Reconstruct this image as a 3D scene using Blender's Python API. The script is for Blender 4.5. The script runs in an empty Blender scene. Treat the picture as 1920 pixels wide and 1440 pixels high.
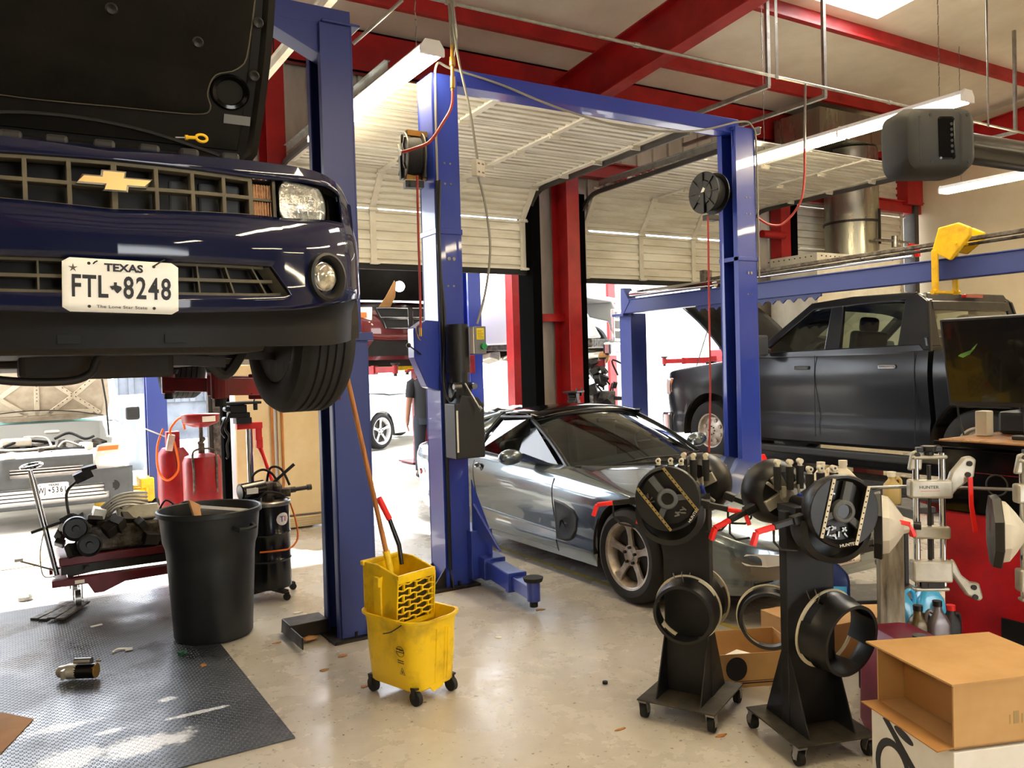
import bpy, bmesh, math, random
from math import sin, cos, pi, radians, sqrt, atan2, hypot
from mathutils import Vector as V, Matrix, Euler
random.seed(7)
COL = bpy.context.scene.collection

# ---------------------------------------------------------------- materials
def lin(h):
    if isinstance(h, str):
        c = [int(h[i:i+2], 16) / 255 for i in (0, 2, 4)]
        return tuple(x / 12.92 if x <= .04045 else ((x + .055) / 1.055) ** 2.4 for x in c) + (1,)
    return tuple(h) + (1,) if len(h) == 3 else tuple(h)

def mat(name, col, rough=.5, metal=0., col2=None, ns=4., amt=(.35, .65), bump=0., bs=60., rv=0., coat=0.,
        emit=None, es=1., trans=0., ior=1.45, spec=.5, stretch=None, det=4., alpha=1.):
    m = bpy.data.materials.new(name); m.use_nodes = True
    nt = m.node_tree; N = nt.nodes; L = nt.links
    b = N['Principled BSDF']
    b.inputs['Base Color'].default_value = lin(col)
    b.inputs['Roughness'].default_value = rough
    b.inputs['Metallic'].default_value = metal
    b.inputs['IOR'].default_value = ior
    b.inputs['Specular IOR Level'].default_value = spec
    b.inputs['Coat Weight'].default_value = coat
    b.inputs['Coat Roughness'].default_value = .04
    b.inputs['Transmission Weight'].default_value = trans
    b.inputs['Alpha'].default_value = alpha
    if emit:
        b.inputs['Emission Color'].default_value = lin(emit); b.inputs['Emission Strength'].default_value = es
    tc = N.new('ShaderNodeTexCoord'); src = tc.outputs['Object']
    if stretch:
        mp = N.new('ShaderNodeMapping'); mp.inputs['Scale'].default_value = stretch
        L.new(src, mp.inputs[0]); src = mp.outputs[0]
    if col2 or rv:
        n = N.new('ShaderNodeTexNoise'); n.inputs['Scale'].default_value = ns; n.inputs['Detail'].default_value = det
        n.inputs['Roughness'].default_value = .62
        L.new(src, n.inputs['Vector'])
        r = N.new('ShaderNodeValToRGB'); e = r.color_ramp.elements
        e[0].position, e[1].position = amt
        e[0].color = lin(col); e[1].color = lin(col2 or col)
        L.new(n.outputs[0], r.inputs[0])
        if col2: L.new(r.outputs[0], b.inputs['Base Color'])
        if rv:
            mr = N.new('ShaderNodeMapRange'); mr.inputs[1].default_value = .3; mr.inputs[2].default_value = .7
            mr.inputs[3].default_value = max(.02, rough - rv); mr.inputs[4].default_value = min(1, rough + rv)
            L.new(n.outputs[0], mr.inputs[0]); L.new(mr.outputs[0], b.inputs['Roughness'])
    if bump:
        n2 = N.new('ShaderNodeTexNoise'); n2.inputs['Scale'].default_value = bs; n2.inputs['Detail'].default_value = 3
        L.new(src, n2.inputs['Vector'])
        bp = N.new('ShaderNodeBump'); bp.inputs['Strength'].default_value = bump; bp.inputs['Distance'].default_value = .01
        L.new(n2.outputs[0], bp.inputs['Height']); L.new(bp.outputs[0], b.inputs['Normal'])
    return m

MT = {}
def M_(k, *a, **kw): MT[k] = mat(k, *a, **kw); return MT[k]

# ---------------------------------------------------------------- objects
def tag(o, label=None, cat=None, group=None, kind=None):
    if label: o['label'] = label
    if cat: o['category'] = cat
    if group: o['group'] = group
    if kind: o['kind'] = kind
    return o

def thing(name, label, cat, loc=(0, 0, 0), rz=0., group=None, rot=None):
    o = bpy.data.objects.new(name, None); COL.objects.link(o)
    o.empty_display_size = .1
    o.location = loc; o.rotation_euler = rot if rot else (0, 0, rz)
    return tag(o, label, cat, group)

def wm(o):
    m = Matrix.LocRotScale(o.location, o.rotation_euler, o.scale)
    return wm(o.parent) @ m if o.parent else m

def copy_tree(o, parent=None, **kw):
    c = o.copy(); COL.objects.link(c); c.parent = parent
    for ch in list(o.children): copy_tree(ch, c)
    for k, v in kw.items(): setattr(c, k, v)
    return c

class MB:
    def __init__(s): s.v = []; s.f = []; s.st = []; s.m = None; s.mi = []; s.cm = 0
    def add(s, vs, fs):
        o = len(s.v); s.st.append((o, len(s.f)))
        if s.m is not None: vs = [s.m @ V(p) for p in vs]
        s.v += [tuple(p) for p in vs]; s.f += [tuple(i + o for i in f) for f in fs]; s.mi += [s.cm] * len(fs)
        return s
    def box(s, x0, x1, y0, y1, z0, z1):
        return s.add([(x0,y0,z0),(x1,y0,z0),(x1,y1,z0),(x0,y1,z0),(x0,y0,z1),(x1,y0,z1),(x1,y1,z1),(x0,y1,z1)],
                     [(0,3,2,1),(4,5,6,7),(0,1,5,4),(1,2,6,5),(2,3,7,6),(3,0,4,7)])
    def cb(s, c, d, rot=None):
        hx, hy, hz = [k / 2 for k in d]
        R = Matrix.Identity(3) if rot is None else (rot if isinstance(rot, Matrix) else Euler(rot).to_matrix())
        c = V(c)
        vs = [c + R @ V((a*hx, b*hy, e*hz)) for e in (-1, 1) for a, b in ((-1,-1),(1,-1),(1,1),(-1,1))]
        return s.add(vs, [(0,3,2,1),(4,5,6,7),(0,1,5,4),(1,2,6,5),(2,3,7,6),(3,0,4,7)])
    def bar(s, p0, p1, w, h, up=(0, 0, 1)):
        p0, p1 = V(p0), V(p1); d = (p1 - p0).normalized(); u = V(up)
        sx = d.cross(u)
        if sx.length < 1e-4: u = V((1, 0, 0)); sx = d.cross(u)
        sx.normalize(); u = sx.cross(d)
        vs = [p + sx * a * w / 2 + u * b * h / 2 for p in (p0, p1) for a, b in ((-1,-1),(1,-1),(1,1),(-1,1))]
        return s.add(vs, [(0,3,2,1),(4,5,6,7),(0,1,5,4),(1,2,6,5),(2,3,7,6),(3,0,4,7)][:6])
    def cyl(s, p0, p1, r0, r1=None, n=20, cap=True):
        r1 = r0 if r1 is None else r1
        p0, p1 = V(p0), V(p1); d = (p1 - p0).normalized()
        a = d.orthogonal().normalized(); b = d.cross(a)
        vs = []
        for p, r in ((p0, r0), (p1, r1)):
            for i in range(n):
                t = 2 * pi * i / n; vs.append(p + (a * cos(t) + b * sin(t)) * r)
        fs = [(i, (i+1) % n, n + (i+1) % n, n + i) for i in range(n)]
        if cap: fs += [tuple(range(n-1, -1, -1)), tuple(range(n, 2*n))]
        return s.add(vs, fs)
    def tube(s, pts, r, n=8, closed=False, cap=True):
        P = [V(p) for p in pts]; k = len(P)
        rr = r if isinstance(r, (list, tuple)) else [r] * k
        T = []
        for i in range(k):
            a = P[(i-1) % k] if (closed or i > 0) else P[i]; b = P[(i+1) % k] if (closed or i < k-1) else P[i]
            t = b - a; T.append(t.normalized() if t.length > 1e-9 else V((0, 0, 1)))
        nrm = T[0].orthogonal().normalized(); vs = []
        for i in range(k):
            nrm = nrm - T[i] * nrm.dot(T[i])
            nrm = nrm.normalized() if nrm.length > 1e-6 else T[i].orthogonal().normalized()
            b = T[i].cross(nrm)
            for j in range(n):
                t = 2 * pi * j / n; vs.append(P[i] + (nrm * cos(t) + b * sin(t)) * rr[i])
        fs = []
        for i in range(k if closed else k - 1):
            i2 = (i + 1) % k
            for j in range(n): fs.append((i*n+j, i*n+(j+1) % n, i2*n+(j+1) % n, i2*n+j))
        if cap and not closed: fs += [tuple(range(n-1, -1, -1)), tuple((k-1)*n+j for j in range(n))]
        return s.add(vs, fs)
    def lathe(s, prof, c=(0, 0, 0), ax='z', n=32, a0=0., a1=2*pi, sx=1., sy=1.):
        full = abs(a1 - a0 - 2*pi) < 1e-6; m = n if full else n + 1; vs = []
        for r, h in prof:
            for i in range(m):
                t = a0 + (a1 - a0) * i / n; x, y = r * cos(t) * sx, r * sin(t) * sy
                p = (x, y, h) if ax == 'z' else ((x, h, y) if ax == 'y' else (h, x, y))
                vs.append((p[0]+c[0], p[1]+c[1], p[2]+c[2]))
        fs = []
        for k in range(len(prof) - 1):
            for i in range(n):
                j = (i + 1) % m; fs.append((k*m+i, k*m+j, (k+1)*m+j, (k+1)*m+i))
        if ax == 'y': fs = [f[::-1] for f in fs]
        return s.add(vs, fs)
    def prism(s, pts, vec, hole=None):
        P = [V(p) for p in pts]; w = V(vec); n = len(P)
        fs = [tuple(range(n-1, -1, -1)), tuple(range(n, 2*n))] + [(i, (i+1) % n, n+(i+1) % n, n+i) for i in range(n)]
        return s.add(P + [p + w for p in P], fs)
    def grid(s, rows, cu=False, cv=False, skip=None):
        nr, nc = len(rows), len(rows[0])
        vs = [p for r in rows for p in r]; fs = []
        for i in range(nr if cu else nr - 1):
            for j in range(nc if cv else nc - 1):
                if skip and skip(i, j): continue
                i2, j2 = (i+1) % nr, (j+1) % nc
                fs.append((i*nc+j, i*nc+j2, i2*nc+j2, i2*nc+j))
        return s.add(vs, fs)
    def ball(s, c, r, n=12, sc=(1, 1, 1)):
        vs = []; fs = []; h = n // 2
        for i in range(h + 1):
            a = pi * i / h
            for j in range(n):
                b = 2 * pi * j / n
                vs.append((c[0]+r*sc[0]*sin(a)*cos(b), c[1]+r*sc[1]*sin(a)*sin(b), c[2]+r*sc[2]*cos(a)))
        for i in range(h):
            for j in range(n): fs.append((i*n+j, (i+1)*n+j, (i+1)*n+(j+1) % n, i*n+(j+1) % n))
        return s.add(vs, fs)
    def each(s, name, material, parent=None, **k):
        """one object per shape that was added"""
        out = []; st = s.st + [(len(s.v), len(s.f))]
        for (a, fa), (b, fb) in zip(st, st[1:]):
            q = MB(); q.v = s.v[a:b]; q.f = [tuple(i - a for i in f) for f in s.f[fa:fb]]; q.mi = [0] * len(q.f)
            out.append(q.build(name, material, parent, **k))
        return out
    def build(s, name, material, parent=None, W=False, smooth=0, bevel=0, seg=2, solid=0, sub=0, off=-1., kind=None, label=None):
        me = bpy.data.meshes.new(name)
        vs = s.v
        if W and parent is not None:
            im = wm(parent).inverted(); vs = [im @ V(p) for p in vs]
        me.from_pydata([tuple(p) for p in vs], [], s.f)
        bm = bmesh.new(); bm.from_mesh(me)
        bmesh.ops.remove_doubles(bm, verts=bm.verts, dist=1e-5)
        bmesh.ops.recalc_face_normals(bm, faces=bm.faces) if not solid else None
        bm.to_mesh(me); bm.free()
        mm = material if isinstance(material, (list, tuple)) else [material]
        for k in mm: me.materials.append(MT[k] if isinstance(k, str) else k)
        if len(mm) > 1 and len(me.polygons) == len(s.mi):
            me.polygons.foreach_set('material_index', s.mi)
        o = bpy.data.objects.new(name, me); COL.objects.link(o)
        if parent is not None: o.parent = parent
        if smooth:
            me.shade_smooth(); me.set_sharp_from_angle(angle=radians(smooth if smooth > 1 else 40))
        if solid:
            md = o.modifiers.new('s', 'SOLIDIFY'); md.thickness = solid; md.offset = off
        if bevel:
            md = o.modifiers.new('b', 'BEVEL'); md.width = bevel; md.segments = seg; md.limit_method = 'ANGLE'; md.angle_limit = radians(35)
        if sub:
            md = o.modifiers.new('u', 'SUBSURF'); md.levels = sub; md.render_levels = sub
        if kind: o['kind'] = kind
        if label: o['label'] = label
        return o

def spl(pts, n=6, closed=False):
    P = [V(p) if len(p) == 3 else V((p[0], p[1], 0)) for p in pts]; d2 = len(pts[0]) == 2
    k = len(P); out = []
    for i in range(k if closed else k - 1):
        if closed: a, b, c, d = P[(i-1) % k], P[i], P[(i+1) % k], P[(i+2) % k]
        else: a, b, c, d = P[max(i-1, 0)], P[i], P[i+1], P[min(i+2, k-1)]
        for j in range(n):
            t = j / n
            out.append(.5*((2*b) + (c-a)*t + (2*a-5*b+4*c-d)*t*t + (3*b-a-3*c+d)*t**3))
    if not closed: out.append(P[-1])
    return [(p.x, p.y) for p in out] if d2 else out

def lerp(xs, ys, x):
    if x <= xs[0]: return ys[0]
    for i in range(len(xs) - 1):
        if x <= xs[i+1]:
            t = (x - xs[i]) / (xs[i+1] - xs[i]); return ys[i] + (ys[i+1] - ys[i]) * t
    return ys[-1]
def smf(tab):
    """smooth function through a table of (x, y)"""
    P = spl(tab, 8); xs = [p[0] for p in P]; ys = [p[1] for p in P]
    return lambda x: lerp(xs, ys, x)
def sst(a, b, x):
    t = min(1, max(0, (x - a) / (b - a))); return t * t * (3 - 2 * t)

def bcut(o, cutters):
    """cut closed shapes out of a mesh and keep the result"""
    for mb in cutters:
        c = mb.build('cut', [], None); c.parent = o.parent
        md = o.modifiers.new('c', 'BOOLEAN'); md.operation = 'DIFFERENCE'; md.object = c; md.solver = 'EXACT'
        dg = bpy.context.evaluated_depsgraph_get()
        me = bpy.data.meshes.new_from_object(o.evaluated_get(dg))
        o.modifiers.remove(md); o.data = me
        bpy.data.objects.remove(c)
    return o

def text(s, size, loc, rot, material, parent, name='lettering', ext=.0005, align='CENTER', sx=1., W=False, sh=0, sp=1., bold=0.):
    cu = bpy.data.curves.new(name, 'FONT'); cu.body = s; cu.size = size; cu.extrude = ext
    cu.align_x = align; cu.align_y = 'CENTER'; cu.shear = sh; cu.space_character = sp
    cu.resolution_u = 3; cu.offset = bold
    tmp = bpy.data.objects.new(name, cu); COL.objects.link(tmp); dg = bpy.context.evaluated_depsgraph_get()
    me = bpy.data.meshes.new_from_object(tmp.evaluated_get(dg)); bpy.data.objects.remove(tmp); me.materials.clear(); me.materials.append(MT[material])
    o = bpy.data.objects.new(name, me); COL.objects.link(o)
    m = Matrix.LocRotScale(V(loc), Euler(rot) if not isinstance(rot, Matrix) else rot.to_euler(), V((sx, 1, 1)))
    if parent is not None:
        o.parent = parent
        if W: m = wm(parent).inverted() @ m
    o.matrix_basis = m
    return o
def octo(c, r, n=8, y=0): return [(c[0]+r*cos(2*pi*i/n), y, c[1]+r*sin(2*pi*i/n)) for i in range(n)]
# ---------------------------------------------------------------- shared materials
M_('blue', '2A3E9C', .3, coat=.4)
M_('blue_dk', '2A3878', .42)
M_('red_steel', 'A81B1E', .42, col2='8E1418', ns=2.5, rv=.1, bump=.05)
M_('red', '8C141A', .38, col2='761016', ns=6, rv=.08)
M_('red_dk', '7A1420', .35, col2='5E0F18', ns=5, rv=.1)
M_('red_hot', 'E0241F', .4)
M_('matte_blk', '0B0B0B', .9, spec=0.)
M_('black', '0C0C0D', .45, col2='171717', ns=9, rv=.1)
M_('black_gloss', '060607', .12)
M_('rubber', '121213', .75, col2='1E1D1C', ns=12, rv=.1, bump=.15, bs=120)
M_('dark_metal', '2A2826', .5, .6, col2='3B3733', ns=14, rv=.12)
M_('steel', '9A9A97', .35, .9, col2='7C7A76', ns=10, rv=.1)
M_('chrome', 'C9CACC', .12, 1.)
M_('galv', 'A3A39C', .38, .75, col2='87877F', ns=7, rv=.12)
M_('alum', 'B9B5A8', .38, .55, col2='A29D8E', ns=9, rv=.1)
M_('cast', '6E675D', .6, .6, col2='3B352F', ns=18, rv=.12, bump=.3, bs=80)
M_('white_pt', 'D8D4C6', .5, col2='C6C0AE', ns=4, rv=.1)
M_('white', 'E8E8E6', .45)
M_('cream', 'D9C9A2', .5, col2='CBB98F', ns=3, rv=.1)
M_('door_pt', 'DCD9CB', .42, col2='BDB6A2', ns=2.2, amt=(.4, .75), rv=.12, stretch=(.6, 2.4, 3))
M_('ceil', 'E4DED2', .6, col2='CFC5B6', ns=1.3, amt=(.3, .75), bump=.25, bs=3)
M_('wall_w', 'D8CCB2', .55, col2='CABB9C', ns=.8, rv=.05)
M_('corr', 'C8C6BC', .45, col2='A9A598', ns=2.5, rv=.1, stretch=(1, 1, .3))
M_('grey_pt', '6F7274', .5); M_('dark_jamb', '2E2B29', .5, col2='3C3834', ns=5)
M_('yellow', 'E3B70F', .42, col2='B88A10', ns=7, amt=(.45, .75), rv=.1)
M_('tube_on', 'FFF1D8', .4, emit=(1, .84, .56), es=34)
M_('card', 'B58654', .8, col2='A67846', ns=5, bump=.1, bs=30)
M_('wood', 'B87838', .5, col2='8A5324', ns=5, stretch=(8, 8, .6), rv=.1)
M_('glass', 'CFE6E2', .03, trans=1., ior=1.05, spec=.5)
M_('glass_dk', '9DB0A8', .02, trans=1., ior=1.1, coat=1.)
M_('lens', 'F2F5F5', .06, trans=1., ior=1.25, coat=1.)
M_('paper', 'E9E6DC', .8)
M_('plate_w', 'EDEEEC', .35)
M_('ink', '17171C', .5)
M_('brass', 'B08A45', .35, .8)
M_('hose_red', '9C2A22', .5)
M_('hose_or', 'D9691C', .5)
M_('cord', '8E8C80', .6)

def concrete():
    m = bpy.data.materials.new('concrete'); m.use_nodes = True; MT['concrete'] = m
    nt = m.node_tree; N = nt.nodes; L = nt.links; b = N['Principled BSDF']
    tc = N.new('ShaderNodeTexCoord')
    def noise(s, d=5, r=.6):
        n = N.new('ShaderNodeTexNoise'); n.inputs['Scale'].default_value = s; n.inputs['Detail'].default_value = d
        n.inputs['Roughness'].default_value = r; L.new(tc.outputs['Object'], n.inputs['Vector']); return n
    def ramp(src, a, ca, e, ce):
        r = N.new('ShaderNodeValToRGB'); r.color_ramp.elements[0].position = a; r.color_ramp.elements[0].color = lin(ca)
        r.color_ramp.elements[1].position = e; r.color_ramp.elements[1].color = lin(ce); L.new(src, r.inputs[0]); return r
    def mix(f, a, c, t='MIX'):
        x = N.new('ShaderNodeMix'); x.data_type = 'RGBA'; x.blend_type = t
        if isinstance(f, float): x.inputs[0].default_value = f
        else: L.new(f, x.inputs[0])
        L.new(a, x.inputs[6]); L.new(c, x.inputs[7]); return x.outputs[2]
    r1 = ramp(noise(1.1, 6).outputs[0], .2, 'C0BBB0', .8, 'CDC8BD')
    r2 = ramp(noise(9, 6, .7).outputs[0], .2, 'B5AF9F', .75, 'FFFFFF')
    c = mix(.35, r1.outputs[0], r2.outputs[0], 'MULTIPLY')
    r3 = ramp(noise(34, 3, .5).outputs[0], .30, '6C5A48', .35, 'FFFFFF')   # rust and oil specks
    r4 = ramp(noise(3.1, 3).outputs[0], .50, 'FFFFFF', .60, '000000')
    c2 = mix(r4.outputs[0], c, mix(.8, c, r3.outputs[0], 'MULTIPLY'))
    L.new(c2, b.inputs['Base Color'])
    mr = N.new('ShaderNodeMapRange'); mr.inputs[1].default_value = .3; mr.inputs[2].default_value = .7
    mr.inputs[3].default_value = .16; mr.inputs[4].default_value = .38
    L.new(noise(2.4, 6, .65).outputs[0], mr.inputs[0]); L.new(mr.outputs[0], b.inputs['Roughness'])
    bp = N.new('ShaderNodeBump'); bp.inputs['Strength'].default_value = .12; bp.inputs['Distance'].default_value = .004
    L.new(noise(6, 5).outputs[0], bp.inputs['Height']); L.new(bp.outputs[0], b.inputs['Normal'])
    b.inputs['Specular IOR Level'].default_value = .6
concrete()
M_('ground', 'CFCBC2', .7, col2='BDB8AE', ns=1.5, rv=.1)

def struct(mb, name, m, parent=None, **k):
    o = mb.build(name, m, parent, **k)
    if parent is None: o['kind'] = 'structure'
    return o
XW = 14.3; YW = 9.2
RZ = lambda y: 5.76 + (6.8 - y) * .093          # roof sheet height
PZ = lambda y: 5.56 + (6.8 - y) * .093          # rafter top
struct(MB().box(-5, XW + .1, -8, YW + .1, -.12, 0), 'floor', 'concrete')
struct(MB().box(-40, 60, YW + .1, 60, -.14, -.02), 'ground', 'ground')
# ceiling in strips round the skylight
mb = MB()
def csh(x0, x1, y0, y1):
    mb.add([(x0,y0,RZ(y0)),(x1,y0,RZ(y0)),(x1,y1,RZ(y1)),(x0,y1,RZ(y1)),(x0,y0,RZ(y0)+.05),(x1,y0,RZ(y0)+.05),(x1,y1,RZ(y1)+.05),(x0,y1,RZ(y1)+.05)],
           [(0,3,2,1),(4,5,6,7),(0,1,5,4),(1,2,6,5),(2,3,7,6),(3,0,4,7)])
csh(-5, 8.15, -8, YW+.1); csh(9.35, XW+.1, -8, YW+.1); csh(8.15, 9.35, 6.42, YW+.1); csh(8.15, 9.35, -8, 3.6)
struct(mb, 'ceiling', 'ceil')
mb = MB()
mb.add([(8.15,3.6,RZ(3.6)+.03),(9.35,3.6,RZ(3.6)+.03),(9.35,6.42,RZ(6.42)+.03),(8.15,6.42,RZ(6.42)+.03)], [(0,1,2,3)])
msk = bpy.data.materials.new('skylight_sheet'); msk.use_nodes = True; MT['skylight_sheet'] = msk
nt = msk.node_tree; nt.nodes.clear(); oo = nt.nodes.new('ShaderNodeOutputMaterial'); tb = nt.nodes.new('ShaderNodeBsdfTranslucent')
tb.inputs[0].default_value = (.85, .85, .82, 1); nt.links.new(tb.outputs[0], oo.inputs[0])
struct(mb, 'window_1', 'skylight_sheet')
# seams of the insulation
# ribbed wall sheet
def ribbed(mb, x0, x1, z0, z1, y, ysgn=-1, pitch=.3, rib=.035, dep=.03):
    xs = []; x = x0
    pts = []
    k = math.floor(x0 / pitch) * pitch
    while k < x1 + pitch:
        for a, d in ((k, 0), (k + .012, dep), (k + rib + .012, dep), (k + rib + .024, 0)):
            if x0 <= a <= x1: pts.append((a, d))
        k += pitch
    pts = [(x0, pts[0][1])] + pts + [(x1, pts[-1][1])]
    mb.grid([[(a, y + ysgn * d, z0) for a, d in pts], [(a, y + ysgn * d, z1) for a, d in pts]])
def wallpiece(mb, x0, x1, z0, z1): 
    mb.box(x0, x1, YW + .04, YW + .1, z0, z1); ribbed(mb, x0, x1, z0, z1, YW + .035)
mb = MB()
wallpiece(mb, -5, XW, 4.25, RZ(YW))
for a, b in ((-5, -1.2), (1.95, 2.75), (5.85, 6.72), (9.78, 10.8)): wallpiece(mb, a, b, 0, 4.25)
for a, b in ((-1.2, 1.95), (2.75, 5.85), (6.72, 9.78)): wallpiece(mb, a, b, 3.56, 4.25)
struct(mb, 'wall_back', 'corr')
struct(MB().box(XW, XW + .1, -8, YW + .1, 0, RZ(-8)), 'wall_right', 'wall_w')
mb = MB(); mb.box(-5.1, -5, -8, YW + .1, 0, RZ(-8)); M_('wall_mid', '8C877D', .7); struct(mb, 'wall_left', 'wall_mid')
mb = MB(); mb.box(-5, XW, -8.1, -8, 3.6, RZ(-8)); 
for a, b in ((-5, 1.5), (4.5, XW)): mb.box(a, b, -8.1, -8, 0, 3.6)
M_('wall_dim', '6F6C66', .7, col2='5C5954', ns=2)
struct(mb, 'wall_front', 'wall_dim')

# steel frame -----------------------------------------------------------
def ibeam(mb, p0, p1, w, h, t=.02, up=(0, 0, 1)):
    p0, p1 = V(p0), V(p1); u = V(up); d = (p1 - p0).normalized(); s = d.cross(u).normalized(); u = s.cross(d)
    o = u * (h / 2 - t / 2)
    mb.bar(p0 + o, p1 + o, w, t, u); mb.bar(p0 - o, p1 - o, w, t, u); mb.bar(p0, p1, t * .7, h - 2*t + .004, u)
n = 0
def frame(x, y0=YW - .16):
    mb = MB()
    ibeam(mb, (x, y0, PZ(y0) - .28), (x, -7.9, PZ(-7.9) - .28), .2, .55)
    return mb
for i, x in enumerate((6.35, -1.4, 14.1)):
    struct(frame(x), 'ceiling_rafter', 'red_steel', bevel=.004)['kind'] = 'structure'
for x in (2.52, 6.37, -1.4):
    mb = MB(); h = PZ(9) - .1
    # flanges face the room, web runs back to the wall
    mb.box(x - .1, x + .1, 8.82, 8.84, 0, h); mb.box(x - .1, x + .1, 9.16, 9.18, 0, h); mb.box(x - .012, x + .012, 8.84, 9.16, 0, h)
    mb.box(x - .16, x + .16, 8.76, 9.19, 0, .02)
    struct(mb, 'trim_1' if x == 2.55 else 'trim_column', 'red_steel', bevel=.003)
struct(MB().box(14.02, 14.14, 8.95, 9.17, 0, 4.3), 'trim_column', 'dark_jamb')
struct(MB().box(13.75, 14.2, 8.9, 9.17, 4.3, 5.5), 'trim_column', 'red_steel')
mb = MB(); mb.box(10.5, 10.72, 8.95, 9.17, 0, 4.9); struct(mb, 'trim_column', 'red_steel', bevel=.003)
k = 0
for y in (8.16, 6.60, 5.05, 3.5, 1.95, .4, -1.2, -2.8, -4.4, -6.):
    mb = MB(); z = PZ(y)
    # Z purlin: web with two flanges and turned lips
    mb.box(-4.9, XW, y - .003, y + .003, z + .005, z + .2); mb.box(-4.9, XW, y - .075, y, z, z + .006); mb.box(-4.9, XW, y, y + .075, z + .194, z + .2)
    mb.box(-4.9, XW, y - .08, y - .074, z, z + .03)
    struct(mb, 'ceiling_purlin', 'red_steel')['kind'] = 'structure'
mb = MB(); mb.box(-4.9, XW, 9.02, 9.04, 5.05, 5.53); mb.box(-4.9, XW, 9.02, 9.12, 5.05, 5.07); mb.box(-4.9, XW, 9.02, 9.12, 5.51, 5.53)
struct(mb, 'ceiling_eave_beam', 'red_steel')['kind'] = 'structure'
mb = MB(); mb.box(5.9, XW, 9.0, 9.16, 4.16, 4.36); mb.box(5.9, XW, 8.94, 9.0, 4.34, 4.36)
struct(mb, 'trim_2', 'red_steel')
mb = MB()
for a, b in ((5.85, 6.72), (9.78, 10.8), (1.95, 2.75)):
    mb.box(a, b, 9.04, 9.16, 2.2, 2.3); 
struct(mb, 'trim_3', 'red_steel')
# door jambs
mb = MB()
for x in (1.9, 2.72, 5.82, 6.58, 9.78, 10.82):
    mb.box(x - (.035 if x in (2.72, 6.58, 10.82) else 0), x + (.135 if x in (5.82, 9.78, 1.9) else .1), 8.98, 9.33, 0, 3.9 if x not in (10.82,) else 4.2)

M_('jamb_blk', '151312', .6); struct(mb, 'trim_4', 'matte_blk', bevel=.003)

# ---------------------------------------------------------------- sectional doors
def panel_rows(mb, p0, p1, x0, x1, nr=5, dep=.024):
    p0, p1 = V((0,) + p0), V((0,) + p1); d = p1 - p0; Ln = d.length; d.normalize(); nrm = V((0, d.z, -d.y)) * -1
    if nrm.y > 0 or nrm.z > 0: nrm = -nrm
    rows = []
    prof = [(0, .02), (.03, .02), (.04, 0)]
    for i in range(nr):
        a = .04 + (Ln - .08) * i / nr; w = (Ln - .08) / nr
        prof += [(a + w*.10, 0), (a + w*.16, dep), (a + w*.70, dep), (a + w*.76, 0)]
    prof += [(Ln - .04, 0), (Ln - .03, .02), (Ln, .02)]
    for s_, h in prof:
        q = p0 + d * s_ + nrm * h
        rows.append([(x0, q.y, q.z), (x1, q.y, q.z)])
    mb.grid(rows)
    mb.bar((x0, p0.y - nrm.y*.03, p0.z - nrm.z*.03), (x1, p0.y - nrm.y*.03, p0.z - nrm.z*.03), .02, .02)
    return d, nrm, p0, p1
def sect_door(idx, x0, x1, path, nst=4):
    root = thing('door_%d' % idx, None, None); root['kind'] = 'structure'
    for i in range(len(path) - 1):
        a, b = path[i]
        c = path[i+1][0]
        mb = MB(); d, nrm, p0, p1 = panel_rows(mb, a, (c[0], c[1]) if b is None else b, x0, x1)
        pn = mb.build('panel', 'door_pt', root, solid=0)
        for k in range(nst):
            x = x0 + .04 + (x1 - x0 - .08) * k / (nst - 1)
            st = MB(); q0 = p0 + nrm * .04 + d * .01; q1 = p1 + nrm * .04 - d * .01
            w = .075
            st.prism([(x - w/2, q0.y, q0.z), (x + w/2, q0.y, q0.z), (x + w/2, q1.y, q1.z), (x - w/2, q1.y, q1.z)], nrm * -.03)
            h0 = p0 + nrm * .05
            st.bar((x - .05, h0.y, h0.z), (x + .05, h0.y, h0.z), .05, .03)
            st.cyl((x - .06, h0.y + nrm.y*.02, h0.z + nrm.z*.02), (x + .06, h0.y + nrm.y*.02, h0.z + nrm.z*.02), .014, n=8)
            st.build('stile', 'white_pt', pn, bevel=.002)
    return root
def open_path(zb):
    P = [(9.13, zb), (9.13, zb + .63)]
    segs = [(P[0], P[1])]
    a = (9.12, zb + .66); b = (8.80, 3.92)
    segs.append((a, b))
    y = 8.80
    for i in range(4):
        segs.append(((y, 3.925 + .012*i), (y - .655, 3.935 + .012*i))); y -= .66
    return [(s[0], s[1]) for s in segs] + [(((0, 0)), None)]
d1 = sect_door(1, 2.62, 5.80, open_path(2.88))
d2 = sect_door(2, 6.70, 9.80, open_path(2.80))
zz = []; z = .02
while z < 4.15: zz.append(((9.13, z), (9.13, z + .675))); z += .68
d3 = sect_door(3, 10.95, 13.9, zz + [((0, 0), None)])
def tracks(door, x0, x1):
    for x, s in ((x0 - .04, -1), (x1 + .04, 1)):
        pts = [(9.1, 0), (9.1, 3.3)] + [(9.1 - .45 + .45*cos(a*pi/12), 3.42 + .45*sin(a*pi/12)) for a in range(1, 7)] + [(6.1, 3.9)]
        mb = MB()
        for i in range(len(pts) - 1):
            p, q = pts[i], pts[i+1]
            up = (0, 0, 1) if abs(q[0]-p[0]) > abs(q[1]-p[1]) else (0, 1, 0)
            mb.bar((x, p[0], p[1]), (x, q[0], q[1]), .03, .055, up)
        mb.build('track', 'dark_jamb', door)
        mb = MB(); mb.box(x + s*.02 - .003, x + s*.02 + .003, 5.9, 8.6, 3.93, 4.0); mb.box(x + min(0, s*.05), x + max(0, s*.05), 5.9, 8.6, 3.995, 4.0)
        mb.build('angle_rail', 'galv', door)
tracks(d1, 2.62, 5.80); tracks(d2, 6.70, 9.80)
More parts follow.
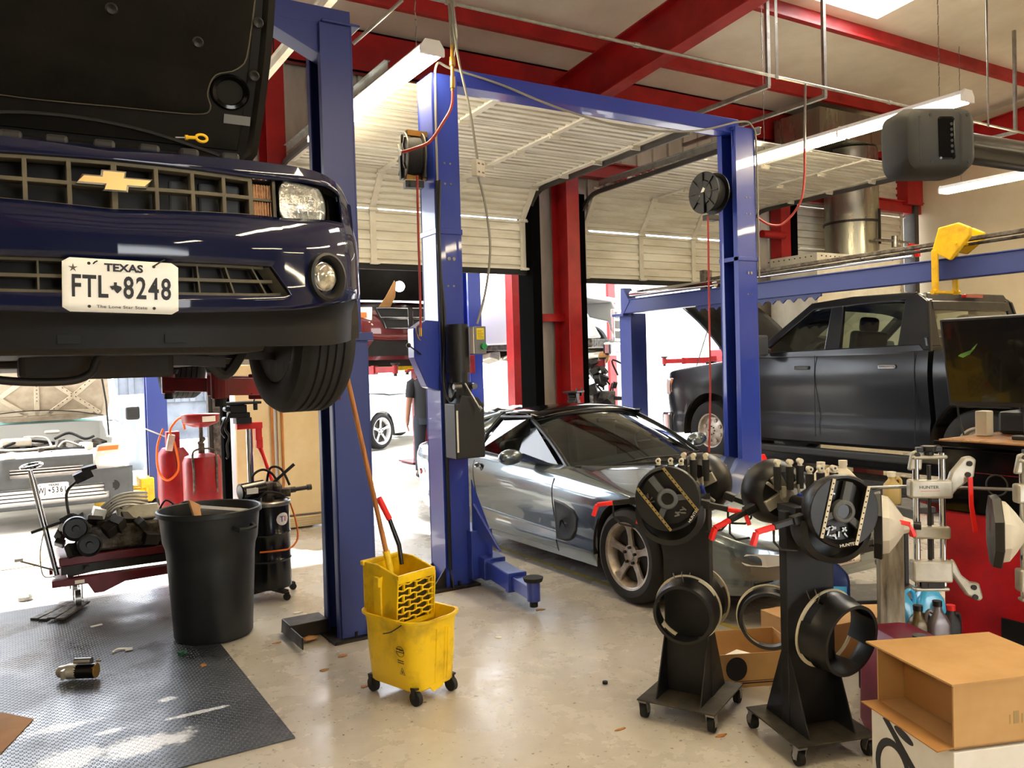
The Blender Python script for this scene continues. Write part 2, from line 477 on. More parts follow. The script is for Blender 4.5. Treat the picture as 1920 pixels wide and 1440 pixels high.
# bottom rubber seals
for d, a, b, z in ((d1, 2.6, 5.85, 2.85), (d2, 6.7, 9.85, 2.77)):
    MB().box(a, b, 9.11, 9.16, z - .04, z + .03).build('bottom_seal', 'rubber', d)
mb = MB(); mb.box(6.62, 6.66, 9.0, 9.12, 0, 3.5); mb.box(9.86, 9.9, 9.0, 9.12, 0, 3.5); struct(mb, 'trim_5', 'dark_jamb')
# white strip lines of the torsion gear and the rail hangers
def hanger(x, y, z0, dirl=None, m='galv'):
    t = thing('rail_hanger', 'perforated galvanised strut hanging from the roof, %s' % dirl[1], 'strut', (x, y, z0), group=None)
    mb = MB(); top = RZ(y) - z0
    mb.box(-.022, .022, -.003, .003, 0, top); mb.box(-.022, -.017, 0, .03, 0, top)
    for k in range(int(top / .05)): mb.cyl((0, -.0045, .03 + k*.05), (0, -.003, .03 + k*.05), .008, n=6)
    mb.build('strut', m, t)
    mb = MB(); mb.bar((0, 0, 0), (0, dirl[0], 0), .045, .045); mb.build('arm', m, t, bevel=.004)
hanger(6.74, 5.86, 4.42, (2.3, 'nearest the long light'))
hanger(7.62, 5.86, 4.44, (2.2, 'next to the red air hose'))
hanger(11.45, 5.86, 4.52, (2.4, 'at the far right edge'))
# pipe run and drops
pz = 4.3; py = 5.4
t = thing('air_pipe', 'long thin grey air pipe running level under the roof purlins', 'pipe', (2.2, py, pz))
mb = MB(); mb.tube([(-6, py, pz), (XW, py, pz)], .014, n=10)
for x in (2.84, 4.6, 8.05, 11.5): mb.cyl((x - .03, py, pz), (x + .03, py, pz), .021, n=10)
mb.build('pipe', 'galv', t, W=True, smooth=1)
for x in (2.87, 6.3, 9.9, 13.):
    MB().box(x - .018, x + .018, py - .02, py - .016, pz - .03, RZ(py)).build('strap', 'galv', t, W=True)
def vert_track(): pass
# diagonal door rail seen left of the first lift post
mb = MB(); mb.box(-.03, .03, 0, 4.4, -.035, .035); mb.box(-.05, .05, 0, 4.4, .03, .04)
t = thing('overhead_rail', 'cream overhead door rail above the raised black car, left of its lift post', 'rail', (2.06, 4.6, 4.3))
mb.build('rail', 'white_pt', t, bevel=.003)
MB().box(-.004, .004, .3, .304, 0, 1.6).cyl((0, 2.6, 0), (0, 2.6, 1.45), .006, n=6).build('hanger_rod', 'dark_metal', t)

# ---------------------------------------------------------------- fluorescent strip lights
def strip_light(x, y, z, label, L_=2.5, grp=None):
    t = thing('strip_light', label, 'light', (x, y, z), group=grp)
    mb = MB(); mb.prism([(-.09, 0, .006), (-.05, 0, .05), (.05, 0, .05), (.09, 0, .006), (.085, 0, .002), (.045, 0, .04), (-.045, 0, .04), (-.085, 0, .002)], (0, L_, 0))
    h = mb.build('housing', 'white', t)
    for yy in (-.012, L_/2 - .01, L_):
        MB().prism([(-.092, yy, -.05), (-.092, yy, .0), (-.055, yy, .055), (.055, yy, .055), (.092, yy, .0), (.092, yy, -.05)], (0, .02, 0)).build('end_cap', 'white', t)
    for s in (-1, 1):
        for k in (0, 1):
            MB().cyl((s*.052, .03 + k*L_/2, -.022), (s*.052, L_/2 - .02 + k*L_/2, -.022), .034, n=14).build('tube', 'tube_on', t, smooth=1)
    for yy in (.25, L_ - .25):
        rz = RZ(y + yy) - z
        mb = MB()
        for k in range(int((rz - .06) / .09)):
            zz_ = .07 + k * .09
            mb.bar((-.006 if k % 2 else 0, yy, zz_), (.006 if k % 2 else 0, yy, zz_ + .085), .006, .006)
        mb.build('chain', 'steel', t)
    return t
strip_light(2.59, 5.2, 3.86, 'glowing strip light hanging between the two nearest blue lift posts')
strip_light(7.18, 4.08, 3.86, 'long glowing strip light hanging above the silver sports car bonnet')
strip_light(11.0, 4.1, 3.86, 'glowing strip light by the cream wall above the black pickup truck')
for x in (-2.4, 2.6, 7.1, 11.):  # unseen fixtures, added to brighten the room
    for y in (.2, -4.5):
        if (x, y) == (2.6, 9): continue
        strip_light(x, y, 3.86, 'unseen strip light added behind the viewer to light the room', grp='added strip lights behind the viewer')

o = MB().cyl((2.037, 5.261, 3.813), (2.329, 5.091, 4.094), .012, n=8).build('brace_pipe', 'galv', None, smooth=1); tag(o, 'thin slanting grey conduit between the nearest blue post top and the roof', 'pipe')
# ---------------------------------------------------------------- two-post lifts
def c_column(root, x, y0, y1, w, h, face, m='blue', wlow=0.):
    """C-shaped post; open side faces +x (face=1) or -x (face=-1); x = outer web edge"""
    t = .012; o = -face
    mb = MB(); X = lambda a: x + face * a
    def bx(a, b, c, d, z0, z1): mb.box(min(X(a), X(b)), max(X(a), X(b)), c, d, z0, z1)
    bx(0, t, y0, y1, 0, h); bx(0, w, y0, y0 + t, 0, h); bx(0, w, y1 - t, y1, 0, h)
    bx(w - t, w, y0, y0 + .055, 0, h); bx(w - t, w, y1 - .055, y1, 0, h)
    c = mb.build('post', m, root, W=True, bevel=.004)
    mb = MB(); 
    for yy in (y0 + .075, y1 - .085): mb.cyl((X(w*.45), yy, .1), (X(w*.45), yy, h - .15), .005, n=6)
    mb.cyl((X(w*.4), (y0+y1)/2 + .02, .3), (X(w*.4), (y0+y1)/2 + .02, h*.52), .028, n=14)
    mb.build('cable_and_ram', 'black', root, W=True, smooth=1)
    mb = MB()
    bx2 = lambda a, b, c, d, z0, z1: mb.box(min(X(a), X(b)), max(X(a), X(b)), c, d, z0, z1)
    bx2(-.13, w + .05, y0 - .05, y1 + .13, 0, .018)
    for s in (y0 + .01, y1 - .02):
        mb.prism([(X(-.11), s, .018), (X(0), s, .018), (X(0), s, .16)], (0, .012, 0))
    mb.prism([(X(.03), y0 - .05, .018), (X(.03), y0, .018), (X(.03), y0, .14)], (.012, 0, 0))
    for (a, b) in ((-.09, .0), (-.09, y1-y0), (w*.5, -.03)):
        mb.cyl((X(a), y0 + b + .02, .018), (X(a), y0 + b + .02, .05), .012, n=6)
    mb.build('base_plate', 'dark_metal', root, W=True)
    return c
def lift_arm(root, p0, p1, m='blue', pad=True, zarm=None, fl=True):
    p0, p1 = V(p0), V(p1); d = (p1 - p0); L_ = d.length; d.normalize()
    mb = MB(); q = p0 + d * L_ * .62
    mb.bar(p0, q, .13, .12); mb.bar(q - d*.02, q + d*.03, .145, .135); mb.bar(p0 - d*.08, p0 + d*.1, .17, .16)
    a = mb.build('swing_arm', m, root, W=True, bevel=.006)
    mb = MB(); mb.bar(q, p1, .09, .09); mb.cyl(p1 + V((0, 0, -.06)), p1 + V((0, 0, .07)), .045, n=16); mb.build('arm_extension', m, a, W=True, bevel=.004)
    if pad:
        mb = MB(); mb.cyl(p1 + V((0, 0, .07)), p1 + V((0, 0, .1)), .06, .07, n=20); mb.cyl(p1 + V((0, 0, -.1)), p1 + V((0, 0, -.05)), .028, n=12)
        mb.build('rubber_pad', 'rubber', a, W=True, bevel=.004)
    return a
def post_detail(root, x0, x1, y0, h):
    mb = MB()
    for z in (h - .65, h - .8, h - 1.55):
        for dx in (.35, .6): 
            xx = x0 + (x1 - x0) * dx; mb.cyl((xx, y0 - .004, z), (xx, y0 + .002, z), .008, n=8)
    mb.cyl((x0 + .12, y0 - .006, h - 1.35), (x0 + .12, y0, h - 1.35), .014, n=8); mb.cyl((x0 + .08, y0 - .006, h - 1.35), (x0 + .08, y0, h - 1.35), .014, n=8)
    mb.each('bolt', 'steel', root, W=True)
# lift B with the silver car
t = thing('two_post_lift', 'bright blue two-post car lift straddling the silver sports car, arms lowered', 'car lift', (4.38, 5.55, 0))
LB = t
c_column(t, 2.70, 5.45, 5.70, .21, 3.79, 1); c_column(t, 6.05, 5.45, 5.68, .25, 3.79, -1)
post_detail(t, 2.72, 2.91, 5.45, 3.79); post_detail(t, 5.85, 6.05, 5.45, 3.79)
mb = MB(); mb.box(2.695, 2.915, 5.438, 5.712, 2.62, 2.66); mb.box(5.80, 6.058, 5.440, 5.69, 2.55, 2.59); mb.each('splice_sleeve', 'blue', t, W=True, bevel=.003)
mb = MB(); mb.box(2.9, 5.9, 5.50, 5.512, 3.74, 3.87); mb.box(2.9, 5.9, 5.66, 5.672, 3.74, 3.87); mb.box(2.9, 5.9, 5.50, 5.672, 3.74, 3.752)
mb.box(2.72, 2.95, 5.48, 5.69, 3.76, 3.79); mb.box(5.78, 6.05, 5.46, 5.67, 3.76, 3.79)
mb.prism([(5.80, 5.47, 3.60), (5.80, 5.47, 3.76), (6.05, 5.47, 3.76)], (0, .02, 0))
mb.build('crossbeam', 'blue', t, W=True, bevel=.004)
for a, b in (((3.02, 5.36, .15), (2.93, 4.62, .13)), ((3.05, 5.78, .15), (3.12, 6.42, .14)), ((5.75, 5.40, .15), (5.55, 4.75, .13)), ((5.75, 5.8, .15), (5.6, 6.5, .13))):
    lift_arm(t, a, b)
mb = MB(); mb.box(2.88, 3.06, 5.38, 5.80, .06, .42); mb.box(5.72, 5.88, 5.40, 5.76, .06, .42); mb.each('carriage', 'blue', t, W=True, bevel=.006); mb = MB()
mb.prism([(2.92, 5.42, .42), (3.06, 5.42, .42), (2.92, 5.42, .8)], (0, .02, 0)); mb.prism([(2.92, 5.42, .42), (3.02, 5.2, .28), (2.92, 5.42, .62)], (.02, 0, 0))
mb.each('gusset', 'blue', t, W=True, bevel=.004)
mb = MB(); mb.prism([(2.505, 5.46, 1.93), (2.505, 5.46, 1.72), (2.60, 5.46, 1.50), (2.73, 5.46, 1.46), (2.73, 5.46, 1.98), (2.60, 5.46, 1.99)], (0, .12, 0))
lc = mb.build('lock_cover', 'blue', t, W=True, bevel=.012)
mb = MB(); mb.tube([(2.55, 5.45, 1.74), (2.44, 5.40, 1.80)], .005, n=6); mb.ball((2.43, 5.395, 1.805), .018, 10); mb.build('release_lever', 'black', lc, W=True, smooth=1)
# power unit on the outside of the near post
def slot(): pass
mb = MB(); mb.cyl((2.79, 5.33, 1.60), (2.79, 5.33, 1.93), .085, n=28); mb.cyl((2.79, 5.33, 1.93), (2.79, 5.33, 1.95), .078, n=28)
mb.cyl((2.79, 5.33, 1.53), (2.79, 5.33, 1.60), .07, n=20); mb.box(2.735, 2.86, 5.27, 5.40, 1.42, 1.53)
pu = mb.build('pump_motor', 'black', t, W=True, smooth=1)
mb = MB(); mb.box(2.705, 2.945, 5.24, 5.41, .98, 1.38); mb.prism([(2.735, 5.24, 1.38), (2.705, 5.24, 1.36), (2.945, 5.24, 1.36), (2.90, 5.24, 1.42), (2.76, 5.24, 1.44)], (0, .17, 0))
M_('tank', '1B1C1B', .5, col2='262625', ns=6, rv=.05)
tk = mb.build('oil_tank', 'tank', pu, W=True, bevel=.02, seg=3)
mb = MB(); mb.box(2.70, 2.706, 5.27, 5.30, 1.02, 1.34); mb.box(2.70, 2.706, 5.335, 5.36, 1.02, 1.34); mb.build('level_window', 'white', tk, W=True) if False else None
mb = MB(); mb.box(2.858, 2.955, 5.20, 5.27, 1.73, 1.93); sb = mb.build('switch_box', 'grey_pt', pu, W=True, bevel=.006)
mb = MB(); mb.box(2.852, 2.858, 5.205, 5.265, 1.735, 1.925); mb.build('instruction_sticker', 'paper', sb, W=True)
M_('sticker_y', 'F0D81E', .5); M_('green_btn', '1E8A50', .3); M_('sticker_ln', '6B6420', .6)
mb = MB(); mb.box(2.875, 2.935, 5.197, 5.2, 1.835, 1.915); ys = mb.build('yellow_label', 'sticker_y', sb, W=True)
mb = MB(); 
for k in range(7): mb.box(2.881, 2.929 - (.012 if k % 3 == 2 else 0), 5.1955, 5.197, 1.843 + k*.0095, 1.846 + k*.0095)
mb.build('lettering', 'sticker_ln', ys, W=True)
mb = MB(); mb.cyl((2.924, 5.2, 1.785), (2.924, 5.172, 1.785), .022, n=16); mb.build('green_button', 'green_btn', sb, W=True, smooth=1)
mb = MB(); mb.cyl((2.795, 5.25, 1.52), (2.85, 5.15, 1.35), .008, n=8); mb.cyl((2.85, 5.15, 1.35), (2.86, 5.135, 1.33), .016, n=8); mb.build('lowering_lever', 'steel', pu, W=True, smooth=1)
mb = MB(); mb.cyl((2.86, 5.25, 1.5), (2.86, 5.22, 1.5), .022, n=14); mb.cyl((2.72, 5.28, 1.50), (2.78, 5.28, 1.50), .02, n=12); mb.build('valve', 'steel', pu, W=True, smooth=1)
mb = MB(); mb.box(2.712, 2.726, 5.235, 5.24, 1.03, 1.33); mb.build('sight_strip', 'paper', tk, W=True)
mb = MB(); mb.tube(spl([(2.72, 5.4, 3.0), (2.71, 5.43, 2.5), (2.735, 5.42, 2.0), (2.70, 5.40, 1.55), (2.71, 5.33, 1.40), (2.74, 5.28, 1.46)], 6), .011, n=8)
mb.tube([(2.725, 5.43, .15), (2.725, 5.43, 1.4), (2.715, 5.43, 2.3), (2.71, 5.43, 3.0)], .014, n=8); mb.build('hydraulic_hose', 'black', t, W=True, smooth=1)
mb = MB(); mb.tube(spl([(2.72, 5.44, 3.0), (2.725, 5.44, 3.6), (2.76, 5.47, 3.86), (2.9, 5.5, 3.86), (3.3, 5.48, 3.80), (3.9, 5.47, 3.68), (4.6, 5.47, 3.62), (5.3, 5.45, 3.68), (5.85, 5.44, 3.83), (6.02, 5.44, 3.80), (6.06, 5.44, 3.6), (6.065, 5.44, 2.4)], 6), .009, n=8)
mb.build('cross_hose', 'cord', t, W=True, smooth=1)
# orange-red carriage guard behind the far post
mb = MB(); mb.prism([(6.1, 5.5, .28), (6.1, 5.5, .72), (6.16, 5.5, .72), (6.32, 5.5, .45), (6.45, 5.5, .34), (6.45, 5.5, .28)], (0, .02, 0)); mb.build('arm_restraint', 'red_hot', t, W=True, bevel=.004)

# lift A under the raised car
t = thing('two_post_lift', 'blue two-post car lift holding up the dark blue car in the foreground', 'car lift', (.28, 4.9, 0))
LA = t
c_column(t, 1.85, 4.80, 5.07, .2, 3.72, -1, 'blue_dk'); c_column(t, -1.30, 4.80, 5.07, .2, 3.72, 1, 'blue_dk')
for x in (1.86, -1.30):
    s = -1 if x > 0 else 1
    mb = MB()
    a, b = sorted((x + s*-.025, x + s*.20))
    mb.box(a, b, 4.785, 4.797, 0.02, 1.86); mb.box(a, b, 5.075, 5.085, .02, 1.86); mb.box(*sorted((x - s*.025, x - s*.013)), 4.785, 5.085, .02, 1.86)
    mb.box(*sorted((x - s*.05, x + s*.1)), 4.76, 4.80, 1.82, 1.87)
    mb.build('lower_sleeve', 'blue_dk', t, W=True, bevel=.003)
    mb = MB(); mb.box(*sorted((x + s*.03, x + s*.28)), 4.82, 5.0, 1.55, 1.62); mb.box(*sorted((x + s*.18, x + s*.3)), 4.76, 5.06, 1.50, 1.68)
    mb.build('carriage', 'blue_dk', t, W=True, bevel=.004)
for a, b in (((1.58, 4.78, 1.55), (.90, 4.30, 1.58)), ((1.58, 5.05, 1.55), (.92, 6.0, 1.58)), ((-1.02, 4.78, 1.55), (-.35, 4.3, 1.58)), ((-1.02, 5.05, 1.55), (-.36, 6.0, 1.58))):
    lift_arm(t, a, b, 'red_dk')
mb = MB(); mb.box(-1.3, 1.86, 4.84, 4.98, 3.72, 3.83); mb.prism([(1.25, 4.83, 3.72), (1.7, 4.83, 3.72), (1.7, 4.83, 3.52)], (0, .15, 0)); mb.box(1.66, 1.90, 4.78, 5.04, 3.72, 3.735)
mb.build('crossbeam', 'blue_dk', t, W=True, bevel=.005)
mb = MB(); mb.box(1.40, 1.64, 4.98, 5.16, .018, .10); mb.box(1.40, 1.41, 4.74, 5.16, .018, .09); mb.build('base_rail', 'dark_metal', t, W=True, bevel=.006)
# ---------------------------------------------------------------- vehicle helpers
M_('paint_navy', '0A1130', .4, .0, coat=.85, spec=.05); M_('paint_navy_dk', '08080B', .5, .0, spec=.25)
M_('paint_silver', '69747A', .27, .7, coat=1.); M_('paint_black', '111318', .38, .1, coat=.45, spec=.2, rv=.08, ns=5); MT['paint_black'].node_tree.nodes['Principled BSDF'].inputs['Coat Roughness'].default_value = .16
M_('paint_red', '56090F', .32, .2, coat=.8); M_('paint_white', 'E2E3E2', .3, coat=.8)
M_('plastic', '141414', .55, col2='1C1B1A', ns=20, rv=.08); M_('plastic_gr', '4A4C4D', .6, col2='55575A', ns=8, rv=.06)
M_('slat', '4B4639', .55, col2='5E5746', ns=12, rv=.1)
M_('under', '161412', .7, col2='2C241C', ns=7, rv=.1, bump=.3, bs=25)
M_('rim', 'C4BDB4', .4, .65, col2='9C8C7A', ns=9, rv=.1); M_('rim_dk', '3A3835', .5, .6, col2='2A2623', ns=10)
M_('amber', 'C9743A', .2, coat=1.); M_('lamp_red', '8E1212', .15, coat=1.)
M_('lampglass', 'E8E6DC', .1, .3, coat=1.); M_('foglens', 'E9E4D2', .12, .55, coat=1., col2='9C988A', ns=40)
M_('lens_clear', 'F4F8F8', .04, alpha=.10, coat=1.)
M_('refl', 'E8E9E6', .22, .8, col2='9FA19E', ns=38, bump=.6, bs=45)
M_('gold', 'E6C27C', .3, .55); M_('seat', '2B2A28', .7); M_('leather', '6F6A60', .6)

def car_skin(root, name, m, ys, W, B, S, C, p=1., r=1., side=((0, .94), (.35, .985), (.7, 1.), (1, .99)), ar=(), cut=None, flip=1, ns=9, nt=12, low=None):
    """closed body surface: sides from sill B to shoulder S, then over the top to centre height C"""
    sd = smf(side); rows = []; cuts = []
    for y in ys:
        b = B(y)
        for ya, za, R in ar:
            if abs(y - ya) < R: b = max(b, za + sqrt(R*R - (y-ya)**2))
        s_, c_, w_ = S(y), C(y), W(y)
        b = min(b, s_ - .01); half = []
        b0 = B(y)
        for i in range(ns + 1):
            z = b + (s_ - b) * i / ns; v = (z - b0) / max(.01, s_ - b0)
            half.append((w_ * sd(v), z))
        e = sd(1.)
        for i in range(1, nt + 1):
            a = pi / 2 * i / nt
            half.append((w_ * e * max(0, cos(a)) ** p, s_ + (c_ - s_) * sin(a) ** r))
        rows.append([(x, y, z) for x, z in half] + [(-x, y, z) for x, z in half[-2::-1]])
    mb = MB()
    if cut:
        mb.grid(rows, skip=lambda i, j: cut((rows[i][j][0]+rows[i][j+1][0])/2, (rows[i][j][1]+rows[i+1][j][1])/2, rows[i][j][2]))
    else: mb.grid(rows)
    for rr in (rows[0], rows[-1]):
        n = len(rr); mb.add(rr, [(k, k+1, n-2-k, n-1-k) for k in range(n//2)])
    return mb.build(name, m, root, smooth=50)
def rng(a, b, n): return [a + (b - a) * i / n for i in range(n + 1)]

def wheel(root, c, R, w, rr, side=1, style='five', rimm='rim', n=5, steer=0., lug=5):
    """wheel on an x axle; side=+1 outer face toward +x"""
    e = thing('wheel', None, None, c); e.parent = root; e.rotation_euler = (0, 0, steer)
    h = w / 2; s = side
    prof = [(rr - .01, -h + .012), (rr + .015, -h), ((rr + R) / 2, -h - .006), (R - .022, -h + .008), (R - .006, -h + .03)]
    k = 5
    for i in range(k):
        a = -h + .035 + (2*h - .07) * i / k; b = a + (2*h - .07) / k
        prof += [(R, a + .006), (R, b - .008), (R - .009, b - .006), (R - .009, b + .002)]
    prof = prof[:-2] + [(R - .006, h - .03), (R - .022, h - .008), ((rr + R) / 2, h + .006), (rr + .015, h), (rr - .01, h - .012)]
    MB().lathe(prof, ax='x', n=56).build('tyre', 'rubber', e, smooth=30)
    o = s * (h - .015)
    mb = MB(); mb.lathe([(rr - .012, -h*.9), (rr - .04, -h*.5), (rr - .04, h*.4), (rr - .012, h*.92), (rr + .006, h*.97)] if s > 0 else [(rr - .012, h*.9), (rr - .04, h*.5), (rr - .04, -h*.4), (rr - .012, -h*.92), (rr + .006, -h*.97)], ax='x', n=48)
    if style == 'five':
        for i in range(n):
            a0 = 2*pi*i/n + pi/2
            out = []
            for rad, hw in ((.03, .030), (.07, .026), (rr*.55, .021), (rr*.8, .026), (rr - .012, .048)):
                out.append((rad, hw))
            pts = [(rd, hw) for rd, hw in out] + [(rd, -hw) for rd, hw in out[::-1]]
            P = []
            for rd, hw in pts:
                xx = o - s * (.03 - .028 * min(1, rd / rr) ** 2)
                P.append((xx, rd*cos(a0) - hw*sin(a0), rd*sin(a0) + hw*cos(a0)))
            mb.prism(P, (-s*.022, 0, 0))
        mb.cyl((o - s*.055, 0, 0), (o - s*.026, 0, 0), .072, n=24); mb.cyl((o - s*.028, 0, 0), (o - s*.018, 0, 0), .034, n=20)
    else:   # pressed wheel with round holes
        mb.lathe([(rr - .03, o - s*.03), (rr*.78, o - s*.05), (rr*.5, o - s*.03), (rr*.32, o - s*.015), (.001, o - s*.015)], ax='x', n=40)
        for i in range(n):
            a0 = 2*pi*(i+.5)/n
            mb.cyl((o - s*.045, rr*.64*cos(a0), rr*.64*sin(a0)), (o - s*.02, rr*.64*cos(a0), rr*.64*sin(a0)), rr*.12, n=12)
    rm = mb.build('rim', rimm, e, smooth=35, bevel=.003)
    mb = MB()
    for i in range(lug):
        a0 = 2*pi*i/lug + pi/2 + (pi/lug if False else 0)
        mb.cyl((o - s*.03, .055*cos(a0), .055*sin(a0)), (o - s*.008, .055*cos(a0), .055*sin(a0)), .011, n=6)
    mb.build('lug_nuts', 'dark_metal', rm)
    MB().cyl((o - s*.07, 0, 0), (o - s*.055, 0, 0), rr*.78, n=32).build('brake_disc', 'dark_metal', e, smooth=1)
    MB().cyl((-s*h*.8, 0, 0), (-s*h*.9, 0, 0), rr*.95, n=28).build('wheel_back', 'under', e)
    return e
def well(root, x0, x1, ya, za, R, name='wheel_arch_liner'):
    prof = [(R + .012, x0), (R + .012, x1)]
    mb = MB(); mb.lathe(prof, (0, ya, za), ax='x', n=24, a0=-.15, a1=pi + .15)
    xi = x0 if abs(x0) < abs(x1) else x1
    mb.lathe([(R + .012, xi), (.0, xi)], (0, ya, za), ax='x', n=24, a0=-.15, a1=pi + .15)
    return mb.build(name, 'under', root)
def licence(root, c, rz, tilt, big, top='TEXAS', low='The Lone Star State', w=.305, h=.152, bend=0, W=True, shape=True, name="licence_plate", sx=.66, bsz=.088, slots=True):
    """Texas style plate: c centre, faces -y before turning by rz"""
    pl = thing(name, None, None, c); pl.parent = root; pl.rotation_euler = (tilt, 0, rz)
    def yy(x, z): return bend * (-.004 * (1 if x < -.09 else 0) * (x/.15)**2 - .006*cos(x*9)) if bend else 0
    rows = []
    N = 16
    for i in range(N + 1):
        x = -w/2 + w * i / N; cz = h/2 if .012 < w*i/N < w-.012 else h/2 - .012
        rows.append([(x, yy(x, z), z) for z in [-cz + 2*cz*k/6 for k in range(7)]])
    MB().grid(rows).build('plate_sheet', 'plate_w', pl, smooth=1, solid=.0012)
    Y0 = -.0022
    R = (pi/2, 0, 0)
    def lt(s, size, x, z, m='ink', sx=1., nm='lettering', sp=1., bold=.0):
        o = text(s, size, (x, Y0 + yy(x, z), z), R, m, pl, nm, ext=.0004, sx=sx, sp=sp, bold=bold)
        return o
    if top: lt(top, .030, .005, .052, sx=1.15, bold=.0011)
    n = len(big); pos = [(-.118 + .236*i/(n-1)) for i in range(n)]
    for ch, x in zip(big, pos):
        if ch == '*':
            z0 = -.004; k = .0021
            tx = [(-10,2),(-3,3),(-3,9),(2,9),(2,4),(9,2),(10,-2),(8,-5),(3,-10),(0,-8),(-3,-3),(-6,-4)]
            MB().prism([(x + a*k*.75, Y0 + yy(x, z0), z0 + b*k*.8) for a, b in tx][::-1], (0, -.0006, 0)).build('state_shape', 'ink', pl)
        elif ch != ' ': lt(ch, bsz, x, -.006, 'ink', sx, 'number', bold=.0016)
    if low: lt(low, .0125, -.0, -.060, sx=1.25, sp=1.05)
    if slots:
        mb = MB()
        for x, z in ((-.085, -.060), (.085, -.060), (-.085, .062), (.085, .062)): mb.cyl((x, Y0 + yy(x, z), z), (x, Y0 - .0008 + yy(x, z), z), .0045, n=10)
        mb.build('bolt_slot', 'ink', pl)
        st = []
        for k in range(10):
            r_ = .013 if k % 2 == 0 else .004; a = pi/2 + k*pi/5; st.append((-.125 + r_*cos(a), Y0 + yy(-.125, .05), .047 + r_*sin(a)))
        MB().prism(st[::-1], (0, -.0004, 0)).build('star', 'slat', pl)
    return pl

# ================================================================ dark blue coupe on the near lift
CX = .28
t = thing('car', 'dark blue coupe raised on the near lift with its bonnet propped open', 'car', (CX, 3.0, 1.47))
CAM = t
PL = [(0, 2.66), (.2, 2.668), (.4, 2.70), (.6, 2.77), (.75, 2.87), (.86, 3.02), (.925, 3.2), (.955, 3.4), (.96, 3.6)]
pls = spl(PL, 8)
def plan(u):
    return lerp([p[0] for p in pls], [p[1] for p in pls], abs(u))
# u samples along the plan
US = []
for i in range(len(pls)):
    US.append(pls[i][0])
US = sorted(set(round(u, 4) for u in US) | {.408, .50, .504, .46, .78})
def tent(u, a, b, c): return max(0, min((u - a) / (b - a), (c - u) / (c - b)))
Zr = {
 'under': (smf([(0,1.738),(.6,1.738),(.8,1.75),(.96,1.78)]), .10, .97),
 'lip': (smf([(0,1.730),(.6,1.733),(.78,1.746),(.96,1.78)]), .012, .975),
 'val': (smf([(0,1.80),(.5,1.822),(.80,1.86),(.96,1.89)]), .012, .985),
 'stripb': (smf([(0,1.828),(.52,1.851),(.80,1.902),(.96,1.93)]), -.012, .995),
 'ib': (smf([(0,1.887),(.3,1.889),(.52,1.899),(.80,1.93),(.96,1.96)]), -.016, 1.),
 'it': (smf([(0,1.985),(.3,1.988),(.52,1.99),(.8,2.0),(.96,2.0)]), -.012, 1.),
 'mid': (smf([(0,2.055),(.5,2.06),(.96,2.07)]), -.012, 1.),
 'mid2': (smf([(0,2.098),(.5,2.115),(.8,2.135),(.96,2.14)]), .0, 1.),
 'gb': (smf([(0,2.13),(.41,2.150),(.52,2.153),(.78,2.181),(.96,2.19)]), .02, .995),
 'gt': (smf([(0,2.279),(.23,2.277),(.41,2.275),(.52,2.281),(.70,2.296),(.78,2.285),(.96,2.26)]), .03, .985),
 'nose': (smf([(0,2.304),(.25,2.318),(.48,2.332),(.65,2.34),(.75,2.335),(.96,2.31)]), .05, .97),
 'top1': (smf([(0,2.345),(.3,2.35),(.55,2.362),(.75,2.36),(.96,2.34)]), .16, .95),
 'top2': (smf([(0,2.365),(.3,2.37),(.55,2.385),(.75,2.385),(.96,2.36)]), .30, .93),
}
def prow(k, u, off=0.):
    zf, dy, wx = Zr[k]; a = abs(u)
    uu = a
    if k == 'ib': uu = a + .024 * tent(a, .2, .5, .9)
    if k == 'it': uu = a - .044 * tent(a, .2, .5, .9)
    x = uu * (1 - (1 - wx) * sst(.5, 1, a)); y = plan(uu) + dy + off
    return (CX + (x if u >= 0 else -x), y, zf(uu))
def band(mb, k0, k1, us, n=3, skip=None, off=0.):
    rows = []
    for i in range(n + 1):
        f = i / n; rows.append([tuple(V(prow(k0, u, off)).lerp(V(prow(k1, u, off)), f)) for u in us])
    mb.grid(rows, skip=(lambda i, j: skip((us[j] + us[j+1]) / 2)) if skip else None)
full = [-u for u in US[::-1] if u > 0] + US
mb = MB()
band(mb, 'stripb', 'ib', full, 3); band(mb, 'ib', 'it', full, 3, skip=lambda u: abs(u) < .50)
band(mb, 'it', 'mid', full, 3); band(mb, 'mid', 'mid2', full, 2); band(mb, 'mid2', 'gb', full, 2)
band(mb, 'gb', 'gt', full, 3, skip=lambda u: abs(u) < .78); band(mb, 'gt', 'nose', full, 2); band(mb, 'nose', 'top1', full, 3)
fas = mb.build('front_bumper', 'paint_navy', t, W=True, smooth=45, solid=.012, off=1)
mb = MB(); band(mb, 'under', 'lip', full, 1); band(mb, 'lip', 'val', full, 3); band(mb, 'val', 'stripb', full, 2)
for u in (-.13, .155):
    p = V(prow('lip', u)); mb.box(p.x - .03, p.x + .03, p.y - .008, p.y + .02, p.z + .014, p.z + .04)
mb.build('lower_valance', 'paint_navy_dk', t, W=True, smooth=45)
M_('dull_top', '211B19', .45, col2='2E2622', ns=6, rv=.12, coat=.3)
mb = MB(); band(mb, 'top1', 'top2', full, 3)
mb.build('radiator_cover', 'dull_top', t, W=True, smooth=50)
mb = MB()
for i, x in enumerate((-.25, -.13, .0, .13, .25, -.38, .38)):
    mb.box(CX + x - .03, CX + x + .03, 2.85, 2.92, 2.335, 2.385)
mb.each('cover_clip', 'plastic', t, W=True, bevel=.01)
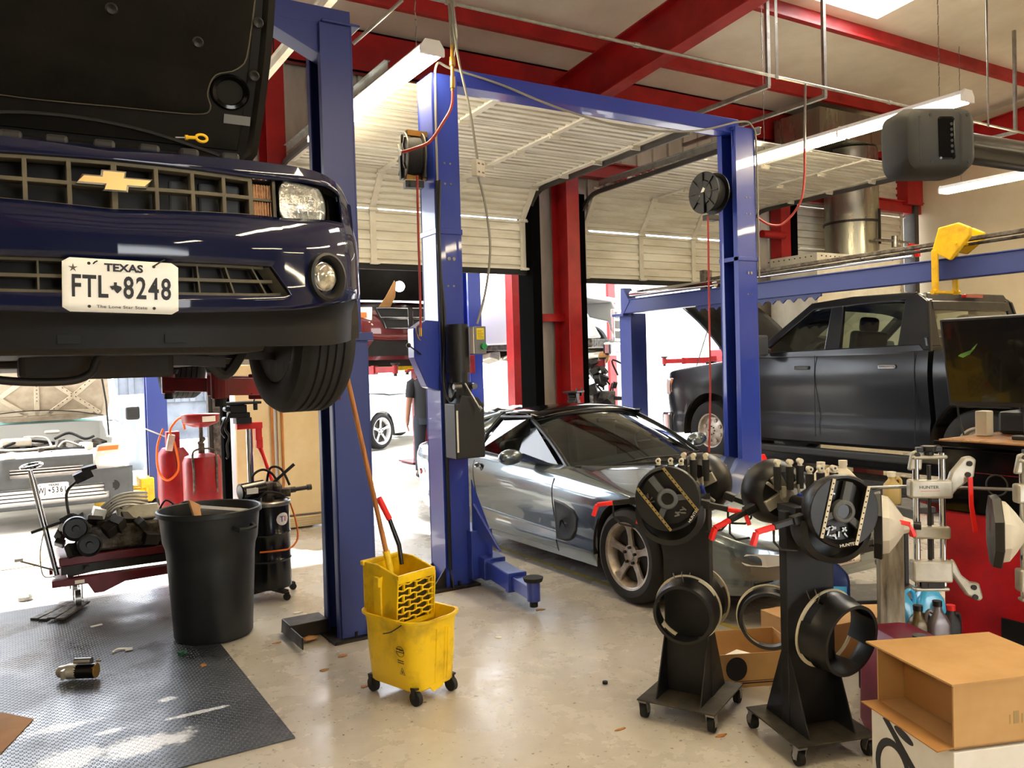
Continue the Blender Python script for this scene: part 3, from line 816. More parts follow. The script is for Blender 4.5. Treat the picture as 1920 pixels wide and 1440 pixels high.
# backing of the openings
mb = MB(); rows = [[(V(prow(k, u, .10))) for u in full if abs(u) < .8] for k in ('gb', 'gt')]; mb.grid(rows)
rows = [[V(prow(k, u, .09)) for u in full if abs(u) < .54] for k in ('ib', 'it')]; mb.grid(rows)
for k, kk, lim in (('gb', 0, .79), ('gt', 0, .79), ('ib', 0, .52), ('it', 0, .47)):
    us = [u for u in full if abs(u) < lim]
    mb.grid([[V(prow(k, u, o)) for u in us] for o in (.0, .11)])
mb.build('grille_backing', 'plastic', t, W=True)
mb = MB()      # condenser shapes behind the slats
for x in (.17, .26, .33): mb.box(CX + x, CX + x + .06, 2.775 + x*.05, 2.79 + x*.05, 2.15, 2.26)
mb.build('radiator_duct', 'plastic_gr', t, W=True, bevel=.01)
# upper grille lattice
def lat(us_, k0, k1, f, w=.006, dep=.05, u0=-.5, u1=.5):
    pts0 = []; pts1 = []
    return
def gp(k0, k1, u, f, off=0.): return V(prow(k0, u, off)).lerp(V(prow(k1, u, off)), f)
mb = MB()
gus = [u for u in full if abs(u) <= .41]
for f, hh in ((.02, .007), (.50, .006), (.97, .006)):
    mb.grid([[gp('gb', 'gt', u, f, o) + V((0, 0, z_)) for u in gus] for o, z_ in ((.0, -hh), (.0, hh), (.06, hh*.6), (.06, -hh*.6))], cu=True)
for u in (-.385, -.30, -.222, -.112, .005, .121, .226, .322, .408):
    a = gp('gb', 'gt', u, 0, .0); b = gp('gb', 'gt', u, 1, .0)
    mb.bar(a + V((0, .03, 0)), b + V((0, .03, 0)), .012 if abs(u) > .02 else .016, .06, (0, 1, 0))
mb.build('grille', 'slat', t, W=True, bevel=.002)
mb = MB(); lus = [u for u in full if abs(u) <= .48]
for f, hh in ((.04, .006), (.50, .005), (.97, .005)):
    mb.grid([[gp('ib', 'it', u, f, o) + V((0, 0, z_)) for u in lus] for o, z_ in ((.02, -hh), (.02, hh), (.07, hh), (.07, -hh))], cu=True)
for u in (-.42, -.31, -.20, -.085, .03, .13, .23, .33, .43):
    mb.bar(gp('ib', 'it', u, 0, .045), gp('ib', 'it', u, 1, .045), .005, .05, (0, 1, 0))
for s in (-1, 1):
    mb.prism([gp('ib', 'it', s*.5, 0, .012), gp('ib', 'it', s*.5, 1, .012), gp('ib', 'it', s*.46, 1, .06), gp('ib', 'it', s*.47, 0, .06)], (s*.004, .004, 0))
mb.build('lower_grille', 'slat', t, W=True)
# bow-tie badge
def bow(k):
    P = [(-.102, -.014), (-.028, -.014), (-.034, -.031), (.034, -.031), (.037, -.014), (.085, -.014), (.103, .014), (.029, .014), (.032, .031), (-.035, .031), (-.038, .014), (-.086, .014)]
    return [(x * k, z * k) for x, z in P]
mb = MB(); zc = 2.214; sh = lambda x, z: z - .0 * x
yb = 2.655
f0 = [(CX + .003 + x, yb + .012, zc + z) for x, z in bow(1.0)]; f1 = [(CX + .003 + x, yb - .004, zc + z) for x, z in bow(.98)]
inner = [(x - .006 * (1 if x > 0 else -1), z - .005 * (1 if z > 0 else -1)) for x, z in bow(1.0)]
f2 = [(CX + .003 + x, yb - .009, zc + z) for x, z in inner]
mb.cm = 1; mb.grid([[p for p in f0], [p for p in f1], [p for p in f2]], cv=True); mb.cm = 0; mb.add(f2, [tuple(range(12))])
mb.build('badge', ['gold', 'chrome'], t, W=True)
# indicators
M_('ind_glass', 'B98560', .12, .25, col2='E3B88E', ns=70, coat=1.)
for s in (-1, 1):
    for f0_, f1_ in ((.08, .46), (.56, .92)):
        mb = MB(); us_ = [s*(.418 + .068*i/6 - (.006 if f0_ < .3 else 0)) for i in range(7)]
        mb.grid([[gp('gb', 'gt', u, f0_ + (f1_ - f0_)*j/5, .028 + .004*(i % 2)) for i, u in enumerate(us_)] for j in range(6)])
        for i in range(8):
            u = s*(.418 + .066*i/7); mb.bar(gp('gb', 'gt', u, f0_, .024), gp('gb', 'gt', u, f1_, .024), .002, .004, (0, 1, 0))
        mb.build('turn_signal', 'ind_glass', t, W=True)
    mb = MB()
    for u in (.413, .494): mb.bar(gp('gb', 'gt', s*u, -.02, .03), gp('gb', 'gt', s*u, 1.02, .03), .010, .05, (0, 1, 0))
    mb.grid([[gp('gb', 'gt', s*(.41+.09*i/4), f, .018) for i in range(5)] for f in (.48, .54)])
    mb.build('signal_frame', 'slat', t, W=True)
# headlamps
for s in (-1, 1):
    def hp(a, rr_, o):
        x = .600 + rr_*.100*cos(a); z = rr_*.098*sin(a)
        zc_ = 2.215
        zz = min(zc_ + z, 2.283); 
        xx = max(x, .506) if True else x
        return (CX + s*xx, plan(xx) + o, zz)
    mb = MB(); NA = 40
    A = [2*pi*i/NA for i in range(NA)]
    mb.grid([[hp(a, r_, o) for a in A] for r_, o in ((1.06, .012), (1.06, .03), (.98, .035), (.95, .05))], cv=True)
    bez = mb.build('headlamp', 'black', t, W=True, smooth=40)
    mb = MB()
    mb.grid([[hp(a, r_, o) for a in A] for r_, o in ((.96, .02), (.88, .034), (.62, .045), (.35, .055), (.12, .058))], cv=True)
    for i in range(7): mb.bar(hp(0, 0, .0) if False else (CX + s*(.535 + .02*i), plan(.6) + .055, 2.15), (CX + s*(.54 + .02*i), plan(.6) + .05, 2.20), .003, .02)
    mb.bar((CX + s*.545, 2.81, 2.245), (CX + s*.66, 2.85, 2.25), .012, .02); mb.bar((CX + s*.55, 2.80, 2.232), (CX + s*.62, 2.83, 2.235), .004, .03)
    mb.cyl((CX + s*.60, 2.89, 2.21), (CX + s*.60, 2.82, 2.21), .024, .018, n=16)
    mb.build('reflector', 'refl', bez, W=True)
    mb = MB(); mb.grid([[hp(a, r_, .02 - .016*cos(r_*pi/2)) for a in A] for r_ in (1., .9, .75, .55, .3, .05)], cv=True)
    mb.build('lens', 'lens_clear', bez, W=True, smooth=60)
    mb = MB(); mb.grid([[gp('gb', 'gt', s*u, f, .02 + .045*tent(u, .68, .73, .80)) for u in (.69, .71, .73, .75, .775, .79)] for f in (0, .3, .7, 1)])
    mb.grid([[gp('gb', 'gt', s*u, f, .06) for u in (.49, .55, .62, .7)] for f in (0, .5, 1)])
    mb.build('headlamp_surround', 'black_gloss', bez, W=True, smooth=40)
    # fog lamp
    cx_, cy_, cz_ = CX + s*.663, 2.778, 1.968
    nn = V((s*.38, -.925, 0)); sd_ = V((.925, s*.38, 0)) 
    def fp(a, r_, o): return tuple(V((cx_, cy_, cz_)) + sd_*cos(a)*r_ + V((0, 0, 1))*sin(a)*r_*1.06 + nn*o)
    mb = MB(); mb.grid([[fp(a, r_, o) for a in A] for r_, o in ((.080, -.01), (.078, .024), (.070, .028), (.060, .018), (.057, .004), (.054, -.0))], cv=True)
    fb = mb.build('fog_lamp', 'black', t, W=True, smooth=40)
    c2 = V((cx_, cy_, cz_)) - sd_ * .012 * s + nn*.012
    def fp2(a, r_, o): return tuple(c2 + sd_*cos(a)*r_ + V((0, 0, 1))*sin(a)*r_ + nn*o)
    mb = MB(); mb.grid([[fp2(a, r_, o) for a in A] for r_, o in ((.048, 0), (.046, .008), (.034, .014), (.018, .017), (.002, .018))], cv=True)
    mb.build('fog_lens', 'foglens', fb, W=True, smooth=60)
    mb = MB(); mb.tube([fp2(a, .048, .002) for a in A], .0025, n=6, closed=True); mb.build('bezel_ring', 'chrome', fb, W=True, smooth=1)
lp = licence(t, (.008 , -.372, .436), .0, .0, 'FTL*8248', bend=1.)
lp.rotation_euler = (0, radians(1.5), radians(-1)); 
MB().tube([(-.075, -.003, .06), (-.07, -.01, .066), (-.055, .002, .075)], .0022, n=6).tube([(.08, -.003, .06), (.1, -.012, .075), (.115, -.004, .085)], .0022, n=6).build('zip_tie', 'black', lp)
# bonnet, underside toward the viewer
hd = thing('bonnet', None, None, (0, .9, 1.13)); hd.parent = t
th = radians(64)
hd.rotation_euler = (0, 0, 0)
D = V((0, -cos(th), sin(th))); Nn = V((0, -sin(th), -cos(th)))     # Nn: toward the viewer / down
def hpnt(u, a, o=0.): return tuple(V((u, 0, 0)) + D*a + Nn*o)
def hw(a): return smf([(0, .70), (.05, .735), (.5, .762), (.9, .75), (1.05, .70), (1.14, .55)])(a)
outl = [(hw(a), a) for a in rng(0, 1.14, 20)]
ring = outl + [(-x, a) for x, a in outl[::-1]]
def inset(d): return [((abs(x) - d) * (1 if x > 0 else -1), min(max(a, d*.7), 1.14 - d)) for x, a in ring]
mb = MB(); mb.grid([[hpnt(x, a, o) for x, a in inset(d)] for d, o in ((0, -.02), (0, .0), (.03, .006), (.05, -.012), (.085, -.014), (.095, .004), (.13, .006))], cv=True)
mb.add([hpnt(x, a, .006) for x, a in inset(.13)], [tuple(range(len(ring)))])
M_('hood_in', '0E0C09', .5, col2='17140F', ns=4, rv=.1, spec=.25)
hf = mb.build('bonnet_frame', 'hood_in', hd, smooth=35)
mb = MB(); mb.add([hpnt(x, a, -.022) for x, a in ring], [tuple(range(len(ring)))]); mb.build('bonnet_skin', 'paint_navy', hd)
padp = spl([(-.55, .26), (-.5, .20), (-.2, .185), (.14, .195), (.45, .205), (.515, .235), (.50, .30), (.53, .38), (.62, .42), (.66, .52), (.66, .95), (.5, 1.03), (-.5, 1.03), (-.66, .95), (-.66, .5), (-.6, .35)], 4, closed=True)
M_('padding', '0F0D0A', .85, spec=.2, col2='17140F', ns=5, bump=.3, bs=14)
mb = MB(); mb.grid([[hpnt(x*k, .2 + (a - .2)*k + (1-k)*.4, o) for x, a in padp] for k, o in ((1.0, .004), (.995, .016), (.975, .02))], cv=True)
mb.add([hpnt(x*.975, .2 + (a - .2)*.975 + .01, .02) for x, a in padp], [tuple(range(len(padp)))])
mb.build('insulation_pad', 'padding', hd, smooth=40)
mb = MB(); mb.tube([hpnt(x, a, .012) for x, a in padp], .004, n=6, closed=True); mb.build('pad_edge', 'slat', hd, smooth=1)
mb = MB(); cc = (.595, .315)
mb.grid([[hpnt(cc[0] + r_*cos(a), cc[1] + r_*.9*sin(a), o) for a in rng(0, 2*pi, 30)[:-1]] for r_, o in ((.085, .008), (.075, .02), (.06, .016), (.052, -.01), (.03, -.014), (.001, -.015))], cv=True)
mb.build('speaker_dimple', 'black_gloss', hd, smooth=50)
MB().add([hpnt(x, a, .012) for x, a in ((.575, .182), (.69, .182), (.69, .222), (.575, .222))], [(0, 1, 2, 3)]).build('warning_label', 'grey_pt', hd)
mb = MB()
for x, a in ((-.22, .62), (.12, .57), (.42, .72), (.45, .50), (.3, .85), (-.1, .85), (.69, .62), (-.4, .45), (.69, .40)):
    mb.grid([[hpnt(x + r_*cos(q), a + r_*sin(q), o) for q in rng(0, 2*pi, 14)[:-1]] for r_, o in ((.024, .02), (.018, .026), (.010, .022), (.001, .02))], cv=True)
mb.each('pad_button', 'plastic', hd, smooth=50)
mb = MB(); mb.tube(spl([hpnt(-.6, .05, .02), hpnt(-.2, .13, .03), hpnt(.2, .12, .03), hpnt(.6, .03, .02)], 6), .008, n=6); mb.build('hood_seal', 'rubber', hd, smooth=1)
# engine bay behind the nose panel
mb = MB(); mb.box(-.68, .68, -.0, .92, .55, .86); mb.box(-.3, .3, .25, .8, .8, 1.0); mb.build('engine_bay', 'under', t, bevel=.02)
# fenders, cabin and tail
ysB = rng(3.0, 7.45, 60)
W_ = smf([(0, .86), (.25, .935), (.6, .958), (2.2, .94), (3.3, .96), (4.1, .93), (4.45, .80)])
B_ = smf([(0, .30), (.5, .27), (2, .26), (3.8, .28), (4.45, .40)])
S_ = smf([(0, .80), (.5, .86), (1.5, .92), (3.2, .95), (4.45, .90)])
C_ = smf([(0, .82), (.9, .92), (1.4, .97), (3.2, .99), (4.2, 1.0), (4.45, .96)])
car_skin(t, 'body', 'paint_navy', rng(.02, 4.45, 70), W_, B_, S_, C_, p=.8, r=.7, ar=((.55, .36, .375), (3.4, .36, .375)),
         cut=lambda x, y, z: abs(x) < .78 and -.1 < y < .98 and z > .7)
for ya in (.55, 3.4):
    for s in (-1, 1):
        well(t, *( (.6, .93) if s > 0 else (-.93, -.6) ), ya, .36, .375)
wheel(t, (.80, .55, .345), .345, .245, .225, 1, steer=.10); wheel(t, (-.80, .55, .345), .345, .245, .225, -1, steer=.1)
wheel(t, (.79, 3.4, .345), .345, .245, .225, 1); wheel(t, (-.79, 3.4, .345), .345, .245, .225, -1)
# greenhouse
gh = [(1.35, .97, .66, .66), (2.0, 1.33, .58, .60), (2.6, 1.37, .56, .60), (3.2, 1.28, .56, .62), (3.9, 1.0, .6, .66)]
mb = MB(); mb.grid([[(-w1, y, .95), (-w0, y, z - .03), (-w0*.6, y, z), (w0*.6, y, z), (w0, y, z - .03), (w1, y, .95)] for y, z, w0, w1 in gh]); mb.build('cabin_glass', 'black_gloss', t, smooth=50)
mb = MB(); mb.grid([[(-w0, y, z - .02), (-w0*.6, y, z + .006), (w0*.6, y, z + .006), (w0, y, z - .02)] for y, z, w0, w1 in gh[1:4]]); mb.build('roof', 'paint_navy', t, smooth=50, solid=.01)
# underside
mb = MB(); mb.box(-.70, .62, .9, 4.2, .22, .34); mb.box(-.6, .5, -.05, .9, .25, .36); mb.box(-.25, .25, .3, 1.2, .17, .3); mb.build('underbody', 'under', t, bevel=.02)
mb = MB(); mb.tube(spl([(-.62, .1, .28), (-.45, .12, .22), (-.30, .16, .175), (-.12, .18, .165), (-.04, .2, .19), (.02, .22, .26), (.3, .25, .28)], 6), .014, n=10)
mb.tube(spl([(.30, .40, .30), (.40, .42, .22), (.46, .43, .17), (.52, .44, .24), (.55, .45, .30)], 5), .022, n=8)
mb.bar((.35, .5, .26), (.72, .56, .24), .05, .03); mb.bar((-.35, .5, .26), (-.72, .56, .24), .05, .03); mb.bar((.15, .35, .24), (.45, .4, .22), .04, .04)
mb.tube([(.1, 1., .2), (.12, 2.5, .2), (.3, 3.3, .22), (.5, 4.3, .24)], .035, n=10)
mb.build('suspension', 'dark_metal', t, smooth=1)
# yellow dipstick resting on the nose
d_ = thing('dipstick', 'yellow ring-handled dipstick lying on the nose of the raised dark blue coupe', 'dipstick', (CX + .235, 2.73, 2.385), rz=radians(6))
mb = MB(); mb.tube([(.030 + .017*cos(a), .0, .004 + .011*sin(a)) for a in rng(0, 2*pi, 20)[:-1]], .0045, n=8, closed=True)
mb.cyl((-.012, 0, 0), (.016, 0, .003), .0055, n=8); mb.cyl((-.02, 0, -.001), (-.012, 0, 0), .008, n=8); mb.build('handle', 'yellow', d_, smooth=1)
MB().cyl((-.05, 0, -.005), (-.018, 0, -.001), .0025, n=6).build('rod', 'steel', d_)
M_('dipyellow', 'D98A1E', .4)

# ================================================================ silver sports car
t = thing('car', 'silver grey two-seat sports car parked between the bright blue lift posts', 'car', (4.45, 3.40, 0))
VET = t
ax = ((.98, .325, .365), (3.65, .325, .37))
W_ = smf([(0, .50), (.08, .66), (.2, .78), (.4, .865), (.7, .915), (1.0, .925), (1.6, .905), (2.2, .905), (3.0, .925), (3.65, .945), (4.2, .92), (4.45, .86), (4.57, .78)])
B_ = smf([(0, .24), (.1, .21), (.5, .19), (1.4, .17), (2.8, .17), (4.1, .24), (4.57, .32)])
S_ = smf([(0, .44), (.1, .50), (.3, .58), (.6, .67), (1.0, .725), (1.5, .735), (2.0, .76), (2.8, .79), (3.6, .82), (4.2, .82), (4.57, .80)])
C_ = smf([(0, .50), (.1, .555), (.3, .62), (.6, .70), (1.0, .775), (1.35, .825), (1.6, .85), (1.9, .87), (3.2, .90), (4.0, .93), (4.4, .92), (4.57, .88)])
def vcut(x, y, z): return z > .78 and abs(x) < .70 and 1.62 < y < 3.55
car_skin(t, 'body', 'paint_silver', rng(0, 4.57, 150), W_, B_, S_, C_, p=.82, r=.72, ar=ax, cut=vcut, ns=14, nt=14,
         side=((0, .955), (.12, .975), (.22, .985), (.30, .965), (.5, .985), (.75, 1.), (.9, .995), (1., .97)))
for ya in (.98, 3.65):
    for s in (-1, 1): well(t, *((.60, .915) if s > 0 else (-.915, -.60)), ya, .325, .365)
wheel(t, (-.80, .98, .325), .325, .245, .225, -1); wheel(t, (.80, .98, .325), .325, .245, .225, 1)
wheel(t, (-.80, 3.65, .325), .325, .27, .235, -1); wheel(t, (.80, 3.65, .325), .325, .27, .235, 1)
# interior
mb = MB(); mb.box(-.66, .66, 1.9, 3.5, .25, .3); mb.box(-.68, -.64, 1.7, 3.5, .3, .80); mb.box(.64, .68, 1.7, 3.5, .3, .80); mb.box(-.66, .66, 3.45, 3.5, .3, .85); mb.box(-.12, .12, 1.9, 3.4, .3, .55); mb.build('cabin_floor', 'seat', t)
mb = MB(); mb.prism([(-.66, 1.60, .84), (-.66, 2.0, .84), (-.66, 2.15, .78), (-.66, 2.15, .5), (-.66, 1.6, .5)], (1.32, 0, 0)); mb.build('dashboard', 'seat', t, bevel=.02)
for s in (-1, 1):
    mb = MB(); mb.cb((s*.36, 2.75, .42), (.48, .5, .14)); mb.cb((s*.36, 3.05, .68), (.46, .13, .52), (radians(-14), 0, 0)); mb.cb((s*.36, 3.12, 1.0), (.26, .09, .16), (radians(-14), 0, 0))
    mb.build('seat', 'leather', t, bevel=.04, seg=3)
mb = MB(); mb.tube([(.36 + .18*cos(a), 2.2 + .05*sin(a), .86 + .17*sin(a)) for a in rng(0, 2*pi, 28)[:-1]], .014, n=8, closed=True); mb.bar((.2, 2.2, .86), (.52, 2.2, .86), .03, .02); mb.cyl((.36, 2.2, .86), (.36, 1.9, .78), .03, n=10)
mb.build('steering_wheel', 'black', t, smooth=1)
# windscreen
def wsb(x): return (x, 1.52 + .42*(abs(x)/.73)**2.0, .852 - .035*(abs(x)/.73)**2)
def wst(x): return (x, 2.55 + .10*(abs(x)/.58)**2, 1.205 - .045*(abs(x)/.58)**2)
rows = []
for f in rng(0, 1, 6):
    rows.append([tuple(V(wsb(s*.715)).lerp(V(wst(s*.575)), f) + V((0, -.02*sin(pi*f), .015*sin(pi*f)))) for s in rng(-1, 1, 16)])
ws = MB().grid(rows).build('windscreen', 'glass_dk', t, smooth=60)
fr = [V(r[0]) for r in rows]; fl = [V(r[-1]) for r in rows]
mb = MB(); mb.tube(fr, .022, n=8); mb.tube(fl, .022, n=8); mb.tube([V(p) for p in rows[-1]], .02, n=8); mb.build('windscreen_frame', 'paint_black', t, smooth=1)
mb = MB(); mb.tube([V(p) + V((0, -.008, .004)) for p in rows[0]], .012, n=6); mb.build('cowl_seal', 'rubber', t, smooth=1)
for x0, x1 in ((-.45, .12), (.02, .6)):
    a, b = V(wsb(x0)) + V((0, -.02, .015)), V(wsb(x1)) + V((0, .03, .03)); MB().tube([a, a.lerp(b, .5) + V((0, 0, .015)), b], .006, n=6).build('wiper', 'black', t, smooth=1)
MB().cb((.02, 2.38, 1.13), (.2, .03, .06)).build('rear_view_mirror', 'black', t, bevel=.012)
# side glass, pillars, roof, rear hatch glass
def P3(s, x, y, z): return (s*x, y, z)
for s in (-1, 1):
    gl = [P3(s, .745, 1.98, .80), P3(s, .78, 2.6, .83), P3(s, .80, 3.22, .87), P3(s, .60, 3.12, 1.15), P3(s, .595, 2.66, 1.185)]
    mb = MB(); mb.add(gl, [(0, 1, 2, 3, 4)]); mb.build('side_window', 'glass_dk', t)
    mb = MB(); mb.tube([P3(s, .80, 3.24, .86), P3(s, .70, 3.22, 1.02), P3(s, .60, 3.14, 1.16), P3(s, .52, 3.05, 1.215)], .018, n=8)
    mb.tube([P3(s, .605, 2.6, 1.19), P3(s, .61, 3.12, 1.17)], .012, n=8); mb.tube([P3(s, .745, 1.96, .80), P3(s, .79, 2.6, .835), P3(s, .815, 3.3, .88)], .012, n=6)
    mb.build('window_frame', 'black', t, smooth=1)
    # rear quarter pillar
    mb = MB(); mb.grid([[P3(s, .81, 3.26, .86), P3(s, .72, 3.24, 1.03), P3(s, .56, 3.17, 1.215)], [P3(s, .83, 3.7, .87), P3(s, .70, 3.6, 1.0), P3(s, .54, 3.45, 1.18)], [P3(s, .80, 4.15, .88), P3(s, .70, 4.1, .93), P3(s, .6, 4.0, .98)]])
    mb.build('rear_pillar', 'paint_silver', t, smooth=60, solid=.01)
    # mirror
    mb = MB(); mb.ball((s*1.02, 2.30, .90), 1, 16, (.115, .06, .065)); mb.prism([P3(s, .74, 2.05, .80), P3(s, .76, 2.20, .80), P3(s, .95, 2.30, .87), P3(s, .93, 2.25, .90)], (0, 0, .03))
    mb.build('wing_mirror', 'paint_silver', t, smooth=60)
    # recessed oval handle
    mb = MB(); mb.cyl((s*.905, 3.06, .735), (s*.918, 3.06, .735), .001, .001, n=3) if False else None
    mb.lathe([(.001, .0), (.052, .0), (.060, .006), (.052, .012), (.001, .004)], (0, 0, 0), ax='x', n=24, sx=1.3, sy=.72)
    o = mb.build('door_handle', 'black_gloss', t, smooth=1); o.location = (s*.913, 3.02, .745); o.rotation_euler = (0, radians(s*-6), 0) if s > 0 else (0, radians(6), pi)
    # door shut line and front side scoop
    def sx_(y, z):
        v = (z - B_(y)) / (S_(y) - B_(y)); return W_(y) * smf(((0, .955), (.12, .975), (.22, .985), (.30, .965), (.5, .985), (.75, 1.), (.9, .995), (1., .97)))(v)
    mb = MB(); mb.tube([(s*(sx_(1.87 - .02*0, z) + .001), 1.86 + .03*sin((z-.2)*3), z) for z in rng(.2, .76, 14)], .004, n=5)
    mb.tube([(s*(sx_(y, .215) + .001), y, .215) for y in rng(1.86, 3.02, 10)], .003, n=5); mb.tube([(s*(sx_(3.1, z) + .001), 3.05 + .12*(z-.2), z) for z in rng(.215, .80, 12)], .003, n=5)
    mb.build('door_gap', 'black', t)
    sc0 = [(1.86, .60), (1.72, .585), (1.60, .55), (1.56, .50), (1.60, .40), (1.68, .315), (1.74, .30), (1.86, .30)]
    ctr = (1.78, .45)
    mb = MB(); mb.grid([[(s*(sx_(y, z) + .0015 - d_), ctr[0] + (y - ctr[0])*k, ctr[1] + (z - ctr[1])*k) for y, z in sc0] for k, d_ in ((1.04, .004), (1.0, -.004), (.93, -.005), (.88, -.003), (.5, -.003), (.02, -.003))], cv=True) 
    M_('scoop', '14181B', .5, .0) if 'scoop' not in MT else None
    mb.build('side_vent', 'scoop', t, smooth=60)
    mb = MB(); mb.tube([(s*(sx_(y, .36) + .002), y, z) for y, z in [(1.66, .33), (1.9, .345), (2.4, .365), (3.0, .39)]], .007, n=6); mb.build('side_crease', 'paint_silver', t, smooth=1)
mb = MB(); mb.grid([[(x*w/.58, y, z - .05*(abs(x)/.58)**2) for x in rng(-.58, .58, 10)] for y, z, w in ((2.58, 1.215, .57), (2.75, 1.245, .575), (2.95, 1.25, .57), (3.1, 1.24, .56), (3.2, 1.225, .55))])
mb.build('roof_panel', 'black_gloss', t, smooth=60, solid=.02, off=1)
mb = MB(); mb.grid([[(x*w, y, z - .05*abs(x)**2) for x in rng(-1, 1, 10)] for y, z, w in ((3.2, 1.228, .55), (3.45, 1.185, .57), (3.8, 1.07, .60), (4.1, .95, .62))])
mb.build('rear_hatch_glass', 'black_gloss', t, smooth=60)
mb = MB(); 
for s in (-1, 1): mb.tube([(s*.56, 3.2, 1.2), (s*.58, 3.45, 1.15), (s*.6, 3.8, 1.03), (s*.62, 4.1, .93)], .02, n=6)
mb.build('hatch_frame', 'paint_silver', t, smooth=1)
# nose: lamps, grilles, plate
def nsx(x, z): # y of the nose surface at lateral x
    ys_ = rng(0, 1, 200)
    for y in ys_:
        if W_(y)*.98 >= abs(x): return y
    return 1
def noseplate(name, m, pts, off=.006, th_=.012, par=t):
    mb = MB(); P = [(x, nsx(x, z) - off, z) for x, z in pts]; mb.prism(P, (0, -th_, 0)); return mb.build(name, m, par, bevel=.004)
for s in (-1, 1):
    pts = [(s*.86, .47), (s*.80, .50), (s*.62, .47), (s*.55, .44), (s*.56, .375), (s*.66, .36), (s*.80, .40)]
    noseplate('front_lamp', 'lampglass', [(s*x, z) for x, z in ((.50, .455), (.62, .462), (.70, .465), (.74, .43), (.70, .395), (.60, .385), (.50, .39))])
    noseplate('indicator', 'amber', [(s*x, z) for x, z in ((.715, .465), (.77, .47), (.80, .44), (.77, .41), (.715, .405))], off=.0)
    noseplate('lower_intake', 'black', [(s*x, z) for x, z in ((.40, .295), (.58, .30), (.66, .29), (.66, .265), (.58, .255), (.40, .255))], off=-.012, th_=.02)
noseplate('grille_opening', 'black', [(-.44, .44), (.44, .44), (.46, .36), (-.46, .36)], off=-.03, th_=.05)
mb = MB(); mb.grid([[(W_(0)*1.0*x, nsx(W_(0)*x, 0) - .012 + .08*abs(x)**3, z) for x in rng(-1.05, 1.05, 16)] for z in (.335, .345, .352)])
mb.build('bumper_strip', 'paint_silver', t, smooth=1, solid=.02)
pl = licence(t, (.02, -.03, .40), 0, radians(-8), 'CRS*4570', W=False)
mb = MB(); mb.box(-.17, .17, .004, .02, -.085, .085); mb.build('plate_frame', 'steel', pl, bevel=.01)
mb = MB(); mb.box(-.76, .76, .55, 4.2, .15, .2); mb.build('underbody', 'under', t)
for s in (-1, 1):
    mb = MB(); 
    for x in (.30, .58): mb.cyl((s*x, 4.52, .66), (s*x, 4.585, .66), .07, n=20)
    mb.build('tail_lamp', 'lamp_red', t, smooth=1)
mb = MB(); mb.lathe([(.001, 0), (.03, 0), (.03, .008), (.001, .01)], ax='x', n=16); o = mb.build('side_marker', 'lamp_red', t); o.location = (-.93, 4.2, .60); o.rotation_euler = (0, 0, pi)
mb = MB()
for s in (-1, 1): mb.tube([(s*(.60 + .1*(y-.3)), y, S_(y) + (C_(y) - S_(y))*.62) for y in rng(.35, 1.5, 12)], .003, n=5)
mb.build('bonnet_gap', 'black', t)
# ================================================================ black crew-cab pickup, nose toward the wall
t = thing('pickup_truck', 'black crew-cab pickup truck with raised bonnet, parked on the far side of the sports car', 'pickup truck', (8.98, 9.0, .29), rz=pi)
PK = t
RA, RR = .92, 4.52
ax = ((RA, .40, .50), (RR, .40, .50))
W_ = smf([(0, .88), (.15, .955), (.5, .985), (1.5, .98), (4.0, .98)])
B_ = smf([(0, .32), (.2, .34), (4.0, .36)])
S_ = smf([(0, 1.10), (.15, 1.18), (1.0, 1.27), (1.7, 1.34), (4.0, 1.38)])
C_ = smf([(0, 1.14), (.15, 1.22), (1.0, 1.32), (1.7, 1.38), (4.0, 1.42)])
PS = ((0, .955), (.2, .965), (.28, .95), (.4, .965), (.75, 1.), (1., .97))
car_skin(t, 'cab_body', 'paint_black', rng(0.0, 4.0, 110), W_, B_, S_, C_, p=.5, r=.5, ar=ax, side=PS, ns=14,
         cut=lambda x, y, z: z > 1.22 and ((abs(x) < .72 and .2 < y < 1.45) or (abs(x) < .84 and 1.9 < y < 3.8)))
bw = lambda y: .985
car_skin(t, 'bed', 'paint_black', rng(4.06, 5.85, 60), bw, lambda y: .40, lambda y: 1.36, lambda y: 1.38, p=.3, r=.3, ar=ax, side=PS, ns=14, cut=lambda x, y, z: z > 1.3 and abs(x) < .88)
MB().box(-.88, .88, 4.1, 5.8, .8, .86).build('bed_floor', 'under', t)
for ya in (RA, RR):
    for s in (-1, 1): well(t, *((.6, .97) if s > 0 else (-.97, -.6)), ya, .40, .50)
for s in (-1, 1):
    for ya in (RA, RR): wheel(t, (s*.84, ya, .395), .395, .28, .225, s, style='disc', n=8, lug=8, rimm='rim')
mb = MB(); mb.box(-.7, .7, .25, 1.5, .5, 1.1); mb.box(-.5, .4, .4, 1.3, 1.0, 1.2); mb.build('engine_bay', 'under', t, bevel=.03)
mb = MB(); mb.box(-.75, .75, .3, 5.6, .30, .42); mb.build('chassis', 'under', t)
gx = lambda z: .955 - max(0, z - 1.4) * .27
def gpn(s, y, z, o=0): return (s * (gx(z) + o), y, z)
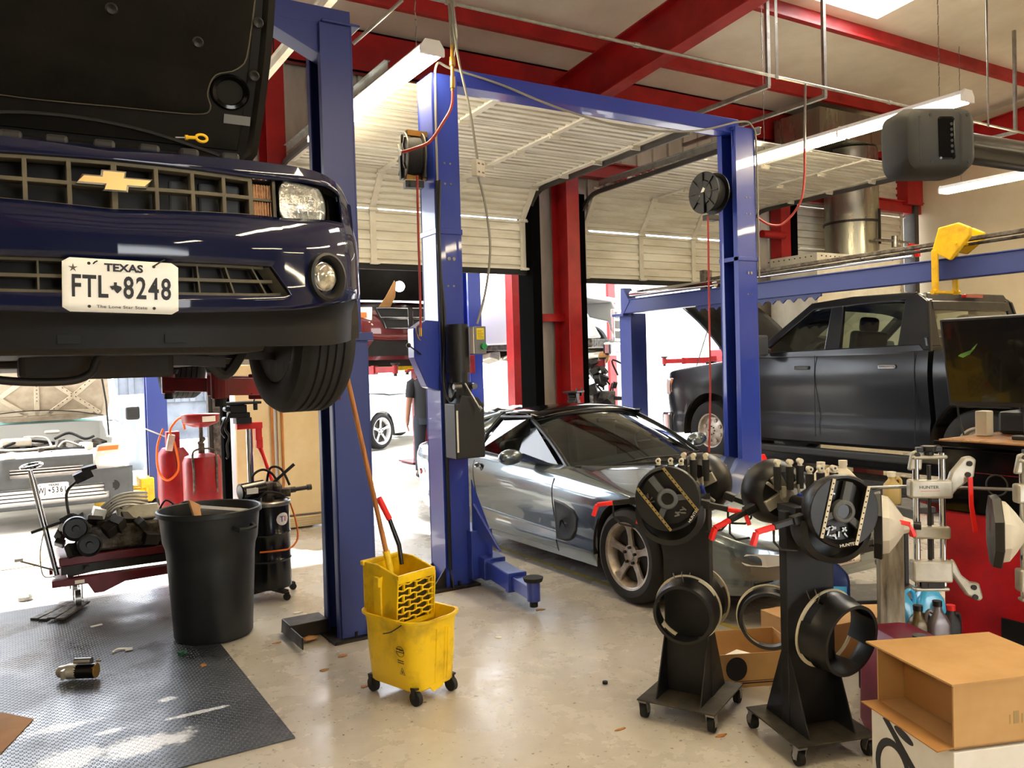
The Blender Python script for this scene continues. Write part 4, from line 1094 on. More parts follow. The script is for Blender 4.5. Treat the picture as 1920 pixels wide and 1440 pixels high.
for s in (-1, 1):
    mb = MB()
    def strip(P, th_=.05): mb.prism([gpn(s, y, z) for y, z in P], (-s*th_, 0, 0))
    strip([(1.62, 1.38), (1.78, 1.38), (2.50, 1.90), (2.45, 1.98)]); strip([(2.45, 1.98), (2.50, 1.90), (3.75, 1.93), (3.78, 2.0), (3.0, 2.015)])
    strip([(2.72, 1.36), (2.94, 1.36), (2.90, 1.92), (2.74, 1.915)]); strip([(3.64, 1.36), (4.02, 1.36), (3.92, 1.90), (3.80, 1.99), (3.66, 1.93)])
    strip([(1.62, 1.34), (1.62, 1.41), (3.9, 1.45), (4.0, 1.34)])
    mb.build('window_pillars', 'paint_black', t, bevel=.012)
    for nm, P in (('front_window', [(1.80, 1.40), (2.74, 1.42), (2.74, 1.92), (2.50, 1.9)]), ('rear_window', [(2.90, 1.42), (3.66, 1.43), (3.66, 1.92), (2.9, 1.92)])):
        mb = MB(); mb.add([gpn(s, y, z, -.02) for y, z in P], [(0, 1, 2, 3)]); mb.build(nm, 'glass_dk', t)
    for y in (3.55, 2.44):
        mb = MB(); mb.cb((s*.985, y, 1.22), (.03, .20, .045)); mb.build('door_handle', 'chrome' if y > 3 else 'plastic_gr', t, bevel=.012)
    mb = MB()
    for y0, y1 in ((2.62, 2.80), (1.66, 1.60), (3.86, 3.7)): mb.tube([(s*(.985 if z < 1.2 else .975), y0 + (y1 - y0)*0, z) for z in rng(.42, 1.36, 8)], .005, n=5)
    mb.build('door_gap', 'black', t)
    mb = MB(); mb.box(*sorted((s*.96, s*1.06)), 1.6, 3.9, .20, .29); mb.build('running_board', 'plastic', t, bevel=.02)
    mb = MB(); mb.cb((s*1.12, 1.93, 1.50), (.22, .10, .26)); mb.bar((s*.95, 1.95, 1.44), (s*1.05, 1.94, 1.46), .05, .05); mb.build('wing_mirror', 'plastic_gr', t, bevel=.03)
    mb = MB(); mb.cb((s*.83, .10, .98), (.22, .16, .24)); mb.build('headlamp', 'lampglass', t, bevel=.03)
    mb = MB(); mb.cb((s*.94, .22, 1.0), (.03, .16, .2)); mb.build('side_marker', 'amber', t, bevel=.01)
    mb = MB(); mb.box(*sorted((s*.80, s*.97)), 5.8, 5.87, .85, 1.25); mb.build('tail_lamp', 'lamp_red', t, bevel=.015)
rf = [(2.42, 1.96, .70), (2.6, 2.0, .74), (3.1, 2.03, .76), (3.6, 2.01, .76), (3.86, 1.95, .74)]
mb = MB(); mb.grid([[(x*w, y, z - .06*abs(x)**4) for x in rng(-1.06, 1.06, 12)] for y, z, w in rf]); mb.build('roof', 'paint_black', t, smooth=50, solid=.04)
mb = MB(); mb.grid([[(x*.88, 1.62 + .1*x*x, 1.40) for x in rng(-1, 1, 8)], [(x*.72, 2.42 + .04*x*x, 1.96 - .03*x*x) for x in rng(-1, 1, 8)]]); mb.build('windscreen', 'glass_dk', t)
mb = MB()
for a, b in (((-.94, .0), (.94, .12)), ((-.74, .40), (.74, .5))):
    mb.prism([(a[0], 4.0 - a[1]*.18, 1.40 + a[1]), (b[0], 4.0 - a[1]*.18, 1.40 + a[1]), (b[0]*.99, 4.0 - b[1]*.18, 1.40 + b[1]), (a[0]*.99, 4.0 - b[1]*.18, 1.40 + b[1])], (0, -.04, 0))
for s in (-1, 1): mb.prism([(s*.72, 4.0, 1.42), (s*.94, 4.0, 1.42), (s*.81, 3.9, 1.92), (s*.70, 3.9, 1.92)], (0, -.04, 0))
mb.prism([(-.80, 3.9, 1.88), (.80, 3.9, 1.88), (.74, 3.86, 1.99), (-.74, 3.86, 1.99)], (0, -.04, 0))
mb.build('cab_rear_panel', 'paint_black', t, bevel=.01)
mb = MB(); mb.add([(-.76, 3.97, 1.5), (.76, 3.97, 1.5), (.71, 3.89, 1.9), (-.71, 3.89, 1.9)], [(0, 1, 2, 3)]); mb.build('rear_glass', 'glass_dk', t)
MB().cb((0, 3.92, 1.955), (.34, .05, .04)).build('high_brake_lamp', 'lamp_red', t, bevel=.008)
mb = MB(); mb.box(-.85, .85, 1.55, 4.0, .9, 1.0); mb.prism([(-.86, 1.6, 1.36), (-.86, 2.0, 1.34), (-.86, 2.05, 1.0), (-.86, 1.6, 1.0)], (1.72, 0, 0)); mb.build('cabin_floor', 'seat', t)
for s in (-1, 1):
    for y in (2.85, 3.7):
        mb = MB(); mb.cb((s*.42, y - .3, 1.08), (.52, .5, .16)); mb.cb((s*.42, y, 1.35), (.5, .14, .6), (radians(-10), 0, 0)); mb.cb((s*.42, y + .05, 1.72), (.26, .1, .18), (radians(-10), 0, 0)); mb.build('seat', 'seat', t, bevel=.05, seg=3)
mb = MB(); mb.tube([(.42 + .19*cos(a), 2.22 + .06*sin(a), 1.36 + .18*sin(a)) for a in rng(0, 2*pi, 24)[:-1]], .016, n=8, closed=True); mb.build('steering_wheel', 'black', t, smooth=1)
mb = MB(); mb.box(-.96, .96, -.06, .12, .30, .62); mb.build('front_bumper', 'chrome', t, bevel=.04, seg=3)
mb = MB(); mb.box(-.55, .55, -.02, .05, .72, 1.12); mb.box(-.5, .5, -.04, .0, .74, 1.1); mb.build('grille', 'chrome', t, bevel=.02)
# raised bonnet
mb = MB(); rows = []
for f in rng(0, 1, 8):
    y = 1.08 - .90*f; z = 1.34 + .80*f + .06*sin(pi*f)
    rows.append([(x*(.76 if f > .05 else .74), y + .03*abs(x), z - .06*abs(x)**3) for x in rng(-1, 1, 10)])
mb.grid(rows); mb.build('bonnet', 'paint_black', t, smooth=50, solid=.04)
mb = MB(); mb.bar((.7, .35, 1.15), (.55, .5, 1.8), .015, .015); mb.build('bonnet_stay', 'steel', t)
for i in range(14):
    pass
mb = MB(); rnd = random.Random(3)
for i in range(16): mb.cb((rnd.uniform(-.75, .75), rnd.uniform(.15, 1.4), 1.27 + rnd.uniform(-.03, .04)), (rnd.uniform(.05, .2), rnd.uniform(.05, .25), .06), (rnd.uniform(-.3, .3), rnd.uniform(-.3, .3), rnd.uniform(0, 3)))
mb.build('bay_plastics', 'plastic', t, bevel=.01)
# low drive-on rack below
t = thing('wheel_ramp', 'low dark steel drive-on rack under the black pickup truck', 'vehicle rack', (8.98, 6., 0))
for s in (-1, 1):
    a, b = sorted((8.98 + s*.62, 8.98 + s*1.08))
    mb = MB(); mb.box(a, b, 2.9, 9.0, .16, .285); mb.box(a - .02, b + .02, 2.9, 9.0, .14, .17); r_ = mb.build('runway', 'dark_metal', t, W=True, bevel=.006)
    mb = MB()
    for y in (3.1, 5.0, 6.9, 8.7): mb.box(a + .05, b - .05, y, y + .2, 0, .15)
    mb.each('foot', 'red_steel', r_, W=True)

# ================================================================ grey and white small van, bonnet up
t = thing('van', 'small white van with grey bumper and raised bonnet, facing in through the left doorway', 'van', (.32, 10.45, 0))
W_ = smf([(0, .70), (.06, .78), (.2, .84), (.5, .875), (1.0, .885), (4.3, .885)])
B_ = smf([(0, .25), (.3, .22), (4.3, .24)])
S_ = smf([(0, .70), (.1, .80), (.4, .90), (1.0, .98), (4.3, 1.05)])
C_ = smf([(0, .74), (.1, .84), (.4, .96), (.9, 1.06), (1.1, 1.12), (4.3, 1.15)])
axv = ((.82, .31, .36), (3.5, .31, .36))
car_skin(t, 'body', 'paint_white', rng(.0, 4.3, 90), W_, B_, S_, C_, p=.6, r=.6, ar=axv, cut=lambda x, y, z: z > .78 and abs(x) < .66 and .08 < y < .95)
mb = MB(); mb.grid([[(-.88, 1.0, 1.06), (-.80, 1.0, 1.1), (.80, 1.0, 1.1), (.88, 1.0, 1.06)], [(-.84, 1.7, 1.78), (-.70, 1.65, 1.84), (.70, 1.65, 1.84), (.84, 1.7, 1.78)], [(-.84, 4.2, 1.80), (-.7, 4.2, 1.95), (.7, 4.2, 1.95), (.84, 4.2, 1.80)], [(-.88, 4.3, 1.1), (-.7, 4.3, 1.1), (.7, 4.3, 1.1), (.88, 4.3, 1.1)]]); mb.build('upper_body', 'paint_white', t, smooth=40)
for s in (-1, 1):
    MB().prism([(s*.87, 1.2, 1.12), (s*.87, 4.2, 1.10), (s*.83, 4.2, 1.80), (s*.83, 1.75, 1.78)], (s*.01, 0, 0)).build('side_panel', 'paint_white', t)
M_('teal_glass', '3E6F70', .05, .2, coat=1., col2='6FA3A0', ns=2.5)
mb = MB(); mb.grid([[(x*.76, .98 + .04*x*x - .005, 1.105 ) for x in rng(-1, 1, 8)], [(x*.68, 1.62 + .03*x*x - .01, 1.80) for x in rng(-1, 1, 8)]]); mb.build('windscreen', 'teal_glass', t, smooth=1)
for s in (-1, 1):
    for ya in (.82, 3.5): wheel(t, (s*.78, ya, .31), .31, .2, .2, s, style='disc', n=6)
    mb = MB(); mb.cb((s*1.0, 1.0, 1.17), (.16, .08, .17)); mb.build('wing_mirror', 'plastic', t, bevel=.025)
    P = [(.46, .63), (.47, .70), (.50, .86), (.60, .885), (.76, .865), (.77, .66), (.70, .63)]
    mb = MB(); mb.prism([(s*x, nsv, z) for (x, z), nsv in zip(P, (-.01, -.01, -.0, .01, .06, .06, .03))], (0, .05, 0)); hl = mb.build('headlamp', 'lampglass', t, bevel=.01)
    mb = MB(); mb.prism([(s*x, o, z) for x, z, o in ((.50, .80, -.01), (.72, .80, .045), (.73, .85, .05), (.52, .85, -.008))], (0, .01, 0)); mb.build('amber_bulb', 'amber', hl)
    mb = MB(); mb.cyl((s*.66, -.02, .40), (s*.66, .05, .40), .06, n=18); mb.cyl((s*.66, -.025, .40), (s*.66, -.02, .40), .035, n=18); mb.build('fog_lamp', 'plastic', t, smooth=1)
M_('bumper_gr', '4C4F51', .6, col2='434546', ns=4, rv=.05)
def vb(x, z): 
    a = abs(x); return -.03 + .16 * max(0, (a - .45) / .45) ** 2.2 + (.015 if z > .62 else 0)
zs = [.22, .26, .34, .44, .52, .56, .60, .66, .74, .775]
xs = rng(-.86, .86, 34)
def vskip(i, j):
    x = abs((xs[j] + xs[j+1]) / 2); z = (zs[i] + zs[i+1]) / 2
    return (.28 < z < .46 and x < .58 - (z - .34)*.5) or (.58 < z < .70 and x < .36 + (z - .6)*.4) or (z > .62 and x > .46)
mb = MB(); mb.grid([[(x, vb(x, z), z) for x in xs] for z in zs], skip=vskip); mb.build('front_bumper', 'bumper_gr', t, smooth=50, solid=.02, off=1)
mb = MB(); mb.box(-.6, .6, .03, .05, .25, .73); 
for z in (.60, .63, .66, .69): mb.box(-.42, .42, -.005, .03, z, z + .012)
for z in (.30, .34, .38, .42): mb.box(-.58, .58, .0, .03, z, z + .012)
mb.build('grille', 'matte_blk', t)
licence(t, (.05, -.055, .415), 0, 0, 'WJ*5361', W=False)
# engine bay
mb = MB(); mb.box(-.64, .64, .06, .95, .4, .74); mb.build('engine_bay', 'under', t)
rnd = random.Random(11)
mb = MB()
for i in range(34):
    mb.cb((rnd.uniform(-.6, .6), rnd.uniform(.1, .85), rnd.uniform(.76, .86)), (rnd.uniform(.04, .2), rnd.uniform(.04, .2), rnd.uniform(.04, .1)), (rnd.uniform(-.3, .3), rnd.uniform(-.3, .3), rnd.uniform(0, 3)))
mb.build('engine', 'cast', t, bevel=.008)
mb = MB(); mb.cb((-.28, .35, .93), (.3, .2, .09)); mb.cb((.08, .45, 1.02), (.16, .08, .04)); mb.cb((.40, .15, .86), (.08, .2, .08), (0, 0, .4)); mb.build('reservoir', 'white_pt', t, bevel=.02)
for k, P in enumerate(([(-.2, .4, .98), (.0, .3, .97), (.05, .15, .90), (.06, .12, .80)], [(.12, .14, .86), (.2, .2, .92), (.35, .15, .86)], [(-.6, .15, .88), (-.2, .12, .86), (.1, .1, .88)])):
    MB().tube(spl(P, 5), .014, n=6).build('pipe', 'alum', t, smooth=1)
mb = MB()
for P in ([(-.4, .2, .9), (-.2, .3, .95), (.1, .35, .9)], [(.1, .3, .95), (.25, .4, 1.0), (.4, .3, .93), (.5, .35, .95)], [(-.3, .1, .82), (.1, .12, .84), (.4, .1, .84)]): mb.tube(spl(P, 5), .016, n=6)
mb.build('hoses', 'rubber', t, smooth=1)
mb = MB(); mb.ball((-.33, .02, .80), .08, 10, (1, .6, .7)); mb.ball((-.25, .0, .76), .06, 10, (1, .6, .8)); mb.build('rag_bundle', 'paper', t)
# bonnet inner frame
hd = thing('bonnet', None, None, (0, .98, 1.16)); hd.parent = t
M_('bonnet_w', 'B9AE9D', .55, col2='8F8270', ns=3, rv=.08); M_('bonnet_rib', 'CFC5B4', .5, col2='B3A793', ns=5)
th = radians(62)
Dv = V((0, -cos(th), sin(th))); Nv = V((0, -sin(th), -cos(th)))
def vp(u, a, o=0.): return tuple(V((u, 0, 0)) + Dv*a + Nv*o)
ring = [(-.70, 0), (-.35, -.03), (0, -.04), (.35, -.03), (.70, 0), (.73, .2), (.70, .6), (.6, .8), (0, .86), (-.6, .8), (-.70, .6), (-.73, .2)]
def insr(d): return [(x - (1 if x > 0 else -1)*d if x else 0, min(max(a, d - .03), .84 - d)) for x, a in ring]
mb = MB(); mb.grid([[vp(x, a, o) for x, a in insr(d)] for d, o in ((0, -.02), (0, .01), (.06, .015), (.08, 0))], cv=True); mb.add([vp(x, a, 0) for x, a in insr(.08)], [tuple(range(12))]); mb.add([vp(x, a, -.02) for x, a in ring], [tuple(range(12))])
mb.build('bonnet_panel', 'bonnet_w', hd)
mb = MB()
for (a, b) in (((-.05, .05), (-.05, .8)), ((.05, .55), (.33, .3)), ((.33, .3), (.62, .05)), ((.05, .05), (.33, .3)), ((.33, .3), (.62, .60)), ((-.15, .55), (-.43, .3)), ((-.43, .3), (-.66, .05)), ((-.15, .05), (-.43, .3)), ((-.43, .3), (-.66, .6)), ((-.5, .08), (.55, .08))):
    mb.bar(vp(a[0], a[1], .008), vp(b[0], b[1], .008), .055, .02, Nv)
mb.build('bonnet_rib', 'bonnet_rib', hd, bevel=.005)
mb = MB()
for (a, b) in (((.05, .55), (.33, .3)), ((.33, .3), (.62, .05)), ((.05, .05), (.33, .3)), ((.33, .3), (.62, .6)), ((-.05, .2), (-.05, .5))):
    for k in range(6):
        p = V((a[0], a[1], 0)).lerp(V((b[0], b[1], 0)), (k + .5)/6); q = V((a[0], a[1], 0)).lerp(V((b[0], b[1], 0)), (k + .75)/6)
        mb.bar(vp(p.x, p.y + .02, .02), vp(q.x, q.y + .02, .02), .008, .004, Nv)
mb.tube(spl([vp(-.5, .1, .03), vp(-.1, .13, .03), vp(.3, .10, .03), vp(.66, .02, .03)], 5), .006, n=6)
mb.build('rib_slot', 'black', hd)
MB().bar(vp(.12, .60, .003), vp(.19, .60, .003), .04, .003, Nv).build('sticker', 'sticker_y', hd)
mb = MB(); mb.tube([(.66, .35, .95), (.64, .30, 1.35), (.58, .25, 1.80)], .010, n=8); mb.build('bonnet_stay', 'black', t, smooth=1)

# ================================================================ dark red minivan on an outside lift
t = thing('car', 'dark red minivan raised on a lift outside the first doorway, bonnet open', 'car', (5.30, 11.7, 1.55))
W_ = smf([(0, .74), (.1, .86), (.3, .93), (.8, .97), (5.1, .97)])
B_ = smf([(0, .22), (5.1, .25)]); S_ = smf([(0, .80), (.15, .92), (.6, 1.0), (1.4, 1.08), (5.1, 1.1)]); C_ = smf([(0, .84), (.15, 1.0), (.6, 1.1), (1.4, 1.2), (5.1, 1.2)])
car_skin(t, 'body', 'paint_red', rng(0, 4.9, 80), W_, B_, S_, C_, p=.6, r=.6, ar=((.95, .33, .38), (4.0, .33, .38)), cut=lambda x, y, z: z > .95 and abs(x) < .75 and .12 < y < 1.1)
mb = MB(); mb.grid([[(-.9, 1.15, 1.15), (.9, 1.15, 1.15)], [(-.72, 2.1, 1.70), (.72, 2.1, 1.70)], [(-.74, 4.6, 1.72), (.74, 4.6, 1.72)], [(-.9, 4.9, 1.15), (.9, 4.9, 1.15)]]); mb.build('upper_body', 'paint_red', t, smooth=40)
M_('ws_pale', 'A9B8B4', .08, coat=1., col2='C9D6D2', ns=3)
mb = MB(); mb.grid([[(x*.82, 1.17 + .05*x*x, 1.165) for x in rng(-1, 1, 8)], [(x*.7, 1.95 + .04*x*x, 1.66) for x in rng(-1, 1, 8)]]); mb.build('windscreen', 'ws_pale', t, smooth=1)
mb = MB(); mb.prism([(-.86, .95, 1.2), (.86, .95, 1.2), (.8, .45, 1.75), (-.8, .45, 1.75)], (0, .03, .02)); mb.build('bonnet', 'paint_red', t, bevel=.01)
mb = MB(); mb.prism([(-.80, .90, 1.22), (.80, .90, 1.22), (.74, .48, 1.70), (-.74, .48, 1.70)], (0, -.01, -.01)); mb.build('bonnet_lining', 'padding', t)
mb = MB(); mb.box(-.7, .7, .15, 1.1, .7, .96); mb.build('engine_bay', 'under', t)
for s in (-1, 1):
    mb = MB(); mb.prism([(s*.62, .0, .82), (s*.88, .1, .85), (s*.86, .1, 1.02), (s*.60, .02, 1.02)], (0, -.02, 0)); mb.build('headlamp', 'lampglass', t, bevel=.01)
    mb = MB(); mb.cb((s*.74, .02, .9), (.1, .02, .08)); mb.build('indicator', 'amber', t)
    for ya in (.95, 4.0): wheel(t, (s*.85, ya, .30), .33, .22, .2, s)
gr = MB()
for s in (-1, 1):
    for z0, z1 in ((.86, 1.0), (.70, .84)):
        P = [(.04, z0), (.50 - (.9 - z0)*.5, z0), (.55 - (1. - z1)*.6, z1), (.04, z1)]
        gr.tube([(s*x, -.035 + .03*x, z) for x, z in P], .010, n=6, closed=True)
gr.build('grille_surround', 'chrome', t, smooth=1)
mb = MB(); mb.prism([(-.42, -.02, .69), (.42, -.02, .69), (.58, .0, 1.02), (-.58, .0, 1.02)], (0, .01, 0)); mb.prism([(-.8, -.01, .28), (.8, -.01, .28), (.6, -.02, .52), (-.6, -.02, .52)], (0, .02, 0)); mb.build('grille', 'black', t)
mb = MB(); mb.tube([(-.8, .02, .58), (-.4, -.03, .56), (.4, -.03, .56), (.8, .02, .58)], .05, n=10); mb.build('bumper_bar', 'paint_red', t, smooth=1)
licence(t, (.10, -.10, .56), 0, radians(-8), 'JSN*0748', W=False)
mb = MB(); mb.box(-.8, .8, .2, 4.7, .12, .25); mb.build('underbody', 'under', t)
tag(MB().add([(x + (z-.0)*.25 + 5.05, 12.05 - z*.3, 2.55 + z) for x, z in ((-.14, 0), (.06, .0), (.1, .2), (.04, .42), (-.0, .45), (-.06, .2))], [(0, 1, 2, 3, 4, 5)]).build('rag', 'card', None, solid=.01), 'tan rag hanging over the open engine bay of the red minivan', 'rag')
wl = tag(MB().ball((5.28, 12.0, 2.92), .085, 14).build('work_lamp', mat('lampball', 'FFFFFF', emit='FFFFFF', es=12), None, smooth=1), 'bright round work lamp shining in the engine bay of the red minivan', 'lamp')

# ================================================================ stripped white pickup raised outside the second doorway
t = thing('pickup_truck', 'white pickup on a lift outside the second doorway, front end stripped, chrome bumper', 'pickup truck', (9.22, 11.5, 1.55), rz=radians(32))
mb = MB(); mb.prism([(-.95, 0, .5), (-.95, .4, 1.2), (-.95, 1.4, 1.28), (-.95, 3.2, 1.28), (-.95, 3.2, .45), (-.95, 1.3, .45), (-.95, 1.25, .8), (-.95, .9, .95), (-.95, .5, .85), (-.95, .4, .5)], (.12, 0, 0))
mb.prism([(.95, 0, .5), (.95, .4, 1.2), (.95, 1.4, 1.28), (.95, 3.2, 1.28), (.95, 3.2, .45), (.95, 1.3, .45), (.95, 1.25, .8), (.95, .9, .95), (.95, .5, .85), (.95, .4, .5)], (-.12, 0, 0)); mb.box(-.9, .9, .3, 3.2, 1.2, 1.28)
mb.build('body', 'paint_white', t, bevel=.03)
mb = MB(); mb.box(-.8, .8, .2, 3.3, .35, .5); mb.build('chassis', 'cast', t, bevel=.02)
mb = MB(); 
for z in (.45, .62, .80, .95):
    mb.box(-.5, .5, -.10, -.05, z, z + .04)
mb.box(-.02, .02, -.11, -.05, .45, .99); mb.box(-.52, -.48, -.11, -.05, .45, .99); mb.box(.48, .52, -.11, -.05, .45, .99); mb.build('grille', 'chrome', t, bevel=.008)
mb = MB(); mb.box(-.95, .95, -.2, -.05, .2, .42); mb.build('bumper', 'chrome', t, bevel=.04)
for s in (-1, 1): wheel(t, (s*.82, .9, .42), .38, .26, .22, s, style='disc', n=8)
rnd = random.Random(5); mb = MB()
for i in range(26): mb.cb((rnd.uniform(-.7, .7), rnd.uniform(.1, 3.6), .34 + rnd.uniform(-.14, .04)), (rnd.uniform(.1, .5), rnd.uniform(.1, .5), rnd.uniform(.05, .16)), (rnd.uniform(-.3, .3), rnd.uniform(-.3, .3), rnd.uniform(0, 3)))
mb.build('underside_parts', 'alum', t, bevel=.02)

# white SUV and dark car far outside
def far_car(loc, rz, m, label, hgt=1.0):
    t = thing('car', label, 'car', loc, rz)
    W_ = smf([(0, .72), (.2, .88), (.6, .93), (4.5, .9)]); B_ = lambda y: .28; S_ = smf([(0, .7), (.3, .9), (1.2, 1.0), (4.5, 1.05)]); C_ = smf([(0, .75), (.3, .98), (1.2, 1.1), (4.5, 1.15)])
    car_skin(t, 'body', m, rng(0, 4.6, 60), W_, B_, S_, C_, p=.6, r=.6, ar=((.9, .36, .42), (3.6, .36, .42)), ns=7, nt=8)
    mb = MB(); mb.grid([[(-w, y, 1.1), (-w*.85, y + .0, z), (w*.85, y, z), (w, y, 1.1)] for y, z, w in ((1.25, 1.12, .85), (1.9, 1.62, .82), (3.6, 1.66, .82), (4.5, 1.15, .85))]); mb.build('roof_and_glass', 'black_gloss' if m != 'paint_white' else 'ws_pale', t, smooth=40)
    mb = MB(); mb.box(-.7, .7, 1.9, 3.9, 1.60, 1.68); mb.build('roof', m, t, bevel=.03)
    for s in (-1, 1):
        for ya in (.9, 3.6): wheel(t, (s*.82, ya, .37), .37, .23, .27, s, rimm='white')
    return t
far_car((5.2, 16.1, 0), radians(-62), 'paint_white', 'white SUV parked outside, seen past the nearest lift post with its wheel showing')
far_car((7.9, 20.5, 0), radians(-60), 'paint_black', 'dark car parked outside behind the white SUV')
# ---------------------------------------------------------------- outside the doors
M_('corr_white', 'DADAD6', .5, col2='B9BCBE', ns=2)
M_('fence_dk', '3C424B', .5, col2='555C66', ns=2)
mb = MB(); ribbed(mb, 10.4, 30., 0, 4.6, 17.5, pitch=.45, rib=.1, dep=.06); mb.box(10.4, 30, 17.56, 17.7, 0, 4.6)
o = mb.build('outside_wall', 'corr_white', None); o['kind'] = 'structure'
mb = MB(); ribbed(mb, -6.0, 9.0, .95, 2.2, 22., pitch=.35, rib=.12, dep=.06); mb.box(-6, 9, 22.05, 22.15, .0, 2.2)
o = mb.build('outside_fence', 'fence_dk', None); o['kind'] = 'structure'
for i, (x, y, lab) in enumerate(((13.6, 17.3, 'dark red canopy post outside, nearest the pickup truck nose'),)):
    tag(MB().box(x - .11, x + .11, y - .1, y, 0, 4.6).build('canopy_post', 'red_steel', None), lab, 'post')
mb = MB(); mb.box(-.13, .13, -.1, .1, 0, 3.6); mb.box(-.2, .2, -.18, .18, 0, .02)
o = mb.build('canopy_post', 'red_steel', None, bevel=.004); o.location = (6.5, 10.5, 0); tag(o, 'faded red steel post just outside the first doorway, right edge', 'post')
mb = MB()
for z in (1.15, .9): mb.box(11.0, 13.4, 17.2, 17.26, z, z + .1)
tag(mb.build('rail', 'steel', None), 'pale horizontal rails on the white corrugated wall outside', 'rail')
def outlift(xs, y, label, zc, m='blue', arm='red', h=3.7):
    t = thing('two_post_lift', label, 'car lift', (sum(xs)/2, y, 0))
    for x, f in ((xs[0], 1), (xs[1], -1)):
        c_column(t, x, y, y + .24, .24, h, f, m)
        lift_arm(t, (x + f*.3, y, zc), (x + f*.9, y - .7, zc), arm); lift_arm(t, (x + f*.3, y + .25, zc), (x + f*.9, y + 1.1, zc), arm)
        MB().box(*sorted((x + f*.2, x + f*.36)), y - .1, y + .35, zc - .1, zc + .2).build('carriage', arm, t, W=True, bevel=.01)
    return t
outlift((4.05, 6.85), 12.2, 'blue two-post lift outside holding up the red minivan', 1.62)
outlift((7.5, 12.25), 11.6, 'blue two-post lift outside holding up the stripped white pickup', 1.62)
t = outlift((-1.5, 1.75), 11.6, 'blue two-post lift outside behind the oil drainer, yellow arms on the ground', .12, 'blue_dk', 'yellow')
# red post and yellow beam under the minivan
o = MB().box(-.1, .1, -.1, .1, 0, 1.62).box(-.3, .3, -.3, .3, 0, .02).build('jack_post', 'red_dk', None); o.location = (6.12, 13.2, 0); tag(o, 'dark red tall support stand under the raised red minivan', 'support stand')
o = MB().box(-1.1, 1.1, -.06, .06, -.05, .05).box(.1, .3, -.08, .08, -.07, .07).build('cross_beam', 'yellow', None, bevel=.01); o.location = (5.45, 12.9, 1.67); tag(o, 'yellow cross beam under the raised red minivan', 'beam')
# white body panel and shelving seen through the left doorway
M_('panel_gr', '8B97A3', .3, .2, coat=.6)
mb = MB(); mb.grid([[(1.45 + .45*u + .12*sin(v*2), 15.2 + .2*sin(u*2.5), .02 + v*1.3) for u in rng(0, 1, 6)] for v in rng(0, 1.0, 6)]); tag(mb.build('spare_body_panel', 'panel_gr', None, solid=.04, smooth=40), 'loose grey car door leaning outside beyond the van', 'car door')
t = thing('shelf_rack', 'dark open shelf with scrap parts outside beyond the van mirror', 'shelf', (.9, 16.3, 0))
mb = MB(); 
for z in (.3, .9, 1.5, 2.1): mb.box(-.8, .6, -.25, .25, z, z + .04)
for x in (-.8, .56): mb.box(x, x + .04, -.25, -.21, 0, 2.4); mb.box(x, x + .04, .21, .25, 0, 2.4)
mb.build('frame', 'dark_metal', t)
for k in range(6):
    o = MB().cb((0, 0, .12), (.25, .25, .24)).build('crate', ['plastic_gr', 'red_dk', 'plastic'][k % 3], None, bevel=.02); o.location = (.25 + .4*(k % 3), 16.25, .345 + .6*(k // 3)); tag(o, ('grey', 'dark red', 'black')[k % 3] + ' crate on the %s shelf of the rack outside beyond the van' % ('lowest', 'middle')[k // 3], 'crate')
o = MB().prism([(-.09, 0, 0), (.09, 0, 0), (.16, 0, .9), (.0, 0, .9)], (0, .12, 0)).build('engine_hoist', 'hose_or', None, bevel=.01); o.location = (1.32, 15.1, 1.25); tag(o, 'orange engine hoist leg standing behind the van mirror', 'hoist')
# pale vehicle outside the first doorway, right side
t = thing('box_trailer', 'low white trailer body parked outside beyond the power unit', 'trailer', (9.0, 15.3, 0), rz=radians(-6))
mb = MB(); mb.box(-1.4, 1.4, -.6, .6, .45, 1.15); mb.box(-1.42, 1.42, -.62, .62, 1.12, 1.18); mb.build('body', 'paint_white', t, bevel=.02)
for x in (-.8, .8): mb = MB(); mb.cyl((x, -.62, .3), (x, -.45, .3), .3, n=24); mb.build('wheel', 'rubber', t, smooth=1)
# heap of engine parts seen through the second doorway
def heap(name, label, loc, s, n, seed, m='cast', cat='engine'):
    t = thing(name, label, cat, loc); rnd = random.Random(seed)
    mb = MB(); mb.cb((0, 0, .25*s), (.5*s, .4*s, .5*s)); mb.build('block', m, t, bevel=.02)
    mb = MB()
    for i in range(n):
        z = rnd.uniform(.1, 1.) * s; r_ = .38*s*(1.15 - z/s*.75)
        mb.cb((rnd.uniform(-r_, r_), rnd.uniform(-r_, r_), z), (rnd.uniform(.04, .16)*s, rnd.uniform(.04, .2)*s, rnd.uniform(.04, .14)*s), (rnd.uniform(-1, 1), rnd.uniform(-1, 1), rnd.uniform(0, 3)))
    mb.build('bolted_parts', 'dark_metal', t, bevel=.006)
    mb = MB()
    for i in range(8):
        p = V((rnd.uniform(-.3, .3)*s, rnd.uniform(-.3, .3)*s, rnd.uniform(.3, .8)*s)); mb.tube(spl([p, p + V((rnd.uniform(-.3, .3), rnd.uniform(-.2, .2), rnd.uniform(.05, .3)))*s, p + V((rnd.uniform(-.5, .5), rnd.uniform(-.2, .2), rnd.uniform(-.1, .15)))*s], 5), .014*s + .003, n=6)
    mb.build('hoses', 'rubber', t, smooth=1)
    return t
st = tag(MB().box(-.5, .5, -.35, .35, .62, .68).box(-.48, -.43, -.33, -.28, 0, .62).box(.43, .48, -.33, -.28, 0, .62).box(-.48, -.43, .28, .33, 0, .62).box(.43, .48, .28, .33, 0, .62).build('work_table', 'dark_metal', None), 'steel work table outside under the stripped engine', 'table'); st.location = (8.35, 11.0, 0)
e = heap('engine', 'stripped engine with dangling hoses standing outside the second doorway', (8.35, 11.0, .685), .95, 40, 4)
